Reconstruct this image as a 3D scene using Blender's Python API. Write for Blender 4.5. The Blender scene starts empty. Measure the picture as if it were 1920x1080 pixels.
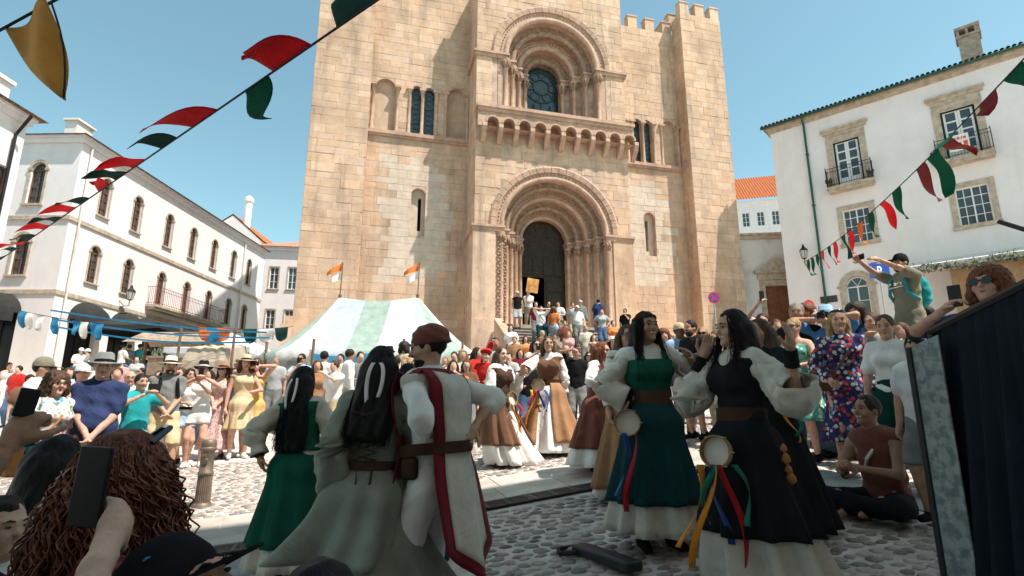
import bpy, bmesh, math, random
import numpy as np
from mathutils import Vector, Matrix
R = math.radians
random.seed(11); rng = np.random.default_rng(11)
scene = bpy.context.scene
COL = scene.collection
# ------------------------------------------------------------------ camera
FPX = 1050.0; PITCH = math.atan(240/1050); CAMZ = 0.8
cd = bpy.data.cameras.new('camera'); cd.sensor_width = 36; cd.lens = 36*FPX/1920
cd.clip_start = 0.05; cd.clip_end = 3000
cam = bpy.data.objects.new('camera', cd); COL.objects.link(cam)
cam.location = (0, 0, CAMZ); cam.rotation_euler = (math.pi/2+PITCH, 0, 0)
scene.camera = cam
# ------------------------------------------------------------------ sky, sun, exposure
SUN_H = (0.883, -0.470); SUN_EL = R(62)
w = bpy.data.worlds.new('World'); scene.world = w; w.use_nodes = True
nt = w.node_tree; bg = nt.nodes['Background']
sky = nt.nodes.new('ShaderNodeTexSky'); sky.sky_type = 'NISHITA'; sky.sun_disc = False
sky.sun_elevation = SUN_EL; sky.sun_rotation = math.atan2(SUN_H[0], SUN_H[1])
sky.air_density = 1.0; sky.dust_density = 0.6; sky.ozone_density = 1.0; sky.altitude = 60
tint = nt.nodes.new('ShaderNodeMix'); tint.data_type = 'RGBA'; tint.blend_type = 'MULTIPLY'
tint.inputs['Factor'].default_value = 1.0
tint.inputs[7].default_value = (1.04, 1.22, 0.93, 1)
nt.links.new(sky.outputs['Color'], tint.inputs[6]); nt.links.new(tint.outputs[2], bg.inputs['Color'])
bg.inputs['Strength'].default_value = 0.14
sl = bpy.data.lights.new('sun', 'SUN'); sl.energy = 5.0; sl.angle = R(0.5); sl.color = (1.0, 0.935, 0.875)
so = bpy.data.objects.new('sun', sl); COL.objects.link(so)
sun_dir = Vector((SUN_H[0]*math.cos(SUN_EL), SUN_H[1]*math.cos(SUN_EL), math.sin(SUN_EL)))
so.rotation_euler = sun_dir.to_track_quat('Z', 'Y').to_euler(); so.location = (10, -5, 40)
scene.view_settings.view_transform = 'Standard'; scene.view_settings.look = 'None'
scene.view_settings.exposure = 0.66; scene.view_settings.gamma = 1.0
scene.view_settings.use_curve_mapping = False
scene.render.engine = 'CYCLES'

# ------------------------------------------------------------------ pixel helpers (photo pixels, 1920x1080)
def ray(px, py):
    u = (px-960)/FPX; v = (540-py)/FPX
    return np.array([u, math.cos(PITCH)-v*math.sin(PITCH), math.sin(PITCH)+v*math.cos(PITCH)])
def atY(px, py, Y):
    r = ray(px, py); t = Y/r[1]
    return np.array([0, 0, CAMZ])+r*t
def sstep(a, b, x):
    t = np.clip((x-a)/(b-a), 0, 1); return t*t*(3-2*t)
def gz(x, y):
    """height of the sloping square"""
    s = 1-0.75*sstep(9, 18, y)
    yy = np.minimum(y, 26.0)
    return -0.70+0.105*yy+0.30*np.tanh(np.asarray(x)/3.0)*s
def onG(px, py):
    r = ray(px, py); t = 1.0
    for k in range(400):
        p = np.array([0, 0, CAMZ])+r*t
        if p[2] < gz(p[0], p[1]): break
        t += 0.05
    return p
# ------------------------------------------------------------------ objects
def finish(o, parent=None, label=None, cat=None, group=None, kind=None):
    COL.objects.link(o)
    if parent is not None: o.parent = parent
    tagit(o, label, cat, group, kind); return o
def tagit(o, label=None, cat=None, group=None, kind=None):
    if label: o['label'] = label
    if cat: o['category'] = cat
    if group: o['group'] = group
    if kind: o['kind'] = kind
    return o
def empty(name, loc=(0, 0, 0), rz=0, label=None, cat=None, group=None):
    o = bpy.data.objects.new(name, None); o.location = loc; o.rotation_euler = (0, 0, rz)
    o.empty_display_size = 0.1
    return finish(o, None, label, cat, group)
def meshobj(name, verts, faces, mat, parent=None, smooth=False, mats=None, fmat=None, **kw):
    me = bpy.data.meshes.new(name)
    me.from_pydata([tuple(map(float, v)) for v in verts], [], [tuple(map(int, f)) for f in faces])
    if mats:
        for m in mats: me.materials.append(m)
        me.polygons.foreach_set('material_index', fmat)
    else: me.materials.append(mat)
    if smooth: me.polygons.foreach_set('use_smooth', [True]*len(me.polygons))
    me.update()
    return finish(bpy.data.objects.new(name, me), parent, **kw)
class MB:
    """collects simple solids, built as one mesh"""
    def __init__(s): s.v = []; s.f = []; s.m = []; s.cur = 0; s.sm = []
    def add(s, vs, fs):
        b = len(s.v); s.v += [tuple(map(float, v)) for v in vs]; s.f += [tuple(i+b for i in f) for f in fs]; s.m += [s.cur]*len(fs)
    def box(s, x0, x1, y0, y1, z0, z1, M=None):
        vs = [(x, y, z) for z in (z0, z1) for y in (y0, y1) for x in (x0, x1)]
        if M is not None: vs = [tuple(M @ Vector(v)) for v in vs]
        s.add(vs, [(0, 2, 3, 1), (4, 5, 7, 6), (0, 1, 5, 4), (2, 6, 7, 3), (0, 4, 6, 2), (1, 3, 7, 5)])
    def tube(s, pts, rads, n=8, cap=True):
        pts = [Vector(p) for p in pts]
        if not hasattr(rads, '__len__'): rads = [rads]*len(pts)
        up = Vector((0, 0, 1)); rings = []
        prev = None
        for i, p in enumerate(pts):
            t = (pts[min(i+1, len(pts)-1)]-pts[max(i-1, 0)])
            t = t.normalized() if t.length > 1e-9 else Vector((0, 0, 1))
            if prev is None:
                a = t.cross(up)
                if a.length < 1e-3: a = t.cross(Vector((1, 0, 0)))
            else: a = prev-t*prev.dot(t)
            a.normalize(); prev = a; b = t.cross(a)
            rings.append([p+(a*math.cos(2*math.pi*k/n)+b*math.sin(2*math.pi*k/n))*rads[i] for k in range(n)])
        vs = [v for r_ in rings for v in r_]; fs = []
        for i in range(len(rings)-1):
            for k in range(n):
                fs.append((i*n+k, i*n+(k+1) % n, (i+1)*n+(k+1) % n, (i+1)*n+k))
        if cap:
            fs.append(tuple(range(n-1, -1, -1))); fs.append(tuple((len(rings)-1)*n+k for k in range(n)))
        s.add(vs, fs)
    def lathe(s, prof, n=16, o=(0, 0, 0), a0=0, a1=2*math.pi, axis='z'):
        full = abs(a1-a0-2*math.pi) < 1e-6; m = n if full else n+1; vs = []
        for r_, z in prof:
            for k in range(m):
                a = a0+(a1-a0)*k/n
                vs.append((o[0]+r_*math.cos(a), o[1]+r_*math.sin(a), o[2]+z) if axis == 'z' else (o[0]+r_*math.cos(a), o[1]+z, o[2]+r_*math.sin(a)))
        fs = []
        for i in range(len(prof)-1):
            for k in range(n):
                k2 = (k+1) % m
                fs.append((i*m+k, i*m+k2, (i+1)*m+k2, (i+1)*m+k))
        s.add(vs, fs)
    def build(s, name, mat, parent=None, smooth=False, **kw):
        mats = mat if isinstance(mat, (list, tuple)) else None
        return meshobj(name, s.v, s.f, None if mats else mat, parent, smooth, mats, s.m if mats else None, **kw)
def autosmooth(o, ang=40):
    me = o.data; me.polygons.foreach_set('use_smooth', [True]*len(me.polygons))
    bm = bmesh.new(); bm.from_mesh(me)
    for e in bm.edges:
        if len(e.link_faces) == 2 and e.calc_face_angle(0) > R(ang): e.smooth = False
    bm.to_mesh(me); bm.free()
def bevel(o, wd=0.01, seg=2):
    bm = bmesh.new(); bm.from_mesh(o.data)
    bmesh.ops.bevel(bm, geom=[e for e in bm.edges if len(e.link_faces) == 2 and e.calc_face_angle(0) > 0.5], offset=wd, segments=seg, affect='EDGES', profile=0.5)
    bm.to_mesh(o.data); bm.free(); return o
def copy_tree(o, parent=None):
    c = o.copy(); COL.objects.link(c); c.parent = parent
    for ch in o.children: copy_tree(ch, c)
    return c
# ------------------------------------------------------------------ materials
MC = {}
def mat(name, col, rough=0.8, var=0.15, scale=6.0, bump=0.0, bscale=30.0, metal=0.0, spec=0.3, col2=None, coords='Object', detail=5, rnd=0.0, trans=0.0, sheen=0.0, attr=None, thresh=None, sat=.16, stain=0.0):
    if name in MC: return MC[name]
    m = bpy.data.materials.new(name); m.use_nodes = True; t = m.node_tree; N = t.nodes; L = t.links
    p = N['Principled BSDF']; p.inputs['Roughness'].default_value = rough; p.inputs['Metallic'].default_value = metal
    p.inputs['Specular IOR Level'].default_value = spec
    if sheen: p.inputs['Sheen Weight'].default_value = sheen
    tc = N.new('ShaderNodeTexCoord'); no = N.new('ShaderNodeTexNoise'); no.inputs['Scale'].default_value = scale; no.inputs['Detail'].default_value = detail
    no.inputs['Roughness'].default_value = 0.6
    L.new(tc.outputs[coords], no.inputs['Vector'])
    cr = N.new('ShaderNodeValToRGB'); e = cr.color_ramp.elements
    c2 = col2 if col2 is not None else tuple(max(0, c*(1-var*1.6)) for c in col)
    c1 = col if col2 is not None else tuple(min(1, c*(1+var)) for c in col)
    lo, hi = thresh if thresh else (0.32, 0.68)
    e[0].position = lo; e[0].color = (*c2, 1); e[1].position = hi; e[1].color = (*c1, 1)
    L.new(no.outputs['Fac'], cr.inputs['Fac']); out = cr.outputs['Color']
    if rnd or attr:
        hs = N.new('ShaderNodeHueSaturation')
        if attr:
            at = N.new('ShaderNodeAttribute'); at.attribute_name = attr; src = at.outputs['Fac']
        else:
            oi = N.new('ShaderNodeObjectInfo'); src = oi.outputs['Random']
        mr = N.new('ShaderNodeMapRange'); mr.inputs['To Min'].default_value = 1-rnd; mr.inputs['To Max'].default_value = 1+rnd
        L.new(src, mr.inputs['Value']); L.new(mr.outputs['Result'], hs.inputs['Value'])
        mr2 = N.new('ShaderNodeMapRange'); mr2.inputs['To Min'].default_value = 1-sat; mr2.inputs['To Max'].default_value = 1+sat
        fr = N.new('ShaderNodeMath'); fr.operation = 'FRACT'; mu = N.new('ShaderNodeMath'); mu.operation = 'MULTIPLY'; mu.inputs[1].default_value = 7.31
        L.new(src, mu.inputs[0]); L.new(mu.outputs[0], fr.inputs[0]); L.new(fr.outputs[0], mr2.inputs['Value']); L.new(mr2.outputs['Result'], hs.inputs['Saturation'])
        L.new(out, hs.inputs['Color']); out = hs.outputs['Color']
    if stain:
        for (sx, sz, lo_, hi_, dc, amt) in ((.45, .30, .46, .72, (.32, .21, .14), .6), (1.6, .16, .52, .75, (.19, .145, .115), .55), (5.0, 4.0, .60, .70, (.26, .17, .12), .55)):
            mp = N.new('ShaderNodeMapping'); mp.inputs['Scale'].default_value = (sx, sx, sz); L.new(tc.outputs[coords], mp.inputs['Vector'])
            sn = N.new('ShaderNodeTexNoise'); sn.inputs['Scale'].default_value = 1.0; sn.inputs['Detail'].default_value = 8; sn.inputs['Roughness'].default_value = .65; L.new(mp.outputs['Vector'], sn.inputs['Vector'])
            mr3 = N.new('ShaderNodeMapRange'); mr3.inputs['From Min'].default_value = lo_; mr3.inputs['From Max'].default_value = hi_; mr3.inputs['To Max'].default_value = amt*stain; L.new(sn.outputs['Fac'], mr3.inputs['Value'])
            mx3 = N.new('ShaderNodeMix'); mx3.data_type = 'RGBA'; mx3.inputs[7].default_value = (*dc, 1); L.new(mr3.outputs['Result'], mx3.inputs['Factor']); L.new(out, mx3.inputs[6]); out = mx3.outputs[2]
    L.new(out, p.inputs['Base Color'])
    if bump:
        bn = N.new('ShaderNodeTexNoise'); bn.inputs['Scale'].default_value = bscale; bn.inputs['Detail'].default_value = 8; bn.inputs['Roughness'].default_value = .6; bn.inputs['Distortion'].default_value = .8 if name.startswith('cloth') else 0
        L.new(tc.outputs[coords], bn.inputs['Vector'])
        b = N.new('ShaderNodeBump'); b.inputs['Strength'].default_value = 1.0; b.inputs['Distance'].default_value = bump
        L.new(bn.outputs['Fac'], b.inputs['Height']); L.new(b.outputs['Normal'], p.inputs['Normal'])
    if trans:
        tr = N.new('ShaderNodeBsdfTranslucent'); L.new(out, tr.inputs['Color'])
        mx = N.new('ShaderNodeMixShader'); mx.inputs[0].default_value = trans
        L.new(p.outputs[0], mx.inputs[1]); L.new(tr.outputs[0], mx.inputs[2]); L.new(mx.outputs[0], N['Material Output'].inputs['Surface'])
    MC[name] = m; return m
def cloth(name, col, **k):
    d = dict(rough=0.92, var=0.12, scale=5, bump=0.004, bscale=45, spec=0.08, sheen=0.12 if max(col) > .12 else 0.0); d.update(k)
    return mat('cloth_'+name, col, **d)
def srgb(r, g, b):
    f = lambda c: (c/255/12.92) if c <= 10 else ((c/255+0.055)/1.055)**2.4
    return (f(r), f(g), f(b))
# ================================================================== GROUND
def cobble_material():
    m = bpy.data.materials.new('cobbled_ground'); m.use_nodes = True; t = m.node_tree; N = t.nodes; L = t.links; p = N['Principled BSDF']
    p.inputs['Roughness'].default_value = 0.8; p.inputs['Specular IOR Level'].default_value = 0.25
    tc = N.new('ShaderNodeTexCoord')
    vo = N.new('ShaderNodeTexVoronoi'); vo.feature = 'DISTANCE_TO_EDGE'; vo.inputs['Scale'].default_value = 7
    vc = N.new('ShaderNodeTexVoronoi'); vc.inputs['Scale'].default_value = 7
    L.new(tc.outputs['Object'], vo.inputs['Vector']); L.new(tc.outputs['Object'], vc.inputs['Vector'])
    cr = N.new('ShaderNodeValToRGB'); e = cr.color_ramp.elements; e[0].position = 0.10; e[0].color = (0, 0, 0, 1); e[1].position = 0.2; e[1].color = (1, 1, 1, 1)
    L.new(vo.outputs['Distance'], cr.inputs['Fac'])
    sc = N.new('ShaderNodeValToRGB'); e = sc.color_ramp.elements; e[0].color = (.36, .28, .235, 1); e[1].color = (.47, .41, .37, 1)
    sp = N.new('ShaderNodeSeparateColor'); L.new(vc.outputs['Color'], sp.inputs[0]); L.new(sp.outputs[0], sc.inputs['Fac'])
    mx = N.new('ShaderNodeMix'); mx.data_type = 'RGBA'; mx.inputs[6].default_value = (.55, .50, .455, 1)
    L.new(cr.outputs['Color'], mx.inputs['Factor']); L.new(sc.outputs['Color'], mx.inputs[7]); L.new(mx.outputs[2], p.inputs['Base Color'])
    b = N.new('ShaderNodeBump'); b.inputs['Distance'].default_value = 0.02; L.new(cr.outputs['Color'], b.inputs['Height']); L.new(b.outputs['Normal'], p.inputs['Normal'])
    return m
def axis(lo, hi, segs):
    out = []
    for a, b, s in segs: out += list(np.arange(a, b, s))
    return np.array(out+[hi])
gx = axis(-500, 500, [(-500, -60, 60), (-60, -12, 4), (-12, 12, 0.5), (12, 60, 4), (60, 500, 60)])
gy = axis(-300, 700, [(-300, -20, 40), (-20, -4, 2), (-4, 12, 0.5), (12, 32, 1), (32, 80, 6), (80, 700, 80)])
XX, YY = np.meshgrid(gx, gy); ZZ = gz(XX, np.maximum(YY, -6))
vs = np.stack([XX.ravel(), YY.ravel(), ZZ.ravel()], 1); nx = len(gx)
fs = [(j*nx+i, j*nx+i+1, (j+1)*nx+i+1, (j+1)*nx+i) for j in range(len(gy)-1) for i in range(nx-1)]
ground = meshobj('ground', vs, fs, cobble_material(), smooth=True, kind='structure')
mortar = mat('mortar', (.53, .475, .42), 0.95, 0.18, 3, 0.004, 60)
slabm = mat('paving_slab', (.46, .41, .35), 0.8, 0.16, 2.5, 0.003, 40, rnd=0.14)
slabm2 = mat('paving_slab_grey', (.27, .27, .25), 0.8, 0.2, 2.5, 0.003, 40, rnd=0.14)
ironm = mat('drain_iron', (.06, .06, .06), 0.55, 0.3, 9, 0.002, 80, metal=0.4)
D1 = onG(915, 962); D2 = onG(1155, 916); dl = (D2-D1)[:2]; dl /= np.linalg.norm(dl); dn = np.array([-dl[1], dl[0]])   # dn points away from the camera
def dframe(a, b, dz=0.0):      # a metres along the drain, b metres beyond it
    x, y = D1[:2]+dl*a+dn*b; return (x, y, gz(x, y)+dz)
# bed of mortar under the built stones
def sheet(name, a0, a1, b0, b1, dz, m, step=0.5, **kw):
    na = max(2, int((a1-a0)/step)); nb = max(2, int((b1-b0)/step)); vs = []; fs = []
    for j in range(nb+1):
        for i in range(na+1): vs.append(dframe(a0+(a1-a0)*i/na, b0+(b1-b0)*j/nb, dz))
    for j in range(nb):
        for i in range(na): fs.append((j*(na+1)+i, j*(na+1)+i+1, (j+1)*(na+1)+i+1, (j+1)*(na+1)+i))
    return meshobj(name, vs, fs, m, **kw)
sheet('mortar_bed', -7.5, 6.5, -5.2, 6.0, 0.008, mortar, parent=ground, smooth=True)
# slabs beside the drain
def slab(a0, a1, b0, b1, h, m):
    g = 0.006; q = [dframe(a0+g, b0+g, h), dframe(a1-g, b0+g, h), dframe(a1-g, b1-g, h), dframe(a0+g, b1-g, h)]
    c = np.mean(q, 0); lo = [(p[0], p[1], p[2]-h-0.02) for p in q]; i2 = [(p[0]*.985+c[0]*.015, p[1]*.985+c[1]*.015, p[2]+.004) for p in q]
    vs = [tuple(np.array(v)-c) for v in lo+q+i2]
    o = meshobj('paving_slab', vs, [(0, 1, 5, 4), (1, 2, 6, 5), (2, 3, 7, 6), (3, 0, 4, 7), (4, 5, 9, 8), (5, 6, 10, 9), (6, 7, 11, 10), (7, 4, 8, 11), (8, 9, 10, 11)], m, parent=ground)
    o.location = c; return o
SLABROWS = [(0.34, 0.86), (0.86, 1.40)]
for (b0, b1) in SLABROWS:
    a = -7.0+random.random()*.4
    while a < 6:
        wd = random.uniform(.7, 1.25); slab(a, a+wd, b0, b1, 0.016+random.uniform(-.002, .002), slabm); a += wd
a = -7.2
while a < -1.5:      # wider paved strip on the near side, at the left
    wd = random.uniform(.6, .9)
    for (b0, b1) in [(-.62, -.02), (-1.25, -.62), (-1.9, -1.25)]: slab(a, a+wd, b0, b1, 0.016, slabm2 if random.random() < .6 else slabm)
    a += wd
for k in range(7):   # strip below the seated man
    slab(3.05, 3.65, -4.6+k*.62, -4.6+(k+1)*.62, 0.016, slabm2)
# drain grates
dr = empty('drain_channel', dframe(0, .17), math.atan2(dl[1], dl[0]), 'long iron drain channel with slotted grates across the paving', 'drain')
slope_a = (dframe(3, .17)[2]-dframe(0, .17)[2])/3
gm = MB(); L_ = .5
for s_ in (-.15, .15): gm.box(0.005, L_-.005, s_-.015, s_+.015, -.007, .01)
for xx in (.02, L_/2, L_-.02): gm.box(xx-.016, xx+.016, -.135, .135, -.007, .0095)
for k in range(6): gm.box(.036, L_-.036, -.125+k*.05-.012, -.125+k*.05+.012, -.006, .008)
g0 = gm.build('grate', ironm, dr)
for k in range(-14, 12):
    c = g0 if k == -14 else g0.copy()
    if k != -14: COL.objects.link(c); c.parent = dr
    p = dframe(k*L_, .17); q = dframe(k*L_+L_, .17)
    c.location = dr.matrix_basis.inverted() @ Vector((p[0], p[1], p[2]+.02)); c.rotation_euler = (0, -math.atan2(q[2]-p[2], L_), 0)
vs_ = []
for k in range(-14, 13):
    for b_ in (.03, .31): vs_.append(tuple(dr.matrix_basis.inverted() @ Vector(dframe(k*L_, b_, .0115))))
meshobj('channel', vs_, [(2*k, 2*k+2, 2*k+3, 2*k+1) for k in range(26)], mat('drain_shade_paint', (.015, .015, .015), .9), dr)  # flat strip under the grates, the hollow's shade painted near-black
# cobble stones
stone_meshes = []
stm = mat('cobble_stone', (.33, .275, .235), 0.6, 0.3, 9, 0.003, 60, rnd=0.42, spec=0.4, coords='Object')
stmA = mat('cobble_stone_mass', (.33, .275, .235), 0.6, 0.3, 9, 0.003, 60, rnd=0.42, attr='tint', spec=0.4)
def stone_shape():
    n = 9; ang = np.linspace(0, 2*np.pi, n, endpoint=False)+rng.uniform(-.22, .22, n)
    rad = rng.uniform(.76, 1.0, n); el = rng.uniform(.58, .92)
    vs = []
    for f_, z in ((1.0, -.008), (.95, .008), (.62, .016)):
        for a_, r_ in zip(ang, rad): vs.append((f_*r_*math.cos(a_)*.082, f_*r_*math.sin(a_)*.082*el, z))
    vs.append((0, 0, .019)); fs = []
    for j in range(2):
        for k in range(n): fs.append((j*n+k, j*n+(k+1) % n, (j+1)*n+(k+1) % n, (j+1)*n+k))
    for k in range(n): fs.append((2*n+k, 2*n+(k+1) % n, 3*n))
    return np.array(vs), fs
shapes = [stone_shape() for _ in range(14)]
for i, (v_, f_) in enumerate(shapes):
    me = bpy.data.meshes.new('cobble'); me.from_pydata([tuple(x) for x in v_], [], f_); me.materials.append(stm)
    me.polygons.foreach_set('use_smooth', [True]*len(me.polygons)); stone_meshes.append(me)
spots = []
cs = .116
for i in range(int(14/cs)):
    for j in range(int(11/cs)):
        a = -7.4+(i+.5*(j % 2))*cs+random.uniform(-.028, .028); b = -5.1+j*cs*.93+random.uniform(-.028, .028)
        if -.06 < b < 1.46: continue
        if a < -.55 and -2.05 < b < 0: continue
        if 2.98 < a < 3.72 and b < -.2: continue
        p = dframe(a, b, .004)
        if p[1] < 1.9: continue
        dc = math.hypot(p[0], p[1]); ppx = 960+p[0]/p[1]*1050; vis = 0 if (880 < ppx < 1700 and b < 0) else 3
        spots.append((dc+vis, p))
spots.sort(key=lambda s_: s_[0])
V = []; F = []; T = []
for k, (dd_, p) in enumerate(spots):
    si = random.randrange(14); an = random.uniform(-.5, .5)+(math.pi if random.random() < .5 else 0); sc = random.uniform(.60, .98)
    e_ = .02; gxn = (gz(p[0]+e_, p[1])-gz(p[0]-e_, p[1]))/(2*e_); gyn = (gz(p[0], p[1]+e_)-gz(p[0], p[1]-e_))/(2*e_)
    q = Vector((0, 0, 1)).rotation_difference(Vector((-gxn, -gyn, 1)).normalized()) @ Matrix.Rotation(an, 3, 'Z').to_quaternion()
    if k < 300:
        o = bpy.data.objects.new('cobble', stone_meshes[si]); o.location = p; o.rotation_mode = 'QUATERNION'; o.rotation_quaternion = q; o.scale = (sc, sc, 1)
        finish(o, ground)
    else:
        M3 = np.array(q.to_matrix()); v_ = (shapes[si][0]*np.array([sc, sc, 1])) @ M3.T+np.array(p); b0 = len(V)*28
        F += [tuple(x+b0 for x in f_) for f_ in shapes[si][1]]; V.append(v_); T += [random.random()]*28
cob = meshobj('cobbles', np.concatenate(V), F, stmA, parent=ground, smooth=True, kind='stuff')
at = cob.data.attributes.new('tint', 'FLOAT', 'POINT'); at.data.foreach_set('value', T)
# ================================================================== CATHEDRAL
def panel(mb, x0, x1, z0, z1, y, holes=(), depth=0.4, seg=12):
    """upright wall sheet at y with holes (cx, half, zb, zs, arch) and their reveals running to y+depth"""
    hb = [(c-h, c+h, zb, zs+(h if ar else 0), c, h, zs, ar) for (c, h, zb, zs, ar) in holes]
    xs = sorted({x0, x1, *[b[0] for b in hb], *[b[1] for b in hb]}); zs_ = sorted({z0, z1, *[b[2] for b in hb], *[b[3] for b in hb]})
    for i in range(len(xs)-1):
        for j in range(len(zs_)-1):
            cx = (xs[i]+xs[i+1])/2; cz = (zs_[j]+zs_[j+1])/2
            if any(b[0] < cx < b[1] and b[2] < cz < b[3] for b in hb): continue
            mb.add([(xs[i], y, zs_[j]), (xs[i+1], y, zs_[j]), (xs[i+1], y, zs_[j+1]), (xs[i], y, zs_[j+1])], [(0, 1, 2, 3)])
    for (a, b, zb, zt, c, h, zs, ar) in hb:
        out = [(a, zb), (a, zs)]
        if ar: out += [(c-h*math.cos(t), zs+h*math.sin(t)) for t in np.linspace(0, math.pi, seg+1)[1:-1]]
        out += [(b, zs), (b, zb)]
        if ar:
            arc = [(a, zs)]+out[2:-2]+[(b, zs)]
            for (p, q) in zip(arc[:-1], arc[1:]):
                mb.add([(p[0], y, p[1]), (q[0], y, q[1]), (q[0], y, zt), (p[0], y, zt)], [(0, 1, 2, 3)])
        n = len(out)
        for k in range(n):
            p = out[k]; q = out[(k+1) % n]
            mb.add([(p[0], y, p[1]), (q[0], y, q[1]), (q[0], y+depth, q[1]), (p[0], y+depth, p[1])], [(0, 3, 2, 1)])
stone_col = (.64, .445, .31)
ash = mat('ashlar_block', stone_col, .9, .2, 2.2, .012, 14, rnd=.09, sat=.08, stain=1.35, col2=(.53, .365, .25))
ashM = mat('ashlar_mass', stone_col, .9, .2, 2.2, .012, 14, rnd=.09, sat=.08, stain=1.35, attr='tint', col2=(.53, .365, .25))
ashB = mat('ashlar_bed', (.52, .375, .28), .95, .25, 1.5, .01, 20)
carv = mat('carved_stone', (.59, .395, .285), .85, .25, 3.5, .015, 16, col2=(.40, .255, .175), stain=1.2)
carvd = mat('weathered_carving', (.42, .28, .19), .9, .3, 5, .02, 12, col2=(.2, .125, .085))
pale = mat('pale_ashlar', (.60, .49, .385), .9, .1, 2, .006, 20, rnd=.05, sat=.04, stain=.5)
dark = mat('interior_shade_paint', (.012, .01, .01), .9)  # near-black colour painted in for the shade inside openings
CX, CY = 1.777, 27.5
cath = empty('cathedral', (CX, CY, 0), R(15), 'Romanesque stone cathedral with deep arched portal and battlements', 'cathedral')
blocks = []      # (area, matrix-ish, tint, pale)
def coursed(x0, x1, z0, z1, y, holes=(), side=None, palezone=None):
    """lay ashlar blocks on a wall; side: None for a front, else x position of a wall running in y"""
    z = z0
    while z < z1-.08:
        h = random.choice([.34, .38, .42, .46, .5]); h = min(h, z1-z)
        if z1-z-h < .15: h = z1-z
        x = x0-random.uniform(0, .5)
        while x < x1:
            wd = random.uniform(.5, 1.15); a = max(x, x0); b = min(x+wd, x1); x += wd
            segs = [(a, b)]
            for (c, hw, zb, zs, ar) in holes:
                top = zs+(hw if ar else 0)
                if z+h < zb or z > top: continue
                hh = hw
                if ar and z+h*.5 > zs: hh = math.sqrt(max(0, hw*hw-(max(z, zs)-zs)**2))
                ns = []
                for (p, q) in segs:
                    if q <= c-hh or p >= c+hh: ns.append((p, q)); continue
                    if p < c-hh: ns.append((p, c-hh))
                    if q > c+hh: ns.append((c+hh, q))
                segs = ns
            for (p, q) in segs:
                if q-p < .1: continue
                pl = bool(palezone and palezone[0] < (p+q)/2+random.uniform(-.4, .4) < palezone[1] and palezone[2] < z+random.uniform(-.2, .2) < palezone[3])
                pr = random.uniform(.008, .024)
                if random.random() < .06: pr = .012
                blocks.append(((q-p)*h, p, q, z, h, y, pr, side, pl))
        z += h
ZB = 0.8; pc = .5            # foot of the walls below the square; portal axis
bed = MB()
low = (pc, 3.22, ZB, 10.25, True); upp = (pc, 3.15, 16.55, 20.05, True)
panel(bed, -3.8, 4.8, ZB, 25.0, 0, [low, upp], .1, 28)
LB = [(-8.4, .55, 15.65, 18.2, True), (-6.72, .29, 15.65, 18.3, True), (-6.02, .29, 15.65, 18.3, True), (-4.5, .52, 15.65, 18.25, True), (-6.42, .37, 9.95, 12.2, True)]
RB = [(6.62, .27, 15.65, 18.3, True), (7.32, .27, 15.65, 18.3, True), (8.78, .47, 15.65, 18.25, True), (5.4, .45, 15.65, 18.25, True), (7.07, .37, 9.85, 12.15, True)]
panel(bed, -9.2, -3.8, ZB, 25.0, 2, LB, .35); panel(bed, 4.8, 9.5, ZB, 25.0, 2, RB, .35)
panel(bed, -12.05, -9.2, ZB, 26.0, 1.4); panel(bed, 9.5, 12.4, ZB, 25.9, 1.0)
bed.box(-3.8, -3.79, 0.001, 2, ZB, 25); bed.box(4.79, 4.8, .001, 2, ZB, 25); bed.box(9.5, 9.51, 1.001, 2, ZB, 25.9); bed.box(-9.21, -9.2, 1.401, 2, ZB, 26)
bed.box(-12.05, -12.03, 1.401, 16, ZB, 26); bed.box(12.38, 12.4, 1.001, 16, ZB, 25.9)
bed.box(-12.03, 12.38, 15.9, 16, ZB, 24); bed.box(-12.03, 12.38, 2.6, 15.9, 24.0, 24.1)
bed.box(-3.79, 4.79, 2.4, 2.6, 14.2, 16.5); 
bed.build('wall', ashB, cath)
coursed(-3.8, 4.8, ZB, 25, 0, [(pc, 3.5, ZB, 10.3, True), (pc, 3.45, 16.0, 20.05, True)])
coursed(-9.2, -3.8, ZB, 25, 2, LB, palezone=(-8.0, -4.9, 7.2, 14.0)); coursed(4.8, 9.5, ZB, 25, 2, RB, palezone=(5, 8.4, 8.0, 14.0))
coursed(-12.05, -9.2, ZB, 26, 1.4); coursed(9.5, 12.4, ZB, 25.9, 1.0)
coursed(0.0, 2.0, ZB, 25, None, side=-3.8); coursed(1.0, 2.0, ZB, 25.9, None, side=9.5)
ub = MB(); bvs = [(-.5, 0, -.5), (.5, 0, -.5), (.5, 0, .5), (-.5, 0, .5)]
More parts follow.
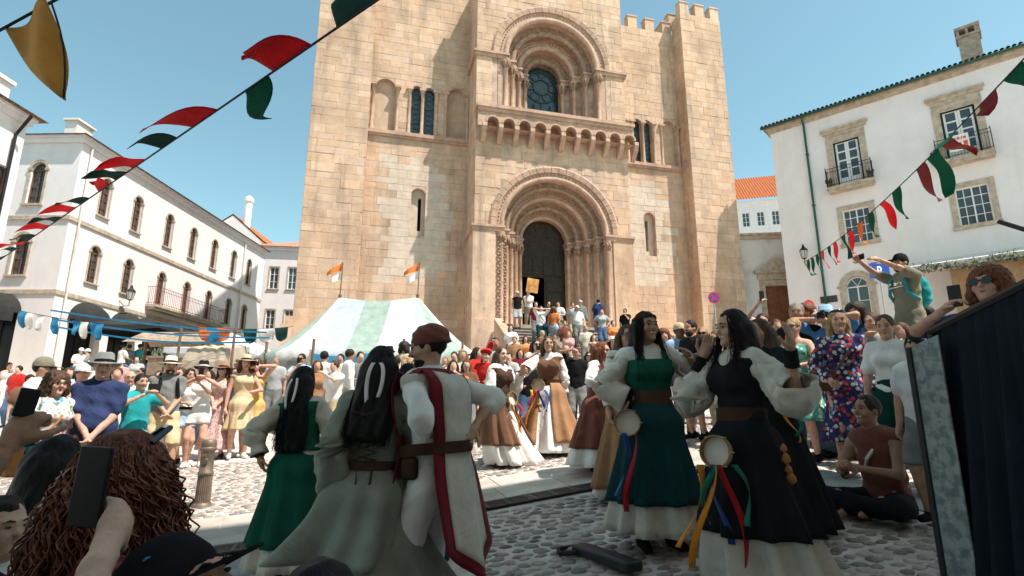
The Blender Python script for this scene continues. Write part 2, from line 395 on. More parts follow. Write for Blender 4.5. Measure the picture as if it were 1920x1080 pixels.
def block_geo(bk):
    ar, p, q, z, h, y, pr, side, pl = bk; g = .0025; c = .008; jt = lambda v: v+random.uniform(-.006, .006)
    if side is None:
        outer = [(p+g, y, z+g), (q-g, y, z+g), (q-g, y, z+h-g), (p+g, y, z+h-g)]; fr = [(p+g+c, y-pr, z+g+c), (q-g-c, y-pr, z+g+c), (q-g-c, y-pr, z+h-g-c), (p+g+c, y-pr, z+h-g-c)]
        md = [(v[0], y-pr+.009, v[2]) for v in outer]
    else:
        outer = [(side, q-g, z+g), (side, p+g, z+g), (side, p+g, z+h-g), (side, q-g, z+h-g)]; fr = [(side-pr, q-g-c, z+g+c), (side-pr, p+g+c, z+g+c), (side-pr, p+g+c, z+h-g-c), (side-pr, q-g-c, z+h-g-c)]
        md = [(side-pr+.009, v[1], v[2]) for v in outer]
    fr = [(jt(a) if side is None else a+random.uniform(-.003, .003), b+(random.uniform(-.003, .003) if side is None else 0), jt(c_)) for a, b, c_ in fr]
    fs = [(8, 9, 10, 11)]
    for k in range(4): fs += [(k, (k+1) % 4, 4+(k+1) % 4, 4+k), (4+k, 4+(k+1) % 4, 8+(k+1) % 4, 8+k)]
    return outer+md+fr, fs
blocks.sort(key=lambda b: -b[0]*(1.3 if b[3] > 4.5 else .3)*(.0 if b[7] is not None else 1))
mass = [[], [], []]; massp = [[], [], []]
for k, bk in enumerate(blocks):
    vs, fs = block_geo(bk)
    if k < 300:
        meshobj('stone_block', vs, fs, pale if bk[8] else ash, cath)
    else:
        M_ = massp if bk[8] else mass; b0 = len(M_[0]); M_[0] += vs; M_[1] += [tuple(i+b0 for i in f) for f in fs]; M_[2] += [random.random()]*12
for M_, m_ in ((mass, ashM), (massp, mat('pale_ashlar_mass', (.60, .49, .385), .9, .1, 2, .006, 20, rnd=.05, sat=.04, stain=.5, attr='tint'))):
    o = meshobj('stone_blocks', M_[0], M_[1], m_, cath, kind='stuff'); a_ = o.data.attributes.new('tint', 'FLOAT', 'POINT'); a_.data.foreach_set('value', M_[2])
# ---- battlements
def merlon(x, y, z, wx=.62, wy=.5, h=.95):
    m_ = MB(); m_.box(x-wx/2, x+wx/2, y, y+wy, z, z+h-.14); m_.box(x-wx/2-.04, x+wx/2+.04, y-.04, y+wy+.04, z+h-.14, z+h-.06); m_.add([(x-wx/2, y, z+h-.06), (x+wx/2, y, z+h-.06), (x+wx/2, y+wy, z+h-.06), (x-wx/2, y+wy, z+h-.06), (x, y+wy/2, z+h+.08)], [(0, 1, 4), (1, 2, 4), (2, 3, 4), (3, 0, 4)])
    m_.build('merlon', ash, cath)
for i in range(4): merlon(5.45+i*1.22, 2.0, 25.0)
for i in range(3): merlon(9.85+i*1.1, 1.0, 25.9)
for i in range(7): merlon(-3.45+i*1.32, 0, 25.0)
for i in range(5): merlon(-8.8+i*1.1, 2.0, 25.0)
for i in range(3): merlon(-11.7+i*1.1, 1.4, 26.0)
for j in range(4): merlon(9.75, 2.2+j*1.3, 25.9)
# ---- portals with stepped orders
def portal(zs, zb, orders, R0, R1, D, name):
    root = []
    n = len(orders)
    # hood ring of voussoirs
    for k in range(25):
        a0 = math.pi*k/25+.004; a1 = math.pi*(k+1)/25-.004; m_ = MB(); vs = []
        for a in (a0, (a0+a1)/2, a1):
            for (r_, y) in ((R0, .1), (R0, -.10), (R0+.26, -.14), (R0+.36, -.05), (R0+.36, .1)):
                vs.append((pc-r_*math.cos(a), y, zs+r_*math.sin(a)))
        fs = []
        for i in range(2):
            for j in range(4): fs.append((i*5+j, i*5+j+1, (i+1)*5+j+1, (i+1)*5+j))
        fs += [(4, 3, 2, 1, 0), (10, 11, 12, 13, 14)]
        m_.add(vs, fs); m_.build('voussoir', carv, cath)
    for i in range(n):
        ra = R0-(R0-R1)*i/n; rb = R0-(R0-R1)*(i+1)/n; ya = D*i/n; yb = D*(i+1)/n; rt = (ra-rb)*.36
        m_ = MB()
        prof = [(ra, ya), (rb+rt*.6, ya+.001)]
        for t in np.linspace(-.5*math.pi, .9*math.pi, 9): prof.append((rb+rt*.4-rt*.9*math.sin(t), ya+rt*.4-rt*.9*math.cos(t)))
        prof += [(rb, ya+rt*1.4), (rb, yb)]
        vs = []; S = 40
        for (r_, y) in prof:
            for k in range(S+1):
                a = math.pi*k/S; bump_ = 0
                if i % 2 == 1: bump_ = .022*math.sin(k*math.pi)  # kept even, carving comes from the bead row below
                vs.append((pc-(r_+bump_)*math.cos(a), y, zs+(r_+bump_)*math.sin(a)))
        fs = [(j*(S+1)+k, j*(S+1)+k+1, (j+1)*(S+1)+k+1, (j+1)*(S+1)+k) for j in range(len(prof)-1) for k in range(S)]
        m_.add(vs, fs)
        o = m_.build('archivolt', carv if i % 2 == 0 else carvd, cath); autosmooth(o, 50)
        # bead row on the face of the order
        bd = MB(); nb = int(math.pi*ra/.21)
        for k in range(nb):
            a = math.pi*(k+.5)/nb; rr = ra-(ra-rb)*.3; c = Vector((pc-rr*math.cos(a), ya-.005, zs+rr*math.sin(a)))
            bd.lathe([(0.001, -.04), (.04, -.02), (.05, .01), (.03, .03)], 6, (c.x, c.y, c.z), axis='y')
        if i % 2 == 0: bd.build('bead_row', carvd, cath, smooth=True)
        # stepped jambs with a shaft in each nook
        for s in (-1, 1):
            j_ = MB(); xo = pc+s*ra; xi = pc+s*rb
            j_.box(min(xo, xi), max(xo, xi), ya+.002 if i else .002, D, zb, zs-.32); 
            o = j_.build('jamb', ashB if i % 2 else carv, cath)
            if i < n-0:
                sh = MB(); cx_ = pc+s*(rb+rt*.5); cy_ = ya-rt*.05+ .02; r_ = min(.13, rt*.75)
                sh.lathe([(r_*1.55, zb), (r_*1.55, zb+.16), (r_*1.15, zb+.22), (r_*1.3, zb+.3), (r_, zb+.36), (r_*.96, zs-.98), (r_*1.15, zs-.95), (r_*1.0, zs-.9), (r_*1.2, zs-.7), (r_*1.9, zs-.42), (r_*2.0, zs-.33)], 14, (cx_, cy_, 0))
                c_ = sh.build('column', carv, cath); autosmooth(c_, 45)
                cp = MB()
                for q in range(8):
                    a = q*math.pi/4+.3; cp.tube([(cx_+r_*1.05*math.cos(a), cy_+r_*1.05*math.sin(a), zs-.88), (cx_+r_*1.6*math.cos(a), cy_+r_*1.6*math.sin(a), zs-.62), (cx_+r_*2.2*math.cos(a), cy_+r_*2.2*math.sin(a), zs-.5), (cx_+r_*1.9*math.cos(a), cy_+r_*1.9*math.sin(a), zs-.6)], [.03, .05, .05, .02], 5)
                cp.build('capital_leaves', carvd, c_, smooth=True)
            im = MB(); im.box(min(xo, xi)-.06*(s < 0)-.04, max(xo, xi)+.06*(s > 0)+.04, ya-.12, D, zs-.32+.002*i, zs-.12+.002*i); im.box(min(xo, xi)-.1, max(xo, xi)+.1, ya-.19, D, zs-.12+.002*i, zs+.001*i)
            im.build('impost', carv, cath)
    for s in (-1, 1):    # impost running out over the bay
        im = MB(); xa = pc+s*R0; xb = (-3.8-.12) if s < 0 else (4.8+.12)
        im.box(min(xa, xb), max(xa, xb), -.10, .3, zs-.31, zs-.12); im.box(min(xa, xb)-.04, max(xa, xb)+.04, -.17, .3, zs-.121, zs-.003)
        if s < 0: im.box(-3.96, -3.8, .3, 2, zs-.30, zs-.005)
        im.build('impost', carv, cath)
portal(10.15, 4.7, [0]*5, 3.2, 1.32, 2.3, 'lower')
portal(20.0, 16.5, [0]*4, 3.12, 1.05, 2.1, 'upper')
# pilasters flanking the door
for s in (-1, 1):
    m_ = MB(); xa = pc+s*3.2; xb = -3.8 if s < 0 else 4.8
    m_.box(min(xa, xb)+(.0 if s > 0 else -.06), max(xa, xb)+(.06 if s > 0 else 0), -.06, .3, 5.3, 9.84); m_.box(min(xa, xb)-.08, max(xa, xb)+.08, -.16, .3, 1.0, 5.3)
    m_.build('pilaster', ash, cath)
# carved strips on the left jamb
for x_ in (pc-3.02, pc-2.66):
    m_ = MB()
    for k in range(26):
        z_ = 5.6+k*.16; m_.lathe([(.001, -.06), (.06, -.03), (.08, .0)], 6, (x_+.04*(-1)**k, -.06 if x_ < pc-2.9 else .3, z_), axis='y')
    m_.build('carved_strip', carvd, cath, smooth=True)
# doors
wood = mat('dark_door_wood', (.035, .022, .016), .6, .4, 8, .004, 30)
m_ = MB(); yd = 2.3
panel(m_, pc-1.35, pc+1.35, 8.2, 11.55, yd, [], .1)
m_.box(pc-1.35, pc+1.35, yd+.001, yd+.12, 8.2, 11.5)
for x_ in (-1.2, -.6, .0, .6): m_.box(pc+x_+.06, pc+x_+.54, yd-.04, yd, 8.35, 9.3)
tymp = m_.build('door_tympanum', wood, cath)
m_ = MB(); m_.box(pc+.1, pc+1.3, yd-.02, yd+.08, 5.05, 8.198)
for k in range(4): m_.box(pc+.22, pc+1.18, yd-.06, yd-.02, 5.2+k*.75, 5.8+k*.75)
m_.build('door_leaf', wood, cath)
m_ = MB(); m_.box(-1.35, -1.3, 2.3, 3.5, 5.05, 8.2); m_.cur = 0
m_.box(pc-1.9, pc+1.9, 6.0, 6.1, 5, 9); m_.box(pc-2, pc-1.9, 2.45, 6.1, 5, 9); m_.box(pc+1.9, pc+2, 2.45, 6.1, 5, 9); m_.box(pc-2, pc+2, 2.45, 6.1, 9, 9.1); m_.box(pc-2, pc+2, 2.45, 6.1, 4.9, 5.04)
m_.build('interior_shade_box', dark, cath)  # box behind the doorway, its interior shade put into the near-black colour
m_ = MB(); m_.box(pc-1.15, pc+.05, 4.4, 4.5, 5.1, 7.9); m_.build('inner_curtain', mat('inner_red', (.09, .015, .012), .9), cath)
# upper window glass and tracery
glass = mat('window_glass', (.03, .055, .06), .18, .3, 3, .0, 10, spec=.6)
lead = mat('lead_tracery', (.055, .07, .07), .5, .2)
m_ = MB(); m_.box(pc-1.1, pc+1.1, 2.12, 2.16, 16.5, 21.2); wg = m_.build('window_glass', glass, cath)
m_ = MB()
def ringx(cx, cz, r_, y, t=.035, n=24):
    pts = [(cx+r_*math.cos(a), y, cz+r_*math.sin(a)) for a in np.linspace(0, 2*math.pi, n+1)]
    m_.tube(pts, t, 5, False)
ringx(pc, 19.75, .5, 2.08, .045)
for k in range(6): ringx(pc+.72*math.cos(k*math.pi/3), 19.75+.72*math.sin(k*math.pi/3), .27, 2.09)
ringx(pc, 19.75, 1.02, 2.09, .045)
for x_ in (-.5, .5): 
    ringx(pc+x_, 17.5, .22, 2.08); m_.tube([(pc+x_-.45, 2.08, 16.5), (pc+x_, 2.08, 18.6), (pc+x_+.45, 2.08, 16.5)], .03, 5)
for z_ in (17.0, 18.0): m_.tube([(pc-1.05, 2.1, z_), (pc+1.05, 2.1, z_)], .02, 5)
m_.tube([(pc, 2.08, 16.5), (pc, 2.08, 18.7)], .04, 5)
m_.build('tracery', lead, wg)
# ---- balcony with its arched corbel table
m_ = MB(); m_.box(-3.86, 4.98, -.72, 0.02, 16.32, 16.5); m_.box(-3.8, 4.9, -.64, 0.02, 16.12, 16.32); o = m_.build('balcony_slab', carv, cath)
m_ = MB(); sp = .853; ar = [(-3.4+sp*(k+.5)-.02, .30, 14.9, 15.55, True) for k in range(10)]
panel(m_, -3.8, 4.88, 15.3, 16.12, -.56, [(c, h, 15.3, 15.55, True) for (c, h, a, b, q) in ar], .56, 10)
o = m_.build('corbel_arches', carv, cath); autosmooth(o, 40)
for (c, h, a, b, q) in ar:
    m_ = MB()
    for t in range(9):
        a0 = math.pi*t/9; a1 = math.pi*(t+1)/9; vs = [(c-r_*math.cos(a), y, 15.55+r_*math.sin(a)) for a in (a0, a1) for (r_, y) in ((.30, -.56), (.30, -.6), (.39, -.6), (.39, -.56))]
        m_.add(vs, [(0, 1, 5, 4), (1, 2, 6, 5), (2, 3, 7, 6)])
    m_.build('arch_moulding', carv, cath, smooth=False)
for k in range(11):
    c = -3.4+sp*k-.02; m_ = MB(); pts = [(-.58, 15.5), (-.6, 15.3), (-.5, 15.05), (-.3, 14.85), (-.12, 14.62), (0.02, 14.55), (.02, 15.5)]
    vs = [(c+s*.12, y, z) for s in (-1, 1) for (y, z) in pts]; n = len(pts)
    m_.add(vs, [tuple(range(n)), tuple(range(2*n-1, n-1, -1))]+[(i, n+i, n+(i+1) % n, (i+1) % n) for i in range(n)])
    m_.build('corbel', carv, cath)
# ---- bay windows, blind arches and string courses
for (wins, blind, x0, x1, slit, xs_) in ((LB[1:3], [LB[0], LB[3]], -9.2, -3.8, LB[4], -6.37), (RB[0:2], [RB[2], RB[3]], 4.8, 9.5, RB[4], 6.97)):
    m_ = MB(); m_.box(x0, x1-(.0 if x0 > 0 else .0), 1.80, 2.02, 15.42, 15.62); m_.box(x0, x1, 1.86, 2.02, 15.3, 15.42); m_.build('string_course', carv, cath)
    for (c, h, zb, zs, a_) in wins:
        m_ = MB(); m_.box(c-h-.02, c+h+.02, 2.3, 2.34, zb, zs+h+.03); g = m_.build('window_pane', glass, cath)
        m_ = MB()
        for k in range(10): m_.tube([(c-h, 2.285, zb+.02+k*.3), (c+h, 2.285, zb+.3+k*.3)], .008, 4); m_.tube([(c+h, 2.285, zb+.02+k*.3), (c-h, 2.285, zb+.3+k*.3)], .008, 4)
        for z_ in (zb+.8, zb+1.7): m_.tube([(c-h, 2.28, z_), (c+h, 2.28, z_)], .018, 4)
        m_.build('leading', lead, g)
    for (c, h, zb, zs, a_) in blind:
        m_ = MB(); panel(m_, c-h-.02, c+h+.02, zb-.02, zs+h+.02, 2.28); m_.build('blind_niche', ash, cath)
    cols = [wins[0][0]+(wins[1][0]-wins[0][0])/2]
    for b in blind+wins:
        cols += [b[0]-b[1]-.1, b[0]+b[1]+.1]
    cols = sorted(cols); cc = []
    for c in cols:
        if not cc or c-cc[-1] > .16: cc.append(c)
    for c in cc:
        if c < x0+.05 or c > x1-.05: continue
        s_ = MB(); s_.lathe([(.13, 15.62), (.13, 15.72), (.085, 15.8), (.08, 17.95), (.1, 17.98), (.085, 18.02), (.15, 18.24)], 12, (c, 1.98, 0)); s_.box(c-.17, c+.17, 1.8, 2.02, 18.24, 18.36)
        o = s_.build('colonnette', carv, cath); autosmooth(o, 45)
    (c, h, zb, zs, a_) = slit
    m_ = MB(); panel(m_, c-h-.02, c+h+.02, zb-.02, zs+h+.02, 2.3, [(xs_+.05, .09, zb+.35, zs-.05, False)], .3); m_.build('slit_surround', pale, cath)
    m_ = MB(); m_.box(c-.3, c+.3, 2.58, 2.62, zb, zs+.3); m_.build('slit_shade_panel', dark, cath)  # solid panel behind the slit, shade painted by its near-black colour
# ---- plinth and stairs up to the door
m_ = MB(); m_.box(-12.5, -9.0, .9, 1.399, .8, 4.9); m_.box(-12.35, -9.05, 1.1, 1.399, 4.9, 5.3); m_.box(-9.2, -3.81, 1.5, 1.999, .8, 3.2); m_.build('plinth', ash, cath)
steps = empty('stone_stairs', (CX, CY, 0), R(15), 'broad stone stairs rising to the cathedral door', 'stairs')
stepm = mat('stair_stone', (.50, .41, .32), .85, .2, 3, .006, 30, rnd=.08)
m_ = MB(); m_.box(-2.9, 4.6, -2.9, 1.2, .9, 4.69); m_.box(-1.3, 2.3, 1.2, 2.3, 4.4, 4.69); m_.build('landing', stepm, steps)
for k in range(20):
    m_ = MB(); zt = 4.69-.17*(k+1); y1 = -2.9-.31*k; m_.box(-2.9+.001*k, 4.6-.001*k, y1-.31, y1+.0, .9, zt-.0); m_.box(-2.92, 4.62, y1-.335, y1, zt-.05, zt); o = m_.build('step', stepm, steps)
m_ = MB(); m_.add([(-3.3, -2.4, .9), (-2.93, -2.4, .9), (-2.93, -9.3, .9), (-3.3, -9.3, .9), (-3.3, -2.4, 5.0), (-2.93, -2.4, 5.0), (-2.93, -9.3, 1.45), (-3.3, -9.3, 1.45)], [(0, 1, 5, 4), (1, 2, 6, 5), (2, 3, 7, 6), (3, 0, 4, 7), (4, 5, 6, 7)]); m_.build('side_wall', ash, steps)
m_ = MB(); m_.box(4.65, 9.4, -2.6, 1.99, .9, 4.5); m_.box(4.63, 9.45, -2.68, 1.99, 4.5, 4.65); m_.build('side_terrace', ash, steps)
# ================================================================== HOUSES
white = mat('white_plaster', (.84, .79, .77), .9, .05, 1.2, .004, 25, col2=(.78, .73, .71), stain=.22)
whiteO = mat('old_white_plaster', (.70, .67, .62), .92, .1, .8, .006, 18, col2=(.50, .45, .39), thresh=(.25, .5))
lime = mat('limestone_trim', (.50, .41, .31), .85, .2, 4, .006, 30)
woodw = mat('white_window_wood', (.78, .77, .74), .5, .04)
woodb = mat('brown_window_wood', (.17, .085, .045), .6, .25)
greenm = mat('green_metal', (.02, .09, .065), .45, .15)
blackm = mat('black_iron', (.02, .02, .022), .5, .2, metal=.3)
redi = mat('rusty_red_iron', (.20, .045, .03), .6, .3)
pane = mat('pane_glass', (.05, .065, .075), .12, .2, 2, spec=.7)
curt = mat('lace_curtain', (.55, .55, .54), .9, .2, 8)
tile = mat('roof_tile', (.42, .15, .075), .85, .3, 6, .006, 30, rnd=.2)
dtile = mat('weathered_tile', (.22, .14, .10), .9, .4, 5, .006, 30, rnd=.25)
def house(name, org, rz, W, D, z0, z1, holes, wm, label, eave=.35, roof=1.8, rm=None, trim=None, depth=.3, left_holes=()):
    e = empty(name, (org[0], org[1], 0), R(rz), label, 'house')
    m_ = MB(); panel(m_, 0, W, z0, z1, 0, holes, depth); m_.box(W-.01, W, .001, D, z0, z1); m_.box(0, W, D-.01, D, z0, z1)
    if left_holes:
        q = MB(); panel(q, -D, 0, z0, z1, 0, left_holes, depth); vs = [(-v[1]*-1 if False else v[1], -v[0], v[2]) for v in q.v]; m_.add(vs, [tuple(f) for f in q.f])
    else: m_.box(0, .01, .001, D, z0, z1)
    m_.build('wall', wm, e)
    if trim is not None:
        m_ = MB(); m_.box(-.12, W+.12, -.12, .2, z1-.35, z1-.12); m_.box(-.22, W+.22, -.22, .2, z1-.12, z1-.002)
        if left_holes or True: m_.box(-.12, 0, .2, D, z1-.35, z1-.12); m_.box(-.22, 0, .2, D, z1-.12, z1-.002)
        m_.build('cornice', trim, e)
    if rm is not None:
        m_ = MB(); a = eave; h = min(D, W)/2
        pts = [(-a, -a, z1), (W+a, -a, z1), (W+a, D+a, z1), (-a, D+a, z1)]
        if W >= D: rd = [(h, D/2, z1+roof), (W-h, D/2, z1+roof)]; fs = [(0, 1, 5, 4), (1, 2, 5), (2, 3, 4, 5), (3, 0, 4)]
        else: rd = [(W/2, h, z1+roof), (W/2, D-h, z1+roof)]; fs = [(0, 1, 4), (1, 2, 5, 4), (2, 3, 5), (3, 0, 4, 5)]
        m_.add(pts+rd, fs+[(3, 2, 1, 0)]); m_.build('roof', rm, e)
    return e
def window(e, c, hw, zb, zs, arch, y=.2, fm=None, cols=2, rows=3, ft=.06, gl=None, name='window', sidex=None):
    """frame with glazing bars; panes a sub-part. sidex: wall at local x=0 running in y (c is then a y position)"""
    fm = fm or woodb; T = (lambda v: v) if sidex is None else (lambda v: (v[1], v[0], v[2]))
    m_ = MB()
    m_.box(c-hw, c-hw+ft, y-.04, y+.04, zb, zs); m_.box(c+hw-ft, c+hw, y-.04, y+.04, zb, zs); m_.box(c-hw+ft, c+hw-ft, y-.04, y+.04, zb, zb+ft); m_.box(c-hw+ft, c+hw-ft, y-.041, y+.039, zs-ft, zs)
    for k in range(1, cols): x = c-hw+2*hw*k/cols; wd = ft*.55 if not (cols % 2 == 0 and k == cols//2) else ft; m_.box(x-wd/2, x+wd/2, y-.035, y+.03, zb+ft, zs-ft)
    for k in range(1, rows): z = zb+(zs-zb)*k/rows; m_.box(c-hw+ft, c+hw-ft, y-.03, y+.025, z-ft*.25, z+ft*.25)
    if arch:
        pts = [(c-(hw-.03)*math.cos(t), y, zs+(hw-.03)*math.sin(t)) for t in np.linspace(0, math.pi, 13)]; m_.tube(pts, .035, 4)
        for t in (math.pi/3, 2*math.pi/3): m_.tube([(c, y, zs), (c-hw*math.cos(t), y, zs+hw*math.sin(t))], .018, 4)
    m_.v = [T(v) for v in m_.v]; f = m_.build(name, fm, e)
    g = MB(); zt = zs+(hw if arch else 0); n = 10
    if arch: out = [(c-hw, zb), (c+hw, zb)]+[(c+hw*math.cos(t), zs+hw*math.sin(t)) for t in np.linspace(0, math.pi, n)]
    else: out = [(c-hw, zb), (c+hw, zb), (c+hw, zs), (c-hw, zs)]
    g.add([T((a, y+.012, b)) for a, b in out], [tuple(range(len(out)))]); g.build('pane', gl or pane, f)
    return f
def surround(e, c, hw, zb, zs, arch, t=.16, pr=.04, m=None, sill=True, sidex=None, name='window_surround'):
    T = (lambda v: v) if sidex is None else (lambda v: (v[1], v[0], v[2])); m_ = MB()
    m_.box(c-hw-t, c-hw-.001, -pr, .05, zb, zs); m_.box(c+hw+.001, c+hw+t, -pr, .05, zb, zs)
    if arch:
        n = 12; vs = []
        for k in range(n+1):
            a = math.pi*k/n
            for (r_, y) in ((hw, .05), (hw, -pr), (hw+t, -pr), (hw+t, .05)): vs.append((c-r_*math.cos(a), y, zs+r_*math.sin(a)))
        m_.add(vs, [(k*4+j, k*4+j+1, k*4+5+j, k*4+4+j) for k in range(n) for j in range(3)])
        for s in (-1, 1): m_.box(c+s*(hw+t/2)-t*.8, c+s*(hw+t/2)+t*.8, -pr-.03, .04, zs-.05, zs+.06)
    else: m_.box(c-hw-t, c+hw+t, -pr, .05, zs+.001, zs+t)
    if sill: m_.box(c-hw-t-.04, c+hw+t+.04, -pr-.07, .06, zb-t*.8, zb-.001)
    m_.v = [T(v) for v in m_.v]; return m_.build(name, m or lime, e)
# ------- right house
RX = 7.67
rh_open = [(3.7, .62, 12.72, 15.35, False), (8.45, .66, 12.72, 15.35, False), (3.72, .62, 9.55, 11.4, False), (8.42, .62, 9.45, 11.3, False), (3.3, .5, 5.0, 7.3, True), (13.0, .62, 12.72, 15.35, False), (13.0, .62, 9.5, 11.35, False)]
RH = house('white_house', (15.21, 30.13), -42, 17, 10, 1.4, 17.3, rh_open, white, 'white plastered house with two iron balconies and green gutter', rm=dtile, trim=lime, roof=2.2)
def french(e, c, hw, zb, zs):
    m_ = MB(); m_.box(c-hw, c-hw+.09, .12, .2, zb, zs); m_.box(c+hw-.09, c+hw, .12, .2, zb, zs); m_.box(c-hw+.09, c+hw-.09, .121, .199, zs-.09, zs); m_.build('door_frame', mat('dark_green_frame', (.012, .03, .026), .5), e)
    for s in (-1, 1):
        x0, x1 = (c-hw+.09, c-.005) if s < 0 else (c+.005, c+hw-.09); m_ = MB(); t = .09
        m_.box(x0, x0+t, .14, .19, zb, zs-.09); m_.box(x1-t, x1, .14, .19, zb, zs-.09); m_.box(x0+t, x1-t, .14, .19, zb, zb+.5)
        for k in range(5): z = zb+.5+(zs-.09-zb-.5)*k/4; m_.box(x0+t, x1-t, .145, .185, z-.04, min(z+.04, zs-.09))
        d_ = m_.build('door_leaf', woodw, e); g = MB(); g.box(x0+t, x1-t, .165, .17, zb+.5, zs-.1); g.build('pane', pane, d_)
def balcony(e, x0, x1, z, pr=.55, h=1.0, m=None, step=.11, stone=True):
    m = m or blackm; s_ = MB(); s_.box(x0, x1, -pr, 0, z-.16, z-.02); s_.box(x0+.06, x1-.06, -pr+.06, 0, z-.3, z-.16); s_.build('balcony_slab', lime, e)
    r_ = MB(); a, b, y = x0+.04, x1-.04, -pr+.05
    for zz in (z+.08, z+h): r_.box(a, b, y-.012, y+.012, zz-.012, zz+.012); r_.box(a-.012, a+.012, y, 0, zz-.012, zz+.012); r_.box(b-.012, b+.012, y, 0, zz-.012, zz+.012)
    r_.box(a, b, y-.01, y+.01, z+h-.2, z+h-.18)
    n = int((b-a)/step)
    for k in range(n+1): x = a+(b-a)*k/n; r_.box(x-.007, x+.007, y-.007, y+.007, z-.02, z+h)
    for x in (a, b):
        for k in range(4): r_.box(x-.007, x+.007, y+.1*k+.1, y+.1*k+.114, z-.02, z+h)
        r_.box(x-.018, x+.018, y-.018, y+.018, z-.02, z+h+.09)
    return r_.build('balcony_railing', m, e)
for c, hw in ((3.7, .62), (8.45, .66), (13.0, .62)):
    french(RH, c, hw, 12.72, 15.35); surround(RH, c, hw, 12.72, 15.35, False, .3, .06, sill=False, name='door_surround')
    m_ = MB(); m_.box(c-hw-.5, c+hw+.5, -.2, .02, 16.02, 16.14); m_.box(c-hw-.42, c+hw+.42, -.13, .02, 15.85, 16.02); m_.box(c-hw-.3, c+hw+.3, -.07, .02, 15.66, 15.85); m_.build('door_hood', lime, RH)
    balcony(RH, c-1.08, c+1.08, 12.7)
for c, zb, zs in ((3.72, 9.55, 11.4), (8.42, 9.45, 11.3), (13.0, 9.5, 11.35)):
    surround(RH, c, .62, zb, zs, False, .24, .04); f = window(RH, c, .62, zb, zs, False, .15, woodw, 4, 4, .06)
    for s in (-1, 1):
        k_ = MB(); vs = []; n = 10
        for j in range(6):
            t = j/5; wd = .5-.32*math.sin(t*math.pi*.5) if t < .7 else .2+.1*(t-.7)
            for i in range(n+1): vs.append((c+s*(.58-wd*(i/n)), .24+.02*math.sin(i*2.2), zs-.08-(zs-zb-.12)*t))
        k_.add(vs, [(j*(n+1)+i, j*(n+1)+i+1, (j+1)*(n+1)+i+1, (j+1)*(n+1)+i) for j in range(5) for i in range(n)]); k_.build('curtain', curt, f, smooth=True)
surround(RH, 3.3, .5, 5.0, 7.3, True, .3, .05); window(RH, 3.3, .5, 5.0, 7.3, True, .15, woodw, 2, 3)
m_ = MB(); m_.tube([(1.82, -.12, 3.0), (1.82, -.12, 16.8), (1.82, -.4, 17.2)], .06, 8)
for z in (6, 9, 12, 15): m_.box(1.74, 1.9, -.19, 0, z, z+.05)
m_.build('drainpipe', greenm, RH, smooth=False)
m_ = MB(); m_.tube([(-.4, -.42, 17.26), (17.4, -.42, 17.26)], .075, 8); m_.build('gutter', greenm, RH, smooth=True)
tl = MB(); tl.lathe([(.085, 0), (.095, .5), (.075, .5), (.065, 0)], 8, (0, 0, 0), 0, math.pi, axis='y'); t0 = None
for k in range(82):
    if t0 is None: t0 = tl.build('roof_tile', dtile, RH); c = t0
    else: c = t0.copy(); COL.objects.link(c)
    c.location = (-.3+k*.215, -.46, 17.33); c.rotation_euler = (R(14), 0, 0)
ch = MB(); ch.box(9.0, 9.85, 1.2, 1.9, 17.2, 19.5); ch.box(8.92, 9.93, 1.12, 1.98, 19.5, 19.62)
for x in (9.05, 9.4, 9.75): ch.box(x-.05, x+.05, 1.2, 1.9, 19.62, 19.95)
ch.box(8.92, 9.93, 1.12, 1.98, 19.95, 20.1); ch.build('chimney', mat('chimney_stone', (.40, .35, .30), .9, .25, 5, .01, 20, stain=.8), RH)
# flower pots on the balcony
for x in (2.75, 4.65): 
    m_ = MB(); m_.lathe([(.09, 0), (.13, .2), (.1, .2)], 10, (x, -.42, 12.7)); 
    for k in range(26): a = random.random()*6.28; m_.tube([(x, -.42, 12.9), (x+.16*math.cos(a), -.42+.12*math.sin(a), 12.95+random.random()*.25)], [.02, .035], 4)
    m_.build('flower_pot', mat('pot_plant', (.12, .06, .04), .8, .5, 20, col2=(.03, .06, .02)), RH)
# notice hung on the right balcony: orange heading over small pictures
m_ = MB(); m_.box(7.95, 8.7, -.53, -.51, 12.95, 13.75); nb = m_.build('balcony_notice', mat('notice_white', (.8, .78, .74), .7), RH)
m_ = MB()
for k, (x, wd) in enumerate(((8.0, .12), (8.14, .1), (8.26, .13), (8.41, .08), (8.5, .13))): m_.box(x, x+wd-.02, -.535, -.5305, 13.5, 13.62)
for (x, z) in ((8.02, 13.08), (8.25, 13.05), (8.48, 13.08)): m_.box(x, x+.16, -.535, -.5305, z, z+.3)
m_.build('notice_print', mat('notice_red', (.65, .14, .05), .7, .4, 9), nb)
# wall lamp
def wall_lamp(e, x, z, y=-.55):
    l = MB(); l.tube([(x, 0, z-.5), (x, -.2, z-.35), (x, y, z-.32), (x, y, z)], .022, 6); l.tube([(x, 0, z-.05), (x, y*.5, z-.33)], .015, 6); o = l.build('wall_lamp', blackm, e)
    l = MB(); l.lathe([(.12, 0), (.2, .42)], 6, (x, y, z)); l.build('lamp_glass', mat('lamp_glass', (.5, .5, .45), .15, .1), o)
    l = MB(); l.lathe([(.22, .42), (.21, .47), (.08, .62), (.06, .7), (.03, .78), (.001, .8)], 6, (x, y, z)); l.lathe([(.001, -.06), (.1, -.02), (.13, .0)], 6, (x, y, z))
    for k in range(6): a = k*math.pi/3; l.tube([(x+.12*math.cos(a), y+.12*math.sin(a), z), (x+.205*math.cos(a), y+.205*math.sin(a), z+.43)], .012, 4)
    l.build('lamp_cap', blackm, o)
wall_lamp(RH, 1.15, 9.05)
m_ = MB(); m_.box(1.55, 2.35, -.04, 0, 6.6, 6.95); sgn = m_.build('street_plate', mat('street_plate', (.06, .045, .035), .5), RH)
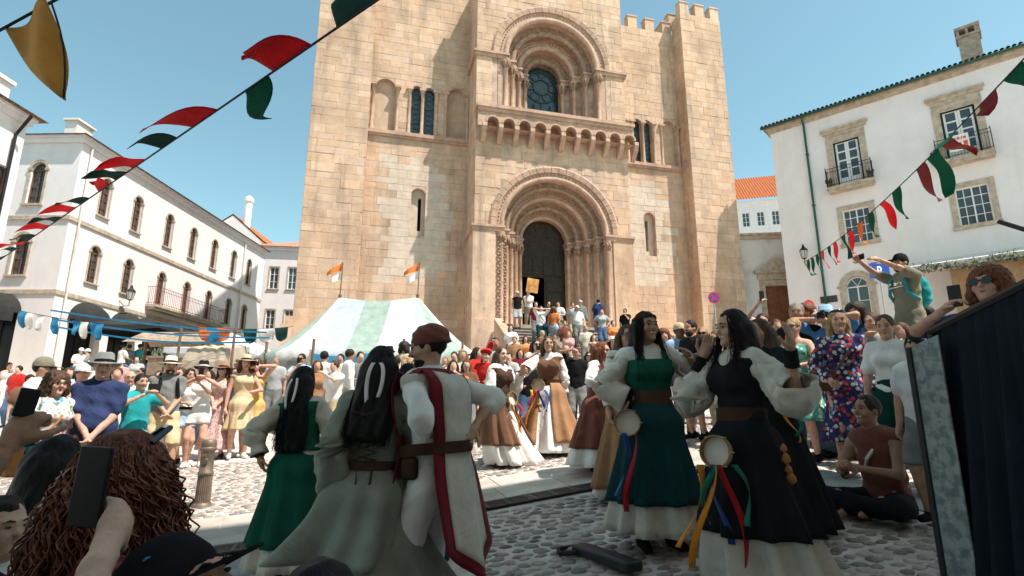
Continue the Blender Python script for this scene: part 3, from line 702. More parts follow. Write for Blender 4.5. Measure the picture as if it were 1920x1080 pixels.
# shop awning with garland and tan cloth
aw = empty('shop_awning', tuple(RH.location), R(-42), 'white awning edged with leafy garland over tan cloth', 'awning')
m_ = MB(); m_.add([(5.3, -.02, 8.05), (16, -.02, 8.05), (16, -2.0, 7.45), (5.3, -2.0, 7.45), (5.3, -2.0, 7.2), (16, -2.0, 7.2)], [(0, 1, 2, 3), (3, 2, 5, 4)]); m_.build('canopy', mat('awning_white', (.7, .66, .6), .9), aw)
m_ = MB(); n = 60
vs = [(7.2+8.5*i/n, -1.7+.12*math.sin(i*.9), z) for z in (7.15, 3.0) for i in range(n+1)]; m_.add(vs, [(i, i+1, n+2+i, n+1+i) for i in range(n)]); m_.build('tan_cloth', cloth('tan_drape', (.36, .22, .12)), aw, smooth=True)
for x in (5.4, 10.5, 15.8):
    m_ = MB(); m_.tube([(x, -1.95, 1.5), (x, -1.95, 7.3)], .05, 8); m_.build('post', woodb, aw)
leaf = mat('garland_leaf', (.09, .12, .06), .7, .5, 12, rnd=.3); m_ = MB()
for k in range(1500):
    x = random.uniform(5.3, 16); c = Vector((x, -2.03+random.gauss(0, .07), 7.3+random.gauss(0, .11)-.1*abs(math.sin(x*1.4)))); a = Vector((random.gauss(0, 1), random.gauss(0, 1), random.gauss(0, 1))).normalized()*.09; b = a.orthogonal().normalized()*.035
    m_.add([c-a, c+b, c+a, c-b], [(0, 1, 2, 3)])
g_ = m_.build('garland', leaf, aw); g_['kind'] = 'stuff'
# ------- small wing with the pedimented door
wing_o = atY(1388, 560, 32.6); WG = house('doorway_wing', (wing_o[0], wing_o[1]), -6, 4.2, 5, 1.4, 11.6, [(2.2, .72, 3.0, 8.35, False)], whiteO, 'low weathered white wall with pedimented brown door', rm=None, trim=lime)
surround(WG, 2.2, .72, 3.0, 8.35, False, .3, .07, sill=False, name='door_surround')
m_ = MB(); m_.add([(1.0, -.2, 9.25), (3.4, -.2, 9.25), (2.2, -.2, 10.1), (1.0, .02, 9.25), (3.4, .02, 9.25), (2.2, .02, 10.1)], [(0, 1, 2), (0, 3, 4, 1), (1, 4, 5, 2), (2, 5, 3, 0)]); m_.box(.9, 3.5, -.26, .02, 9.08, 9.245); m_.box(1.1, 3.3, -.1, .02, 8.7, 9.08); m_.build('pediment', lime, WG)
m_ = MB(); m_.box(1.48, 2.92, .14, .2, 3.0, 8.35)
for s in (0, 1):
    for k in range(3): m_.box(1.58+s*.7, 2.12+s*.7, .09, .14, 3.3+k*1.7, 4.7+k*1.7)
m_.build('door', mat('brown_door', (.22, .085, .04), .55, .2, 5), WG)
# ------- far house with red roof
fo = atY(1380, 430, 62); FH = house('far_house', (fo[0], 62), -14, 12, 10, 1.0, 25.2, [(1.2+k*1.6, .4, 22.2, 23.9, False) for k in range(6)], white, 'distant white house with red tiled roof beyond the tower', roof=5.5, trim=white)
m_ = MB(); n = 44
for k in range(n):
    x = -.8+13.4*k/n; m_.add([(x, -.6, 25.3), (x+.15, -.6, 25.42), (x+.305, -.6, 25.3), (x, 6, 30.6), (x+.15, 6, 30.72), (x+.305, 6, 30.6)], [(0, 1, 4, 3), (1, 2, 5, 4)])
m_.build('roof', tile, FH)
for k in range(6): window(FH, 1.2+k*1.6, .4, 22.2, 23.9, False, .15, woodw, 2, 3)
# ------- long white house at the left
ho = (-20.7, 24.8)
wx = [1.9, 4.3, 7.1, 9.6, 12.1, 14.7, 17.0]
hl = [(x, .32, 10.6, 12.3, True) for x in wx]+[(x, .32, 7.15 if not 5.6 < x < 13 else 6.95, 8.7, True) for x in wx]+[(x, .85, 2.5, 5.3, True) for x in (1.9, 4.5, 7.1, 9.8, 12.5, 15.5)]
hs = [(-1.9-k*2.9, .36, 10.55, 12.3, True) for k in range(4)]+[(-2.0-k*2.9, .36, 7.1, 8.7, True) for k in range(4)]+[(-2.4-k*3.4, .85, 2.5, 5.4, True) for k in range(3)]
LH = house('long_white_house', ho, 88.7, 19.4, 13, 1.2, 14.0, hl, white, 'long white house with arched windows and dark scalloped awnings', rm=dtile, trim=white, left_holes=hs, roof=2.5)
for (c, hw, zb, zs, a_) in hl:
    if zb > 6: surround(LH, c, hw, zb, zs, True, .09, .03); window(LH, c, hw, zb, zs, True, .14, woodb, 2, 4)
    else: window(LH, c, hw, zb, zs, True, .25, mat('dark_shopfront', (.02, .018, .018), .5), 2, 2, gl=mat('shop_dark', (.012, .012, .013), .3))
for (c, hw, zb, zs, a_) in hs:
    if zb > 6: surround(LH, -c, hw, zb, zs, True, .12, .04, sidex=0); window(LH, -c, hw, zb, zs, True, .14, woodb, 2, 4, sidex=0)
    else: window(LH, -c, hw, zb, zs, True, .25, MC['dark_shopfront'], 2, 2, gl=MC['shop_dark'], sidex=0)
m_ = MB(); m_.box(-.07, 19.4, -.07, .0, 9.75, 9.95); m_.box(-.07, 0, 0, 13, 9.75, 9.95); m_.box(-.05, 19.4, -.05, 0, 6.2, 6.4); m_.box(-.05, 0, 0, 13, 6.2, 6.4); m_.build('string_course', lime, LH)
for x_ in (.5, 16.0): m_ = MB(); m_.tube([(x_, -.1, 2), (x_, -.1, 13.6)], .05, 6); m_.build('drainpipe', whiteO, LH)
balcony(LH, 6.0, 13.4, 6.95, .6, 1.0, redi, .16)
awm = cloth('dark_awning', (.035, .035, .033))
def dome_awning(e, c, z, side=False):
    m_ = MB(); n = 12; vs = []
    for j in range(6):
        f_ = math.pi/2*j/5
        for i in range(n+1):
            a = math.pi*i/n; r_ = 1.0
            vs.append((c-r_*math.cos(a), -1.05*math.sin(f_)*(.35+.65*math.sin(a)), z+.95*math.sin(a)*math.cos(f_)+.0))
    vs += [(v[0], v[1]-.01, v[2]-.42) for v in vs[-(n+1):]]
    if side: vs = [(v[1], v[0], v[2]) for v in vs]
    m_.add(vs, [(j*(n+1)+i, j*(n+1)+i+1, (j+1)*(n+1)+i+1, (j+1)*(n+1)+i) for j in range(6) for i in range(n)])
    o = m_.build('awning', awm, e, smooth=True)
    if not side:
        t = MB()
        for k, wd in enumerate((.09, .05, .08, .08, .07, .05, .08, .07)): t.box(c-.45+k*.11, c-.45+k*.11+wd, -1.09, -1.083, z-.27, z-.15)
        t.build('awning_lettering', mat('awning_letter', (.7, .7, .68), .8), o)
for c in (1.9, 4.5, 7.1): dome_awning(LH, c, 5.2)
dome_awning(LH, 2.4, 5.3, True); wall_lamp(LH, 4.0, 6.75)
m_ = MB(); m_.box(.6, 1.6, 1.0, 1.6, 14.3, 15.2); m_.box(.5, 1.7, .9, 1.7, 15.2, 15.3); m_.build('chimney', whiteO, LH)
# ------- near-left house
NL = house('near_white_house', (-19.35, 9.5), 88.7, 10.6, 9, -1, 12.3, [(2+k*2.6, .5, 8.0, 10.0, False) for k in range(4)], white, 'white house edge with projecting tiled eave and dark downpipe', eave=.45, roof=1.5, rm=dtile, trim=white)
for k in range(4): window(NL, 2+k*2.6, .5, 8.0, 10.0, False)
m_ = MB(); m_.tube([(10.1, -.12, 0), (10.1, -.12, 11.3), (10.1, -.6, 12.1)], .06, 6); m_.build('drainpipe', blackm, NL)
m_ = MB(); m_.box(0, 10.5, .9, 1.2, 12.3, 13.7); m_.box(-.1, 10.6, .8, 1.3, 13.7, 13.85); m_.build('parapet', white, NL)
# ------- houses closing the lane
c1 = atY(488, 600, 46); CH = house('lane_house', (c1[0]-1.0, 46), 8, 6.5, 8, 1.2, 15.0, [(1.7+k*1.5, .36, z, z+1.9, False) for k in range(3) for z in (11.3, 7.6, 4.2)], white, 'white house closing the lane behind the long house', trim=white, roof=1.6, rm=tile)
for k in range(3):
    for z in (11.3, 7.6, 4.2): surround(CH, 1.7+k*1.5, .36, z, z+1.9, False, .1, .03); window(CH, 1.7+k*1.5, .36, z, z+1.9, False, .12, woodw, 2, 3)
c2 = atY(378, 420, 52); GH = empty('gabled_house', (c2[0], 52, 0), 0, 'white gabled house with tall round chimney behind the roofs', 'house')
m_ = MB(); m_.add([(0, 0, 1), (6, 0, 1), (6, 0, 17.4), (3, 0, 20.0), (0, 0, 18.0), (0, 9, 1), (6, 9, 1), (6, 9, 17.4), (3, 9, 20.0), (0, 9, 18)], [(0, 1, 2, 3, 4), (1, 6, 7, 2), (0, 4, 9, 5), (5, 9, 8, 7, 6)]); m_.build('wall', white, GH)
m_ = MB(); m_.add([(-.3, -.05, 17.9), (3, -.05, 20.15), (6.2, -.05, 17.4), (-.3, 9, 17.9), (3, 9, 20.15), (6.2, 9, 17.4)], [(0, 1, 4, 3), (1, 2, 5, 4)]); m_.build('roof', tile, GH)
m_ = MB(); m_.lathe([(.35, 17), (.35, 21.6), (.45, 21.7), (.45, 22.0), (.2, 22.3)], 12, (4.0, .8, 0)); m_.build('chimney', white, GH, smooth=False)
# ------- tall house behind the camera whose shade covers the dancers
BH = house('shading_house', (10.9, 1.97), 198.2, 26, 10, -1.5, 20, [(2+k*3, .6, z, z+2, False) for k in range(8) for z in (3, 7, 11, 15)], whiteO, 'tall plastered house standing behind the viewer', trim=lime, roof=1.0, rm=dtile)
for k in range(8):
    for z in (3, 7, 11, 15): window(BH, 2+k*3, .6, z, z+2, False)
# ------- café terrace below the long house
tm = mat('terrace_stone', (.45, .38, .30), .9, .2, 3, .008, 20)
te = meshobj('terrace', [(x, y, z) for z in (0.2, 2.15) for (x, y) in ((-27, 21.2), (-14.2, 21.2), (-12.4, 44), (-27, 44))], [(3, 2, 1, 0), (4, 5, 6, 7), (0, 1, 5, 4), (1, 2, 6, 5), (2, 3, 7, 6), (3, 0, 4, 7)], tm, kind='structure')
for k in range(2):
    m_ = MB(); m_.box(-19.5, -14.1, 20.85-.3*k, 21.199-.3*k, .2, 2.15-.3*(k+1)); m_.build('terrace_step', tm, te)
# ================================================================== TENT, STALLS, BUNTING, STREET FURNITURE
cw = cloth('tent_white', (.70, .69, .66), trans=.25); cg = cloth('tent_green', (.36, .46, .40), trans=.25); cb = cloth('tent_blue', (.50, .57, .65), trans=.25); cblue = cloth('valance_blue', (.10, .34, .55), trans=.2)
cream = cloth('cream_canvas', (.66, .60, .50), trans=.2); rope = mat('rope', (.30, .22, .13), .9); pole = mat('rough_pole', (.20, .13, .08), .85, .3)
TY = 16.2; zp = 4.25; ze = 2.42; rr = 1.95
xl = atY(637, 562, TY)[0]; xr = atY(783, 562, TY)[0]; tg = gz(-4, TY)
TE = empty('striped_pavilion', ((xl+xr)/2, TY, tg), 0, 'striped green white and blue market pavilion with two peaks', 'tent')
ox, oz = (xl+xr)/2, tg
def tpt(ang, t, base):
    z = zp-(zp-ze)*(1-(1-t)**1.35); return (base+rr*1.05*t*math.cos(ang)-ox, rr*t*math.sin(ang), z-oz)
def fan(a0, a1, base, m):
    n = 8; vs = []; na = 4
    for j in range(n+1):
        for i in range(na+1): vs.append(tpt(a0+(a1-a0)*i/na, max(j/n, .012), base))
    vs += [(v[0]*1.0, v[1], v[2]-.16-.03*(i % 2)) for i, v in enumerate(vs[-(na+1):])]
    meshobj('canvas_panel', vs, [(j*(na+1)+i, j*(na+1)+i+1, (j+1)*(na+1)+i+1, (j+1)*(na+1)+i) for j in range(n+1) for i in range(na)], m, TE, smooth=True)
seq = [cw, cg, cb, cw, cg, cb]
for k in range(6):
    a0 = math.pi*1.5-math.pi*k/6; fan(a0, a0-math.pi/6, xl, [cw, cg, cb, cw, cg, cb][k]); a0 = -math.pi*.5+math.pi*k/6; fan(a0, a0+math.pi/6, xr, [cb, cg, cw, cb, cg, cw][k])
for sgn in (-1, 1):
    for k in range(3):
        n = 8; vs = []
        for j in range(n+2):
            t = min(j, n)/n; t = max(t, .012)
            for i in range(3):
                f_ = (k+i/2)/3; sag = .12*math.sin(math.pi*f_)*(1-t*.6); p = tpt(sgn*math.pi/2, t, xl+(xr-xl)*f_); vs.append((p[0], p[1], p[2]-sag-(.17 if j > n else 0)))
        meshobj('canvas_panel', vs, [(j*3+i, j*3+i+1, j*3+4+i, j*3+3+i) for j in range(n+1) for i in range(2)], [cb, cg, cw][k], TE, smooth=True)
for b in (xl, xr):
    m_ = MB(); m_.tube([(b-ox, 0, 0), (b-ox, 0, zp-oz+.05)], .05, 8); m_.build('tent_pole', pole, TE)
def wallpanel(a0, a1, base, m, name='wall_panel', lo=0.0, hi=ze):
    n = 14; vs = []
    for z in (hi-.1, (hi+oz)/2, oz+lo):
        for i in range(n+1):
            a = a0+(a1-a0)*i/n; q = 1.0+.02*math.sin(i*2.5); vs.append((base+rr*1.05*q*math.cos(a)-ox, rr*q*math.sin(a), z-oz))
    meshobj(name, vs, [(j*(n+1)+i, j*(n+1)+i+1, (j+1)*(n+1)+i+1, (j+1)*(n+1)+i) for j in range(2) for i in range(n)], m, TE, smooth=True)
wallpanel(math.pi*.5, math.pi*1.12, xl, cream); wallpanel(math.pi*1.12, math.pi*1.3, xl, cloth('tent_wall_green', (.10, .26, .16)), lo=.0, hi=ze-.7); wallpanel(-.3*math.pi, .5*math.pi, xr, cream)
vs = []; n = 20
for z in (ze-.06, ze-.30):
    for i in range(n+1): vs.append((xl+(xr+.6-xl)*i/n-ox, -rr-.02+.015*math.sin(i*2), z-oz-.08*math.sin(math.pi*((i*2/n) % 1))))
meshobj('valance', vs, [(i, i+1, n+2+i, n+1+i) for i in range(n)], cblue, TE, smooth=True)
for b, a in ((xl, math.pi*1.25), (xl, math.pi*1.5), (xr, math.pi*1.5), (xr, -math.pi*.25), (xl, math.pi)):
    m_ = MB(); x = b+rr*1.05*math.cos(a)-ox; y = rr*math.sin(a); g_ = gz(x+ox, y+TY)-oz; m_.tube([(x, y, g_), (x+.03, y, ze-oz+.3)], .035, 6); m_.build('eave_pole', pole, TE)
    m_ = MB(); m_.tube([(x, y, ze-oz+.1), (x+.9*math.cos(a), y+.9*math.sin(a), g_)], .012, 5); m_.build('guy_rope', rope, TE)
def pennant(base, s):
    f = empty('pennant', (base, TY, zp), 0, 'small orange and white pennant on %s tent peak' % s, 'flag', 'pennants on the pavilion')
    m_ = MB(); m_.tube([(0, 0, 0), (0.02, 0, 1.05)], .018, 6); m_.build('staff', pole, f)
    for k, (z0, z1, m) in enumerate(((.55, .82, cloth('pennant_white', (.8, .78, .74))), (.80, 1.05, cloth('pennant_orange', (.75, .22, .05))))):
        vs = []; n = 6
        for j in (0, 1):
            for i in range(n+1): t = i/n; vs.append((-.45*t*(1 if k else .7), .05*math.sin(t*6+k), (z0 if j == 0 else z1)-(.2*t)*(1 if j else .3)-.12*t))
        meshobj('flag_cloth', vs, [(i, i+1, n+2+i, n+1+i) for i in range(n)], m, f)
pennant(xl, 'left'); pennant(xr, 'right')
# ---- canvas stall, small canopy, planter, rustic frame
def P3(px, py, Y): return atY(px, py, Y)
sx0, sx1 = P3(368, 670, 17)[0], P3(452, 670, 17)[0]; g_ = gz(sx0, 17)
ST = empty('canvas_stall', ((sx0+sx1)/2, 17, g_), 0, 'beige canvas covered market stall with pole frame', 'stall'); hw = (sx1-sx0)/2
m_ = MB(); n = 10
vs = []
for (y, z, k) in ((-.7, .0, 1.05), (-.72, 1.35, 1.0), (-.6, 1.75, .9), (.5, 1.95, .86), (.7, 1.3, 1), (.7, 0, 1.05)):
    for i in range(n+1): vs.append((hw*k*(2*i/n-1), y+.02*math.sin(i*3), z+.03*math.sin(i*1.7)))
m_.add(vs, [(j*(n+1)+i, j*(n+1)+i+1, (j+1)*(n+1)+i+1, (j+1)*(n+1)+i) for j in range(5) for i in range(n)]); m_.add([vs[j*(n+1)] for j in range(6)], [(0, 1, 2, 3, 4, 5)]); m_.add([vs[j*(n+1)+n] for j in range(6)], [(5, 4, 3, 2, 1, 0)])
m_.build('canvas_cover', cloth('stall_canvas', (.42, .35, .27)), ST, smooth=False)
for x in (-hw-.12, hw+.1): m_ = MB(); m_.tube([(x, -.75, 0), (x, -.75, 2.3)], .035, 6); m_.build('stall_pole', pole, ST)
m_ = MB(); m_.tube([(-hw-.3, -.75, 2.15), (hw+.3, -.75, 2.2)], .03, 6); m_.build('crossbar', pole, ST)
RF = empty('rustic_stall', (P3(325, 660, 18)[0], 18, gz(-11, 18)), 0, 'rustic wooden stall with little pitched roof', 'stall')
for k, x in enumerate((-.9, .9)): m_ = MB(); m_.tube([(x, 0, 0), (x*1.02, 0, 2.1)], .05, 6); m_.build('post', pole, RF)
m_ = MB(); m_.add([(-1.3, -.6, 1.95), (1.3, -.6, 1.95), (1.1, .1, 2.35), (-1.1, .1, 2.35), (-1.3, .8, 1.95), (1.3, .8, 1.95)], [(0, 1, 2, 3), (3, 2, 5, 4)]); m_.build('stall_roof', mat('straw_boards', (.33, .25, .17), .9, .3, 9), RF)
m_ = MB(); m_.box(-.9, .9, -.1, .5, 0.0, .95); m_.build('counter', mat('counter_wood', (.24, .17, .11), .8, .3, 6), RF)
def canopy(name, px, py, Y, w, h, m, label, z_e):
    c = P3(px, py, Y); g = 2.15 if Y > 21 else gz(c[0], Y); e = empty(name, (c[0], Y, g), 0, label, 'parasol' if 'parasol' in name else 'canopy')
    zt = c[2]-g; vs = [(0, 0, zt)]; ring = [(-w, -w, 1), (0, -w*1.0, .96), (w, -w, 1), (w, 0, .96), (w, w, 1), (0, w, .96), (-w, w, 1), (-w, 0, .96)]
    vs += [(a, b, (zt-h)*q) for a, b, q in ring]; vs += [(a, b, (zt-h)*q-.2) for a, b, q in ring]
    meshobj('canopy_cloth', vs, [(0, 1+k, 1+(k+1) % 8) for k in range(8)]+[(1+k, 9+k, 9+(k+1) % 8, 1+(k+1) % 8) for k in range(8)], m, e)
    if 'parasol' in name: m_ = MB(); m_.tube([(0, 0, 0), (0, 0, zt)], .035, 8); m_.build('mast', blackm, e); m_ = MB(); m_.lathe([(.35, 0), (.35, .08), (.06, .12)], 12); m_.build('base', blackm, e)
    else:
        for a in (-1, 1):
            for b in (-1, 1): m_ = MB(); m_.tube([(a*w*.97, b*w*.97, 0), (a*w*.97, b*w*.97, zt-h)], .025, 6); m_.build('leg', blackm, e)
canopy('pop_up_canopy', 432, 622, 21, 1.5, .75, cloth('canopy_pale', (.62, .66, .70), trans=.2), 'pale grey pop-up canopy behind canvas stall', 0)
canopy('cafe_parasol', 275, 596, 24, 1.7, .5, awm, 'black square café parasol beside the awnings', 0)
canopy('cafe_parasol', 322, 604, 26.5, 1.7, .5, awm, 'black square café parasol beyond the first one', 0)
PL = empty('planter_box', (P3(318, 680, 21.5)[0], 21.6, 2.15), 0, 'brown wooden planter box on the café terrace', 'planter'); m_ = MB(); m_.box(-.75, .75, -.25, .25, 0, .8); m_.box(-.8, .8, -.29, .29, .8, .88); m_.build('box', mat('planter_brown', (.27, .19, .13), .8), PL)
m_ = MB()
for k in range(120): x = random.uniform(-.7, .7); c = Vector((x, random.uniform(-.2, .2), .85)); a = Vector((random.gauss(0, .12), random.gauss(0, .1), random.uniform(.12, .4))); b = a.orthogonal().normalized()*.03; m_.add([c, c+a*.5+b, c+a, c+a*.5-b], [(0, 1, 2, 3)])
m_.build('plant_leaves', leaf, PL)
# ---- bunting
bun_cols = {'g': cloth('bunting_green', (.008, .10, .055), trans=.2), 'r': cloth('bunting_red', (.72, .010, .016), trans=.25), 'd': cloth('bunting_darkgreen', (.018, .055, .05), trans=.12), 'm': cloth('bunting_maroon', (.22, .018, .018), trans=.2), 'o': cloth('bunting_orange', (.75, .17, .02), trans=.25), 'y': cloth('bunting_ochre', (.66, .37, .10), trans=.3), 'b': cloth('bunting_blue', (.03, .22, .42), trans=.2), 'w': cloth('bunting_white', (.75, .72, .66), trans=.2)}
cord = mat('dark_cord', (.02, .02, .022), .8)
def on_string(P0, P1, px):
    a, b = 0.0, 1.0
    f_ = lambda t: 960+FPX*(lambda q: q[0]/(q[1]*math.cos(PITCH)+(q[2]-CAMZ)*math.sin(PITCH)))(P0+(P1-P0)*t)
    for _ in range(40):
        m = (a+b)/2
        if (f_(m)-px)*(f_(0)-px) > 0: a = m
        else: b = m
    return (a+b)/2
def bunting(name, P0, P1, flags, label, flab, grp, Ls=.34, wind=(-.9, .1, .35), r=.008, drop=.42, sag=0.0, big=1.0):
    S = empty(name, tuple(P0), 0, label, 'bunting'); d_ = P1-P0; ln = np.linalg.norm(d_); m_ = MB()
    at_ = lambda t: d_*t-np.array([0, 0, 4*sag*t*(1-t)])
    m_.tube([tuple(at_(t)) for t in np.linspace(0, 1, 24)], r, 5); m_.build('cord', cord, S)
    for k, fl in enumerate(flags):
        px, c = fl[0], fl[1]; wv = np.array(fl[2] if len(fl) > 2 else wind, float); L = fl[3] if len(fl) > 3 else Ls; dr_ = fl[4] if len(fl) > 4 else drop
        t = on_string(P0, P1, px); bg_ = big if k < 4 or big == 1 else 1.05; L *= bg_; dr_ *= bg_; ha = L/ln/2; n, mm = 10, 9; vs = []; ph = random.random()*6; wv = wv/np.linalg.norm(wv); side = np.cross(wv, d_/ln); side /= np.linalg.norm(side)+1e-9
        for j in range(mm+1):
            q = j/mm
            for i in range(n+1):
                s = 2*i/n-1; taper = (1-.25*q)*math.sqrt(max(0, 1-(max(0, q-.55)/.46)**2.2))
                p = at_(t+ha*s*taper)+wv*dr_*q+side*(.055*math.sin(q*4.2+ph+s*.8)*q*1.4)+np.array([0, 0, -.16*q*q*dr_/.42+.05*math.sin(ph+q*5)*q])
                vs.append(p)
        o = meshobj('bunting_flag', vs, [(j*(n+1)+i, j*(n+1)+i+1, (j+1)*(n+1)+i+1, (j+1)*(n+1)+i) for j in range(mm) for i in range(n)], bun_cols[c], S, smooth=True)
        sd = o.modifiers.new('thickness', 'SOLIDIFY'); sd.thickness = .004
    return S
seqL = [(672, 'd', (-.2, .2, .6), .3), (548, 'r', (-.75, .1, .55), .34, .36), (480, 'g', (.25, .2, -.6), .24, .15), (385, 'r'), (318, 'd', (-.9, .1, .42)), (262, 'r'), (228, 'd', (-.7, .1, .3)), (195, 'r', (-.5, .2, .55)), (160, 'd'), (136, 'r'), (110, 'd'), (88, 'r'), (62, 'd'), (45, 'r', (-.8, 0, .1)), (28, 'g'), (12, 'g', (-.8, 0, -.2)), (2, 'd')]
bunting('bunting_line', atY(740, -22, 2.55), atY(-30, 508, 10.2), seqL, 'string of red and green bunting flags crossing before the cathedral', '', '', wind=(-.95, .1, .3), big=1.4)
W_ = (.25, .1, -1)
seqR = [(1897, 'g', (.5, -.1, -.45), .4, .36), (1852, 'm', (-.3, .2, -.6), .5, .16), (1790, 'g', (-.6, .1, -.4), .42, .4), (1768, 'm', (.5, 0, -.12), .32, .42), (1745, 'g', (.4, .1, -.8), .42, .46), (1722, 'm', (.35, .1, -.6), .36, .5), (1676, 'g', W_, .42, .44), (1650, 'r', (.4, 0, -.5)), (1628, 'g', W_), (1608, 'o', (.2, .1, -.8)), (1590, 'r', W_), (1578, 'd', W_), (1562, 'r', W_), (1552, 'd', W_), (1540, 'r', W_), (1530, 'g', W_), (1521, 'g', W_), (1514, 'g', W_)]
bunting('bunting_line', atY(1950, 78, 5.0), atY(1506, 492, 17.5), seqR, 'string of green and maroon bunting flags beside white house', '', '', wind=W_, drop=.4, Ls=.32, r=.009, sag=.25)
# ochre flag overhead
A, B, C = atY(8, 52, 3.0), atY(96, 4, 2.9), atY(119, 186, 3.0)
yf = empty('ochre_flag', tuple(B), 0, 'large ochre triangular flag hanging from overhead cord', 'flag'); vs = []; n = 12
for j in range(n+1):
    for i in range(n+1):
        t = j/n; s = i/n; p = (A*(1-s)+B*s)*(1-t)+C*t-B; sd_ = math.sin(t*math.pi)*.05; p = p+np.array([-.10*math.sin(t*math.pi)*(1-s)*0.6+.04*math.sin(t*math.pi)*s, .05*math.sin(s*5+t*4)*(1-t*.6), 0]); vs.append(p)
o = meshobj('flag_cloth', vs, [(j*(n+1)+i, j*(n+1)+i+1, (j+1)*(n+1)+i+1, (j+1)*(n+1)+i) for j in range(n) for i in range(n)], bun_cols['y'], yf, smooth=True); sd = o.modifiers.new('thickness', 'SOLIDIFY'); sd.thickness = .004
m_ = MB(); e0 = A+(A-B)*1.2-B; e1 = B+(B-A)*1.5-B; m_.tube([tuple(e0), tuple(e1)], .009, 5); m_.build('cord', cord, yf)
m_ = MB(); m_.tube([tuple((B*(1-t)+C*t)-B+np.array([.04*math.sin(t*math.pi), 0, 0])) for t in np.linspace(0, 1, 8)], .006, 5); m_.build('flag_hem', cord, yf)
# blue ribbons and little flags strung over the stalls
def ribbon(name, pts, w, m, label, cat='ribbon', group=None):
    vs = []
    for p in pts: vs += [tuple(p), (p[0], p[1]+.01, p[2]-w)]
    o = meshobj(name, vs, [(2*i, 2*i+2, 2*i+3, 2*i+1) for i in range(len(pts)-1)], m, label=label, cat=cat, group=group); sd = o.modifiers.new('thickness', 'SOLIDIFY'); sd.thickness = .006; return o
rb = cloth('ribbon_blue', (.04, .27, .50), trans=.2)
for k, (a, b, l) in enumerate((((95, 580), (500, 622), 'upper'), ((100, 597), (505, 632), 'middle'), ((110, 612), (470, 640), 'lower'))):
    p0, p1 = atY(*a, 15), atY(*b, 16.5); ribbon('blue_ribbon', [p0*(1-t)+p1*t-np.array([0, 0, .35*math.sin(t*math.pi)*(.3+.1*k)]) for t in np.linspace(0, 1, 20)], .045, rb, 'long blue ribbon strung above the stalls, %s of three' % l, group='blue ribbons above the stalls')
bunting('festoon', atY(-5, 572, 15.2), atY(245, 610, 15), [(45, 'b'), (58, 'w'), (78, 'w'), (105, 'b', (.2, 0, -1)), (145, 'b'), (160, 'w'), (178, 'b'), (188, 'b')], 'festoon of blue and white flags before the café', '', '', wind=(.05, 0, -1), drop=.3, Ls=.24, sag=.1)
bunting('festoon', atY(370, 610, 17), atY(550, 612, 17.5), [(385, 'o'), (402, 'b'), (420, 'o'), (470, 'd', (.1, 0, -1)), (500, 'w', (.1, 0, -1), .5), (528, 'd', (.1, 0, -1), .4)], 'festoon of orange blue and grey flags beside the pavilion', '', '', wind=(.05, 0, -1), drop=.32, Ls=.4, sag=.1)
# bollards
bm_ = mat('bollard_bronze', (.20, .155, .115), .5, .25, 8, .002, 60, metal=.35)
def bollard(x, y, label, h=.76):
    e = empty('bollard', (x, y, gz(x, y)), 0, label, 'bollard', 'bollards at the edge of the square'); s = h/.76; m_ = MB()
    prof = [(.105, -.05), (.105, .03), (.09, .05), (.086, .06)]; m_.lathe(prof, 20); n = 24; vs = []
    for z, r_ in ((.06, .084), (.36, .078)):
        for k in range(n*2): a = math.pi*k/n; q = r_*(1 if k % 2 else .9); vs.append((q*math.cos(a), q*math.sin(a), z))
    m_.add(vs, [(k, (k+1) % (2*n), 2*n+(k+1) % (2*n), 2*n+k) for k in range(2*n)])
    m_.lathe([(.078, .36), (.086, .37), (.086, .39), (.076, .4), (.073, .62), (.086, .635), (.09, .66), (.08, .675)], 20); o = m_.build('post', bm_, e); autosmooth(o, 50)
    m_ = MB(); m_.lathe([(.08, .675), (.084, .70), (.084, .74), (.07, .757), (.001, .762)], 20); o = m_.build('cap', bm_, e); autosmooth(o, 40)
    m_ = MB(); m_.lathe([(.001, -.012), (.03, -.01), (.034, .0)], 12, (.02, -.075, .52), axis='y'); m_.box(-.02, .02, -.09, -.07, .57, .6); m_.build('crest', bm_, e, smooth=False); return e
b0 = onG(378, 953); bollard(b0[0], b0[1], 'bronze fluted bollard with crest beside the paving slabs')
b1 = atY(45, 740, 15); bollard(b1[0], 15, 'bronze bollard far back near the café terrace', .95)
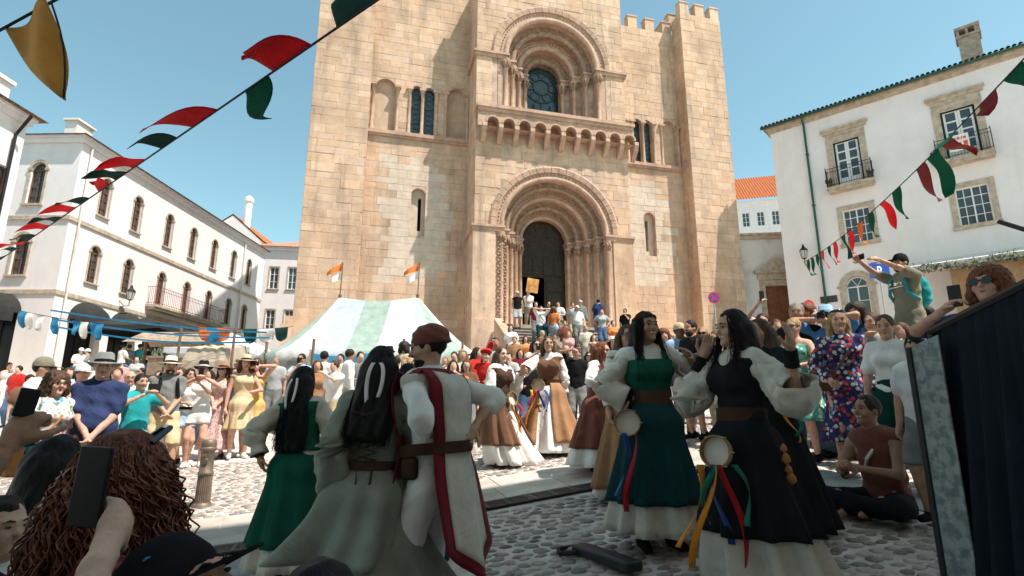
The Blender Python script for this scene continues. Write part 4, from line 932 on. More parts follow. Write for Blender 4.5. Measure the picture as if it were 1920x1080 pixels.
# traffic signs
def sign(px, py, Y, rad, label, kind):
    c = atY(px, py, Y); g = gz(c[0], Y); e = empty('road_sign', (c[0], Y, g), 0, label, 'road sign'); h = c[2]-g
    m_ = MB(); m_.tube([(0, .03, 0), (0, .03, h+rad)], .028, 8); m_.build('post', mat('grey_post', (.45, .45, .45), .5, metal=.4), e)
    red = mat('sign_red', (.55, .02, .02), .4); blue = mat('sign_blue', (.02, .07, .36), .4); wh = mat('sign_white', (.8, .8, .8), .4)
    if kind == 'square':
        m_ = MB(); m_.box(-rad*1.3, rad*1.3, -.01, .01, h-rad, h+rad); o = m_.build('plate', blue, e); m_ = MB(); m_.box(-.3*rad, -.1*rad, -.016, -.0101, h-.6*rad, h+.6*rad); m_.lathe([(.2*rad, 0), (.42*rad, 0)], 14, (-.1*rad, -.014, h+.25*rad), -math.pi/2, math.pi/2, axis='y'); m_.build('letter', wh, o); return
    m_ = MB(); m_.lathe([(.001, -.012), (rad, -.012), (rad, .012), (.001, .012)], 28, (0, 0, h), axis='y'); o = m_.build('plate', red, e)
    if kind == 'nostop':
        m_ = MB(); m_.lathe([(.001, -.0165), (rad*.8, -.0165)], 28, (0, 0, h), axis='y'); m_.build('blue_disc', blue, o)
        for s in (-1, 1):
            k = rad*.57; w_ = rad*.09; m_ = MB(); m_.add([(-k-w_, -.02-.001*s, h-s*k+w_*s), (-k+w_, -.02-.001*s, h-s*k-w_*s), (k+w_, -.02-.001*s, h+s*k-w_*s), (k-w_, -.02-.001*s, h+s*k+w_*s)], [(0, 1, 2, 3)]); m_.build('cross_bar', red, o)
    else: m_ = MB(); m_.box(-rad*.7, rad*.7, -.018, -.0125, h-rad*.15, h+rad*.15); m_.build('white_bar', wh, o)
sign(1339, 558, 22, .235, 'round blue no-stopping sign with red cross on post', 'nostop')
sign(1517, 572, 20, .19, 'round red no-entry sign behind the crowd', 'noentry'); sign(1649, 508, 21, .3, 'blue rectangular parking sign behind the man with phone', 'square')
# banner board at the cathedral door
bn = atY(988, 556, 24.6); bo = empty('placard', (bn[0], bn[1], 4.69), R(12), 'orange printed placard on stand in the doorway', 'placard'); m_ = MB(); m_.box(-.27, .27, -.02, .02, 1.55, 2.2, Matrix.Rotation(R(8), 4, 'Y')); m_.build('board', mat('placard_orange', (.62, .30, .08), .6, .3, 4), bo); m_ = MB(); m_.tube([(0, .05, 0), (0, .05, 1.7)], .02, 6); m_.build('stand', pole, bo)
# ---- dark drape on the right
drp = empty('draped_screen', (1.9, 2.35, gz(1.9, 2.35)), 0, 'tall dark cloth draped screen with grey patterned border', 'screen')
dk = cloth('drape_navy', (.010, .014, .020), bump=.01, bscale=14); gp = mat('drape_border', (.27, .28, .27), .9, .3, 22, .004, 60, col2=(.14, .155, .16), thresh=(.42, .56))
pA, pB = atY(1748, 622, 2.35), atY(1935, 528, 1.75); pB2 = pA+(pB-pA)*2.2; gA = gz(pA[0], pA[1]); O_ = np.array([1.9, 2.35, gz(1.9, 2.35)])
def drape(P, Q, q0, q1, m, name, outn, amp=.045, flare=.12, nf=11, top=0.0):
    n, mm = 60, 14; vs = []
    for j in range(mm+1):
        t = j/mm
        for i in range(n+1):
            s = q0+(q1-q0)*i/n; p = P+(Q-P)*s; zt = p[2]+top; z = zt+(gz(p[0], p[1])+.01-zt)*t; f_ = amp*math.sin(i/n*nf*2*math.pi+1.3*t)*(.15+.85*t)+amp*.5*math.sin(i/n*nf*5.1+4)*t
            vs.append(np.array([p[0], p[1], z])+outn*(f_+flare*t)-O_)
    o = meshobj(name, vs, [(j*(n+1)+i, j*(n+1)+i+1, (j+1)*(n+1)+i+1, (j+1)*(n+1)+i) for j in range(mm) for i in range(n)], m, drp, smooth=True); sd = o.modifiers.new('thickness', 'SOLIDIFY'); sd.thickness = .006
dd_ = (pB2-pA)[:2]; dd_ /= np.linalg.norm(dd_); on = np.array([dd_[1], -dd_[0], 0]);  on = on if on[1] < 0 else -on
drape(pA, pB2, .04, 1, dk, 'dark_cloth', on, flare=.0); drape(pA, pB2, .06, 1, dk, 'back_cloth', -on, flare=.1)
pS = atY(1706, 652, 2.34); pS2 = atY(1760, 628, 2.20); on2 = np.array([-(pS2-pS)[1], (pS2-pS)[0], 0]); on2 = -on2/np.linalg.norm(on2) if on2[1] > 0 else on2/np.linalg.norm(on2)
drape(pS, pS2, 0, 1, gp, 'patterned_border', on2, .006, .0, 2)
m_ = MB()
for k in range(70): t = k/69; p = np.array([pA[0]-.015, pA[1]-.01, pA[2]*(1-t)+gA*t])+on*(.03)-O_; m_.lathe([(.004, -.009), (.010, 0), (.004, .009)], 6, tuple(p))
m_.build('braid_edge', mat('braid', (.03, .03, .03), .8), drp)
m_ = MB(); m_.tube([tuple(pA-O_), tuple(pB2-O_)], .02, 8); m_.build('top_rail', blackm, drp)
for p in (pA, pB2, pS): m_ = MB(); q = p-O_; m_.tube([(q[0], q[1], gz(p[0], p[1])-O_[2]), tuple(q)], .018, 8); m_.build('upright', blackm, drp)
# dark pole poking in from the right
pk0, pk1 = atY(1874, 416, 3.2), atY(1990, 452, 2.8); m_ = MB(); gk = gz(pk1[0], 2.8); m_.tube([tuple(pk0-pk1), (0, 0, 0)], .014, 8); m_.tube([(0, 0, 0), (.05, -.05, gk-pk1[2])], .02, 8); o = m_.build('dark_pole', blackm); o.location = pk1; tagit(o, 'thin black pole jutting out above the drape', 'pole')
# instrument case on the cobbles
c0 = onG(1085, 1042); c1 = onG(1260, 1120); v = (c1-c0)[:2]; an = math.atan2(v[1], v[0]); cs_ = empty('instrument_case', tuple(c0), an, 'long dark padded instrument case lying on the cobbles', 'case'); m_ = MB(); m_.box(0, .62, -.07, .07, .02, .09); o = m_.build('case_body', mat('case_black', (.02, .026, .032), .4, .2), cs_); bevel(o, .02, 3)
m_ = MB(); m_.tube([(.05, .09, .06), (-.05, .2, .03), (-.14, .1, .03), (-.12, -.1, .03), (0.0, -.16, .03), (.1, -.09, .05)], .018, 6); m_.build('strap', mat('case_strap', (.02, .02, .02), .8), cs_)
# ================================================================== PEOPLE ENGINE (implicit surfaces -> one continuous mesh)
def ax(lo, hi, h, fine=None, hf=None):
    if not fine: return np.arange(lo, hi+h, h)
    a, b = max(lo, fine[0]), min(hi, fine[1])
    if b <= a: return np.arange(lo, hi+h, h)
    return np.concatenate([np.arange(lo, a-h*.5, h), np.arange(a, b-hf*.5, hf), np.arange(b, hi+h, h)])
class SDF:
    def __init__(s): s.p = []
    def cap(s, a, b, ra, rb=None, k=.02, n=None, q=1.0): s.p.append(('c', np.array(a, float), np.array(b, float), ra, ra if rb is None else rb, k, None if n is None else np.array(n, float), q)); return s
    def ell(s, c, r, M=None, k=.02, sub=False): s.p.append(('e', np.array(c, float), np.array(r, float), M, k, sub)); return s
    def mesh(s, h, fine=None, hf=None, noise=None, cut=None):
        lo = np.full(3, 1e9); hi = -lo
        bbs = []
        for p in s.p:
            if p[0] == 'c': r = max(p[3], p[4]); l = np.minimum(p[1], p[2])-r; u = np.maximum(p[1], p[2])+r; k = p[5]
            else: r = max(p[2]); l = p[1]-r; u = p[1]+r; k = p[4]
            bbs.append((l, u, k))
            if not (p[0] == 'e' and p[5]): lo = np.minimum(lo, l); hi = np.maximum(hi, u)
        lo -= 3*h; hi += 3*h
        f = fine or [None]*3
        A = [ax(lo[i], hi[i], h, f[i], hf) for i in range(3)]
        F = np.full([len(a) for a in A], .25, np.float32)
        for p, (l, u, k) in zip(s.p, bbs):
            m = k+2.5*h; sl = [slice(max(0, np.searchsorted(A[i], l[i]-m)-1), np.searchsorted(A[i], u[i]+m)+1) for i in range(3)]
            X = A[0][sl[0]][:, None, None]; Y = A[1][sl[1]][None, :, None]; Z = A[2][sl[2]][None, None, :]
            if p[0] == 'c':
                _, a, b, ra, rb, k, n, q = p; d = b-a; L2 = d@d+1e-12
                px, py, pz = X-a[0], Y-a[1], Z-a[2]
                t = np.clip((px*d[0]+py*d[1]+pz*d[2])/L2, 0, 1)
                ex, ey, ez = px-t*d[0], py-t*d[1], pz-t*d[2]
                if n is not None:
                    w_ = (ex*n[0]+ey*n[1]+ez*n[2])*(q-1); ex = ex+n[0]*w_; ey = ey+n[1]*w_; ez = ez+n[2]*w_
                D = np.sqrt(ex*ex+ey*ey+ez*ez)-(ra+(rb-ra)*t)
                if n is not None: D = D/(.5+.5*q)
            else:
                _, c, r, M, k, sub = p; px, py, pz = X-c[0], Y-c[1], Z-c[2]
                if M is not None: px, py, pz = (px*M[0][i]+py*M[1][i]+pz*M[2][i] for i in range(3))
                q_ = np.sqrt((px/r[0])**2+(py/r[1])**2+(pz/r[2])**2); D = (q_-1)*min(r)*np.clip(1.0+(np.mean(r)/min(r)-1)*.3, 1, 2)
                if sub:
                    S = F[sl[0], sl[1], sl[2]]; hh = np.maximum(k-np.abs(S+D), 0)/max(k, 1e-6); F[sl[0], sl[1], sl[2]] = np.maximum(S, -D)+hh*hh*k*.25; continue
            S = F[sl[0], sl[1], sl[2]]; hh = np.maximum(k-np.abs(S-D), 0)/max(k, 1e-6)
            F[sl[0], sl[1], sl[2]] = np.minimum(S, D)-hh*hh*k*.25
        if noise is not None:
            F = F+noise(A[0][:, None, None], A[1][None, :, None], A[2][None, None, :]).astype(np.float32)
        if cut is not None:
            F = np.maximum(F, cut(A[0][:, None, None], A[1][None, :, None], A[2][None, None, :]))
        return snets(F, A)
def snets(F, A):
    I = F < 0; nx, ny, nz = F.shape
    cnt = sum(I[a:nx-1+a, b:ny-1+b, c:nz-1+c].astype(np.int8) for a in (0, 1) for b in (0, 1) for c in (0, 1))
    act = (cnt > 0) & (cnt < 8); idx = np.full(act.shape, -1, np.int64); ii, jj, kk = np.nonzero(act); idx[ii, jj, kk] = np.arange(len(ii))
    acc = np.zeros((len(ii), 3)); num = np.zeros(len(ii))
    cr = [(a, b, c) for a in (0, 1) for b in (0, 1) for c in (0, 1)]
    val = {q: F[ii+q[0], jj+q[1], kk+q[2]] for q in cr}
    pos = lambda q: np.stack([A[0][ii+q[0]], A[1][jj+q[1]], A[2][kk+q[2]]], 1)
    P = {q: pos(q) for q in cr}
    for q in cr:
        for d in range(3):
            if q[d] == 0:
                r = list(q); r[d] = 1; r = tuple(r); a, b = val[q], val[r]; m = (a < 0) != (b < 0)
                t = np.where(m, a/np.where(m, a-b, 1), 0)[:, None]; acc += np.where(m[:, None], P[q]+(P[r]-P[q])*t, 0); num += m
    V = acc/np.maximum(num, 1)[:, None]; faces = []
    for d in range(3):
        e, f = (d+1) % 3, (d+2) % 3
        sl0 = [slice(None)]*3; sl1 = [slice(None)]*3; sl0[d] = slice(0, -1); sl1[d] = slice(1, None)
        a = I[tuple(sl0)]; b = I[tuple(sl1)]; ch = a != b; q = np.nonzero(ch); q = np.stack(q, 1); ok = (q[:, e] > 0) & (q[:, f] > 0) & (q[:, e] < F.shape[e]-1) & (q[:, f] < F.shape[f]-1); q = q[ok]
        if not len(q): continue
        fl = a[tuple(q.T)]; qs = []
        for (de, df) in ((-1, -1), (0, -1), (0, 0), (-1, 0)):
            r = q.copy(); r[:, e] += de; r[:, f] += df; qs.append(idx[tuple(r.T)])
        Q = np.stack(qs, 1); Q[~fl] = Q[~fl][:, ::-1]; faces.append(Q)
    return V, np.concatenate(faces) if faces else np.zeros((0, 4), int)
def npmesh(name, V, Fq, m, parent, mats=None, fm=None, smooth=True):
    me = bpy.data.meshes.new(name); n = len(Fq); me.vertices.add(len(V)); me.vertices.foreach_set('co', np.asarray(V, np.float32).ravel())
    me.loops.add(n*4); me.loops.foreach_set('vertex_index', np.asarray(Fq, np.int32).ravel()); me.polygons.add(n); me.polygons.foreach_set('loop_start', np.arange(0, n*4, 4, dtype=np.int32))
    me.update(calc_edges=True); me.validate()
    for q in (mats or [m]): me.materials.append(q)
    me.polygons.foreach_set('use_smooth', np.ones(len(me.polygons), bool)); me.update()
    o = bpy.data.objects.new(name, me); return finish(o, parent)
def join(parts):
    V = []; F = []; b = 0
    for v, f in parts: V.append(v); F.append(f+b); b += len(v)
    return np.concatenate(V), np.concatenate(F)
SKIN = {k: mat('skin_'+k, c, .6, .14, 17, .002, 120, spec=.3) for k, c in {'fair': (.62, .40, .29), 'tan': (.50, .29, .19), 'brown': (.36, .20, .125), 'dark': (.12, .065, .04), 'red': (.58, .32, .23)}.items()}
def hairmat(name, c):
    m = mat(name, c, .6, .5, 1.0, .006, 1.0, spec=.2); N = m.node_tree.nodes; L = m.node_tree.links; tc = [n for n in N if n.type == 'TEX_COORD'][0]; mp = N.new('ShaderNodeMapping'); mp.inputs['Scale'].default_value = (75, 75, 7); L.new(tc.outputs['Object'], mp.inputs['Vector'])
    for n in N:
        if n.type == 'TEX_NOISE': L.new(mp.outputs['Vector'], n.inputs['Vector']); n.inputs['Distortion'].default_value = .6
    return m
HAIR = {k: hairmat('hair_'+k, c) for k, c in {'black': (.012, .010, .010), 'dark': (.030, .019, .014), 'brown': (.085, .045, .025), 'auburn': (.17, .055, .025), 'blond': (.36, .23, .11), 'grey': (.22, .21, .20), 'white': (.55, .53, .5)}.items()}
CL = {}
COLS = dict(white=(.74, .72, .68), black=(.014, .014, .016), navy=(.035, .05, .12), grey=(.20, .20, .19), lgrey=(.42, .42, .41), khaki=(.22, .20, .14), beige=(.52, .42, .28), sand=(.58, .46, .27), red=(.48, .02, .015), orange=(.62, .20, .06), yellow=(.66, .40, .14), teal=(.02, .30, .32), blue=(.06, .20, .42), lblue=(.30, .46, .62), denim=(.08, .13, .22), ldenim=(.36, .46, .56), green=(.01, .085, .055), dgreen=(.008, .045, .035), dteal=(.010, .045, .05), brown=(.16, .08, .045), dbrown=(.075, .042, .03), tan=(.34, .18, .09), rust=(.17, .06, .04), sage=(.23, .25, .20), maroon=(.16, .012, .02), linen=(.55, .51, .43), cream=(.64, .58, .47), pink=(.62, .34, .32), leather=(.06, .03, .018), ltan=(.40, .16, .05))
def C(n):
    if isinstance(n, str): return cloth(n, COLS[n], bump=.012, bscale=9)
    return n
def floral(name, base, cols, scale=22):
    if name in MC: return MC[name]
    m = mat(name, base, .9, .1, 5, .004, 40, spec=.1); t = m.node_tree; N = t.nodes; L = t.links; p = N['Principled BSDF']
    tc = N.new('ShaderNodeTexCoord'); vo = N.new('ShaderNodeTexVoronoi'); vo.inputs['Scale'].default_value = scale; L.new(tc.outputs['Object'], vo.inputs['Vector'])
    cr = N.new('ShaderNodeValToRGB'); cr.color_ramp.interpolation = 'CONSTANT'; e = cr.color_ramp.elements
    e[0].color = (*cols[0], 1); e[1].position = 1/len(cols); e[1].color = (*cols[min(1, len(cols)-1)], 1)
    for i, c in enumerate(cols[2:]): q = e.new((i+2)/len(cols)); q.color = (*c, 1)
    sp = N.new('ShaderNodeSeparateColor'); L.new(vo.outputs['Color'], sp.inputs[0]); L.new(sp.outputs[0], cr.inputs['Fac'])
    lt = N.new('ShaderNodeMath'); lt.operation = 'LESS_THAN'; lt.inputs[1].default_value = .5; L.new(vo.outputs['Distance'], lt.inputs[0])
    mx = N.new('ShaderNodeMix'); mx.data_type = 'RGBA'; mx.inputs[6].default_value = (*base, 1); L.new(lt.outputs[0], mx.inputs['Factor']); L.new(cr.outputs['Color'], mx.inputs[7]); L.new(mx.outputs[2], p.inputs['Base Color'])
    return m
def ik(a, t, l1, l2, hint):
    d = t-a; L = np.linalg.norm(d); L = min(L, (l1+l2)*.995); dn_ = d/np.linalg.norm(d); x = (l1*l1-l2*l2+L*L)/(2*L); h = math.sqrt(max(0, l1*l1-x*x))
    hp = hint-dn_*(hint@dn_); hp /= np.linalg.norm(hp)+1e-9; return a+dn_*x+hp*h, a+dn_*L
ARM = dict(down=(.25, -.04, .80), back=(.22, .12, .85), crossed=(-.10, -.22, 1.14), clasped=(.02, -.22, .93), phone=(.07, -.34, 1.42), camera=(.07, -.19, 1.55), hips=(.21, -.03, 1.03), clap=(.04, -.33, 1.36), high=(.08, -.32, 1.78), half=(.14, -.30, 1.10), out=(.55, -.1, 1.05), bag=(.18, -.18, .98), chin=(.06, -.16, 1.40), brow=(.1, -.12, 1.64))
def hand_prims(S, w, fd, pn, s, curl=.35, lvl=1, spread=.0, side=1, k=.008):
    """palm, four fingers and a thumb from the wrist w along fd, palm facing pn"""
    sd = np.cross(fd, pn); sd /= np.linalg.norm(sd)+1e-9; sd = sd*side; pn = pn/np.linalg.norm(pn)
    pc_ = w+fd*.075*s
    S.cap(w, w+fd*.04*s, .026*s, .03*s, .02)
    S.cap(w+fd*.045*s-sd*.018*s, w+fd*.085*s-sd*.022*s, .017*s, .0165*s, .015); S.cap(w+fd*.045*s+sd*.018*s, w+fd*.085*s+sd*.022*s, .017*s, .0165*s, .015); S.cap(w+fd*.04*s, w+fd*.088*s, .018*s, .017*s, .015)
    for i, ln in enumerate((.068, .078, .074, .058)):
        o = (i-1.5)*.0195; b = w+fd*(.092-.004*abs(i-1.4))*s-sd*o*s; a = 0; p = b; r = .0093*s
        for sg in range(3):
            a += curl*(.7+.5*sg)+.05*i; d = fd*math.cos(a)+pn*math.sin(a)-sd*spread*(i-1.5)*.25; d /= np.linalg.norm(d); q = p+d*ln*s*(.45, .32, .25)[sg]; S.cap(p, q, r, r*.9, k*.6); p = q; r *= .92
    b = w+fd*.03*s+sd*.028*s; d1 = fd*.62+sd*.62+pn*.35; d1 /= np.linalg.norm(d1); d2 = fd*.86+sd*.2+pn*(.3+.4*curl); d2 /= np.linalg.norm(d2); m_ = b+d1*.045*s; S.cap(b, m_, .0145*s, .0115*s, .012); S.cap(m_, m_+d2*.05*s, .011*s, .009*s, .006)
PEOPLE = []
def person(label, hx, hy, Y, yaw=0, H=None, lvl=1, lean=(0, 0), head=(0, 0), L='down', Rr='down', top=('tee', 'white'), bottom=('trousers', 'denim'), hair=('short', 'dark'), hat=None, skin='fair', shoes='black', base=None, glasses=None, face=True, fem=False, X=None, legs=None, hip=None, fat=1.0, curl=.35, feet=True, palm=None, extra=None, beard=None, cat='person', hatH=0.0, smile=False):
    P_ = atY(hx, hy, Y); X = P_[0] if X is None else X
    b = float(gz(X, Y)) if base is None else base
    Hh = (P_[2]-b-hatH) if H is None else H
    if H is None and not (1.3 < Hh < 1.95): print('HEIGHT', label, round(Hh, 2))
    Hh = min(max(Hh, .9), 1.95); s = Hh/1.70; PEOPLE.append((label, round(Hh, 2)))
    root = empty('person', (X, Y, b), R(yaw), label, cat); root['pose_height'] = Hh
    h = {0: .0125, 1: .0185, 2: .029}[lvl]*(1 if s > .8 else .85); hb = {0: .025, 1: .026, 2: .038}[lvl]; hf = {0: .0102, 1: .0145, 2: .026}[lvl]; infl = {0: .012, 1: .014, 2: .018}[lvl]
    v = lambda *a: np.array(a, float)
    fem_ = .89 if fem else 1.0
    pel = v(0, 0, .93*s) if hip is None else v(*hip)*s
    fw = v(0, -1, 0); rt = v(1, 0, 0)
    lf, ls = R(lean[0]), R(lean[1]); sp = v(math.sin(ls), -math.sin(lf), math.cos(lf)*math.cos(ls)); sp /= np.linalg.norm(sp)
    tors_f = fw-sp*(fw@sp); tors_f /= np.linalg.norm(tors_f); tr = np.cross(tors_f, sp); tr = tr if tr[0] > 0 else -tr
    wst = pel+sp*.13*s; che = pel+sp*.31*s; nb = pel+sp*.49*s
    shw = .172*s*fem_; SH = {1: nb-sp*.045*s+tr*shw, -1: nb-sp*.045*s-tr*shw}
    hy_, hp_ = R(head[0]), R(head[1]); hd = sp*.55+v(0, 0, .45)+fw*(.10); hd /= np.linalg.norm(hd)
    hf_ = v(math.sin(hy_)*math.cos(hp_), -math.cos(hy_)*math.cos(hp_), math.sin(hp_)); hu = v(0, 0, 1)*math.cos(hp_)-v(math.sin(hy_), -math.cos(hy_), 0)*math.sin(hp_); hr = np.cross(hf_, hu); hr = -hr
    HC = nb+hd*.165*s+v(0, -.012, 0)*s
    HM = np.stack([hr, hf_, hu], 1)
    hl = lambda x, y, z: HC+(hr*x+hf_*y+hu*z)*s
    # limbs
    arms = {}
    for sg, spec in ((1, L), (-1, Rr)):
        hint = None
        if isinstance(spec, dict): hint = spec.get('hint'); spec = spec['t']
        if isinstance(spec, np.ndarray):
            rz = Matrix.Rotation(-R(yaw), 3, 'Z') @ Vector((spec[0]-X, spec[1]-Y, spec[2]-b)); spec = (rz.x/s, rz.y/s, rz.z/s)
        t = ARM[spec] if isinstance(spec, str) else spec
        tw = v(t[0]*sg if isinstance(spec, str) else t[0], t[1], t[2])*s
        if isinstance(spec, str) and (lean[0] or lean[1] or hip is not None): tw = tw+(nb-v(0, 0, 1.42*s))*(1 if t[2] > .95 else .6)
        hn = v(sg*.75, .6, -.45) if hint is None else v(*hint)
        el, wr = ik(SH[sg], tw, .285*s, .25*s, hn); arms[sg] = (SH[sg], el, wr)
    LG = {}
    for sg in (1, -1):
        hj = pel+v(sg*.092*s, 0, -.05*s); t = v(sg*.11, .0, .085)*s if legs is None else v(*legs[0 if sg == 1 else 1][:3])*s
        kh = v(sg*.12, -1, .1) if legs is None or len(legs[0 if sg == 1 else 1]) < 4 else v(*legs[0 if sg == 1 else 1][3])
        kn, an_ = ik(hj, t, .42*s, .41*s, kh); LG[sg] = (hj, kn, an_)
    # ---------------- body: one continuous skin
    S = SDF(); f_ = fat
    def torso(S, e, lo=-.07, hiN=True):
        q = 1.42
        S.cap(pel+sp*lo*s, pel+sp*.02*s, .158*s*f_*(.95 if fem else .97)+e, (.138 if fem else .15)*s*f_+e, .06, tors_f, q)
        S.cap(wst, pel, (.108 if fem else .136)*s*f_+e, (.138 if fem else .15)*s*f_+e, .05, tors_f, q)
        S.cap(wst, che, (.108 if fem else .138)*s*f_+e, .152*s*fem_+e, .06, tors_f, q)
        S.cap(che, nb-sp*.08*s, .152*s*fem_+e, .135*s*fem_+e, .06, tors_f, q)
        S.cap(SH[-1]*.88+SH[1]*.12, SH[1]*.88+SH[-1]*.12, .055*s+e, .055*s+e, .07)
        if fem:
            for g in (-1, 1): S.ell(che+sp*.02*s+tors_f*.085*s+tr*g*.07*s, np.array([.068, .058, .066])*s+e, None, .04)
        elif f_ > 1.08: S.ell(wst+tors_f*.07*s, np.array([.12, .1, .13])*s+e, None, .06)
    torso(S, 0)
    S.cap(nb-sp*.05*s, HC-hu*.05*s, .056*s*fem_, .05*s*fem_, .03)
    S.ell(HC+(hu*.022)*s, np.array([.073, .093, .098])*s, HM, .02)
    S.ell(hl(0, .018, -.045), np.array([.056, .068, .072])*s, HM, .03)
    if lvl < 2:
        S.cap(hl(0, .088, .015), hl(0, .108, -.022), .010*s, .0135*s, .012); S.ell(hl(0, .078, -.092), np.array([.024, .02, .02])*s, HM, .02)
        for g in (-1, 1): S.ell(hl(g*.074, -.005, -.005), np.array([.010, .02, .03])*s, HM, .008); S.ell(hl(g*.031, .101, .012), np.array([.017, .014, .010])*s, HM, .012, True); S.cap(hl(g*.012, .09, .03), hl(g*.045, .078, .032), .010*s, .008*s, .012); S.ell(hl(g*.04, .066, -.025), np.array([.022, .02, .02])*s, HM, .02)
    else: S.cap(hl(0, .085, .01), hl(0, .105, -.022), .013*s, .016*s, .012)
    handparts = []
    for sg in (1, -1):
        a, el, wr = arms[sg]; S.cap(a, el, .05*s*(.95 if fem else 1.05), .039*s, .03); S.cap(el, wr, .040*s, .027*s, .015)
        fd = wr-el; fd /= np.linalg.norm(fd); pn = v(-sg, 0, 0)*.8+v(0, -.3, -.3) if palm is None else v(*palm[0 if sg == 1 else 1]); pn = pn-fd*(pn@fd)
        if np.linalg.norm(pn) < .1: pn = np.cross(fd, v(0, 1, 0))
        pn /= np.linalg.norm(pn); c_ = curl if not isinstance(curl, tuple) else curl[0 if sg == 1 else 1]
        if lvl == 0: Hs = SDF(); hand_prims(Hs, wr-fd*.01, fd, pn, s, c_, 0, .5 if c_ < .2 else 0, sg); handparts.append(Hs.mesh(.0062)); S.cap(wr, wr+fd*.03*s, .027*s, .024*s, .01)
        else: S.ell(wr+fd*.075*s, np.array([.034, .034, .034])*s, None, .02); S.cap(wr+fd*.05*s, wr+fd*.1*s+pn*.02*s, .03*s, .028*s, .015); S.cap(wr+fd*.1*s+pn*.02*s, wr+fd*.14*s+pn*(.02+.07*c_)*s, .024*s, .017*s, .01); S.cap(wr+fd*.05*s, wr+fd*.09*s+np.cross(fd, pn)*sg*.045*s+pn*.02, .015*s, .012*s, .008)
        hj, kn, an_ = LG[sg]; S.cap(hj, kn, .082*s*f_, .056*s, .04); S.cap(kn, an_, .056*s, .036*s, .02); S.ell(kn+(an_-kn)*.3+v(0, .02, 0)*s, np.array([.045, .05, .09])*s, None, .03)
        if feet:
            ft = v(0, -1, 0) if legs is None or hip is None else v(0, -1, 0); S.cap(an_+v(0, .03, -.03)*s, an_+v(sg*.025, -.13, -.055)*s, .034*s, .026*s, .02)
    fine = ((HC[0]-.11*s, HC[0]+.11*s), (HC[1]-.14*s, HC[1]+.14*s), (HC[2]-.14*s, HC[2]+.14*s))
    V, Fq = S.mesh(hb, fine if lvl < 1 else (None, None, fine[2]), hf)
    if handparts: V, Fq = join([(V, Fq)]+handparts)
    body = npmesh('body', V, Fq, SKIN[skin], root)
    ctx = dict(root=root, s=s, HC=HC, hl=hl, hr=hr, hf=hf_, hu=hu, arms=arms, LG=LG, pel=pel, wst=wst, che=che, nb=nb, sp=sp, tf=tors_f, tr=tr, h=h, HM=HM, SH=SH, lvl=lvl, Y=Y, torso=torso)
    fold = lambda amp, fr=1.0: (lambda x, y, z: (.0022 if lvl < 2 else 0)*np.sin(x*71+z*43+3*np.sin(z*9+y*11))*np.sin(y*66-z*38+2*np.sin(x*13))+amp*(np.sin((x*23+z*31)*fr+y*9)*np.sin((y*27-z*17)*fr+x*13)+.35*np.sin(z*37*fr+x*31*fr+y*26)*np.sin(x*19-z*12+1)))
    # ---------------- clothes
    if top:
        kind, colr = top[0], C(top[1]); T = SDF(); torso(T, infl, -.15 if kind != 'crop' else .1); hemz = pel[2]-(.075 if len(top) < 3 else top[2])*s
        slv = {'tee': .62, 'polo': .7, 'long': 2.0, 'tank': 0, 'vest': 0, 'dress': 0, 'dresstee': .6, 'bell': 0, 'roll': 1.25, 'puff': 0, 'crop': .5}[kind]
        for sg in (1, -1):
            a, el, wr = arms[sg]
            if slv: 
                e1 = a+(el-a)*min(slv, 1); T.cap(a, e1, .058*s+infl, (.053 if slv < 1 else .045)*s+infl*1.3, .03)
                if slv > 1: T.cap(el, el+(wr-el)*min(slv-1, .97), .046*s+infl, .037*s+infl*1.4, .02)
            elif kind in ('tank', 'vest', 'dress', 'crop'): T.cap(a*.8+che*.2, a, .05*s, .052*s+infl*.6, .03)
        V, Fq = T.mesh(h*1.4, None, None, fold((.0085 if lvl == 0 else .0065) if lvl < 2 else .004), lambda x, y, z: np.maximum(hemz-z+.012*np.sin(x*30)+0*y, (z-(SH[1][2]+.005*s) if kind in ('tank', 'dress') and fem else z*0-1)))
        npmesh({'dress': 'dress_top', 'dresstee': 'dress_top', 'vest': 'vest'}.get(kind, 'shirt'), V, Fq, colr, root)
    if bottom:
        kind, colr = bottom[0], C(bottom[1]); B = SDF()
        if kind in ('trousers', 'shorts', 'breeches'):
            B.cap(pel+sp*-.07*s, pel+sp*.07*s, .166*s*f_+infl*.8, .147*s*f_+infl*.8, .05, tors_f, 1.42)
            fr = {'trousers': 1.92, 'shorts': 1.0, 'breeches': 1.7}[kind]
            if len(bottom) > 2: fr = bottom[2]
            for sg in (1, -1):
                hj, kn, an_ = LG[sg]; e1 = hj+(kn-hj)*min(fr, 1); B.cap(hj, e1, .09*s*f_+infl, (.07 if fr > 1 else .085)*s+infl, .04)
                if fr > 1: B.cap(kn, kn+(an_-kn)*(fr-1), .068*s+infl, .052*s+infl*1.2, .03)
            zc = min(LG[1][1][2], LG[-1][1][2])+(.03 if fr > .8 else .22)*s; V, Fq = B.mesh(h*1.6, None, None, fold(.006), None if fr > 1 or hip is not None else (lambda x, y, z: zc-z+0*x+0*y)); npmesh(kind if kind != 'breeches' else 'trousers', V, Fq, colr, root)
        elif kind == 'skirt':
            ln = bottom[2] if len(bottom) > 2 else .5; fl_ = bottom[3] if len(bottom) > 3 else .1; skirt(ctx, colr, 1.02, max(1.02-ln, .03), .15+fl_, n=bottom[4] if len(bottom) > 4 else 9)
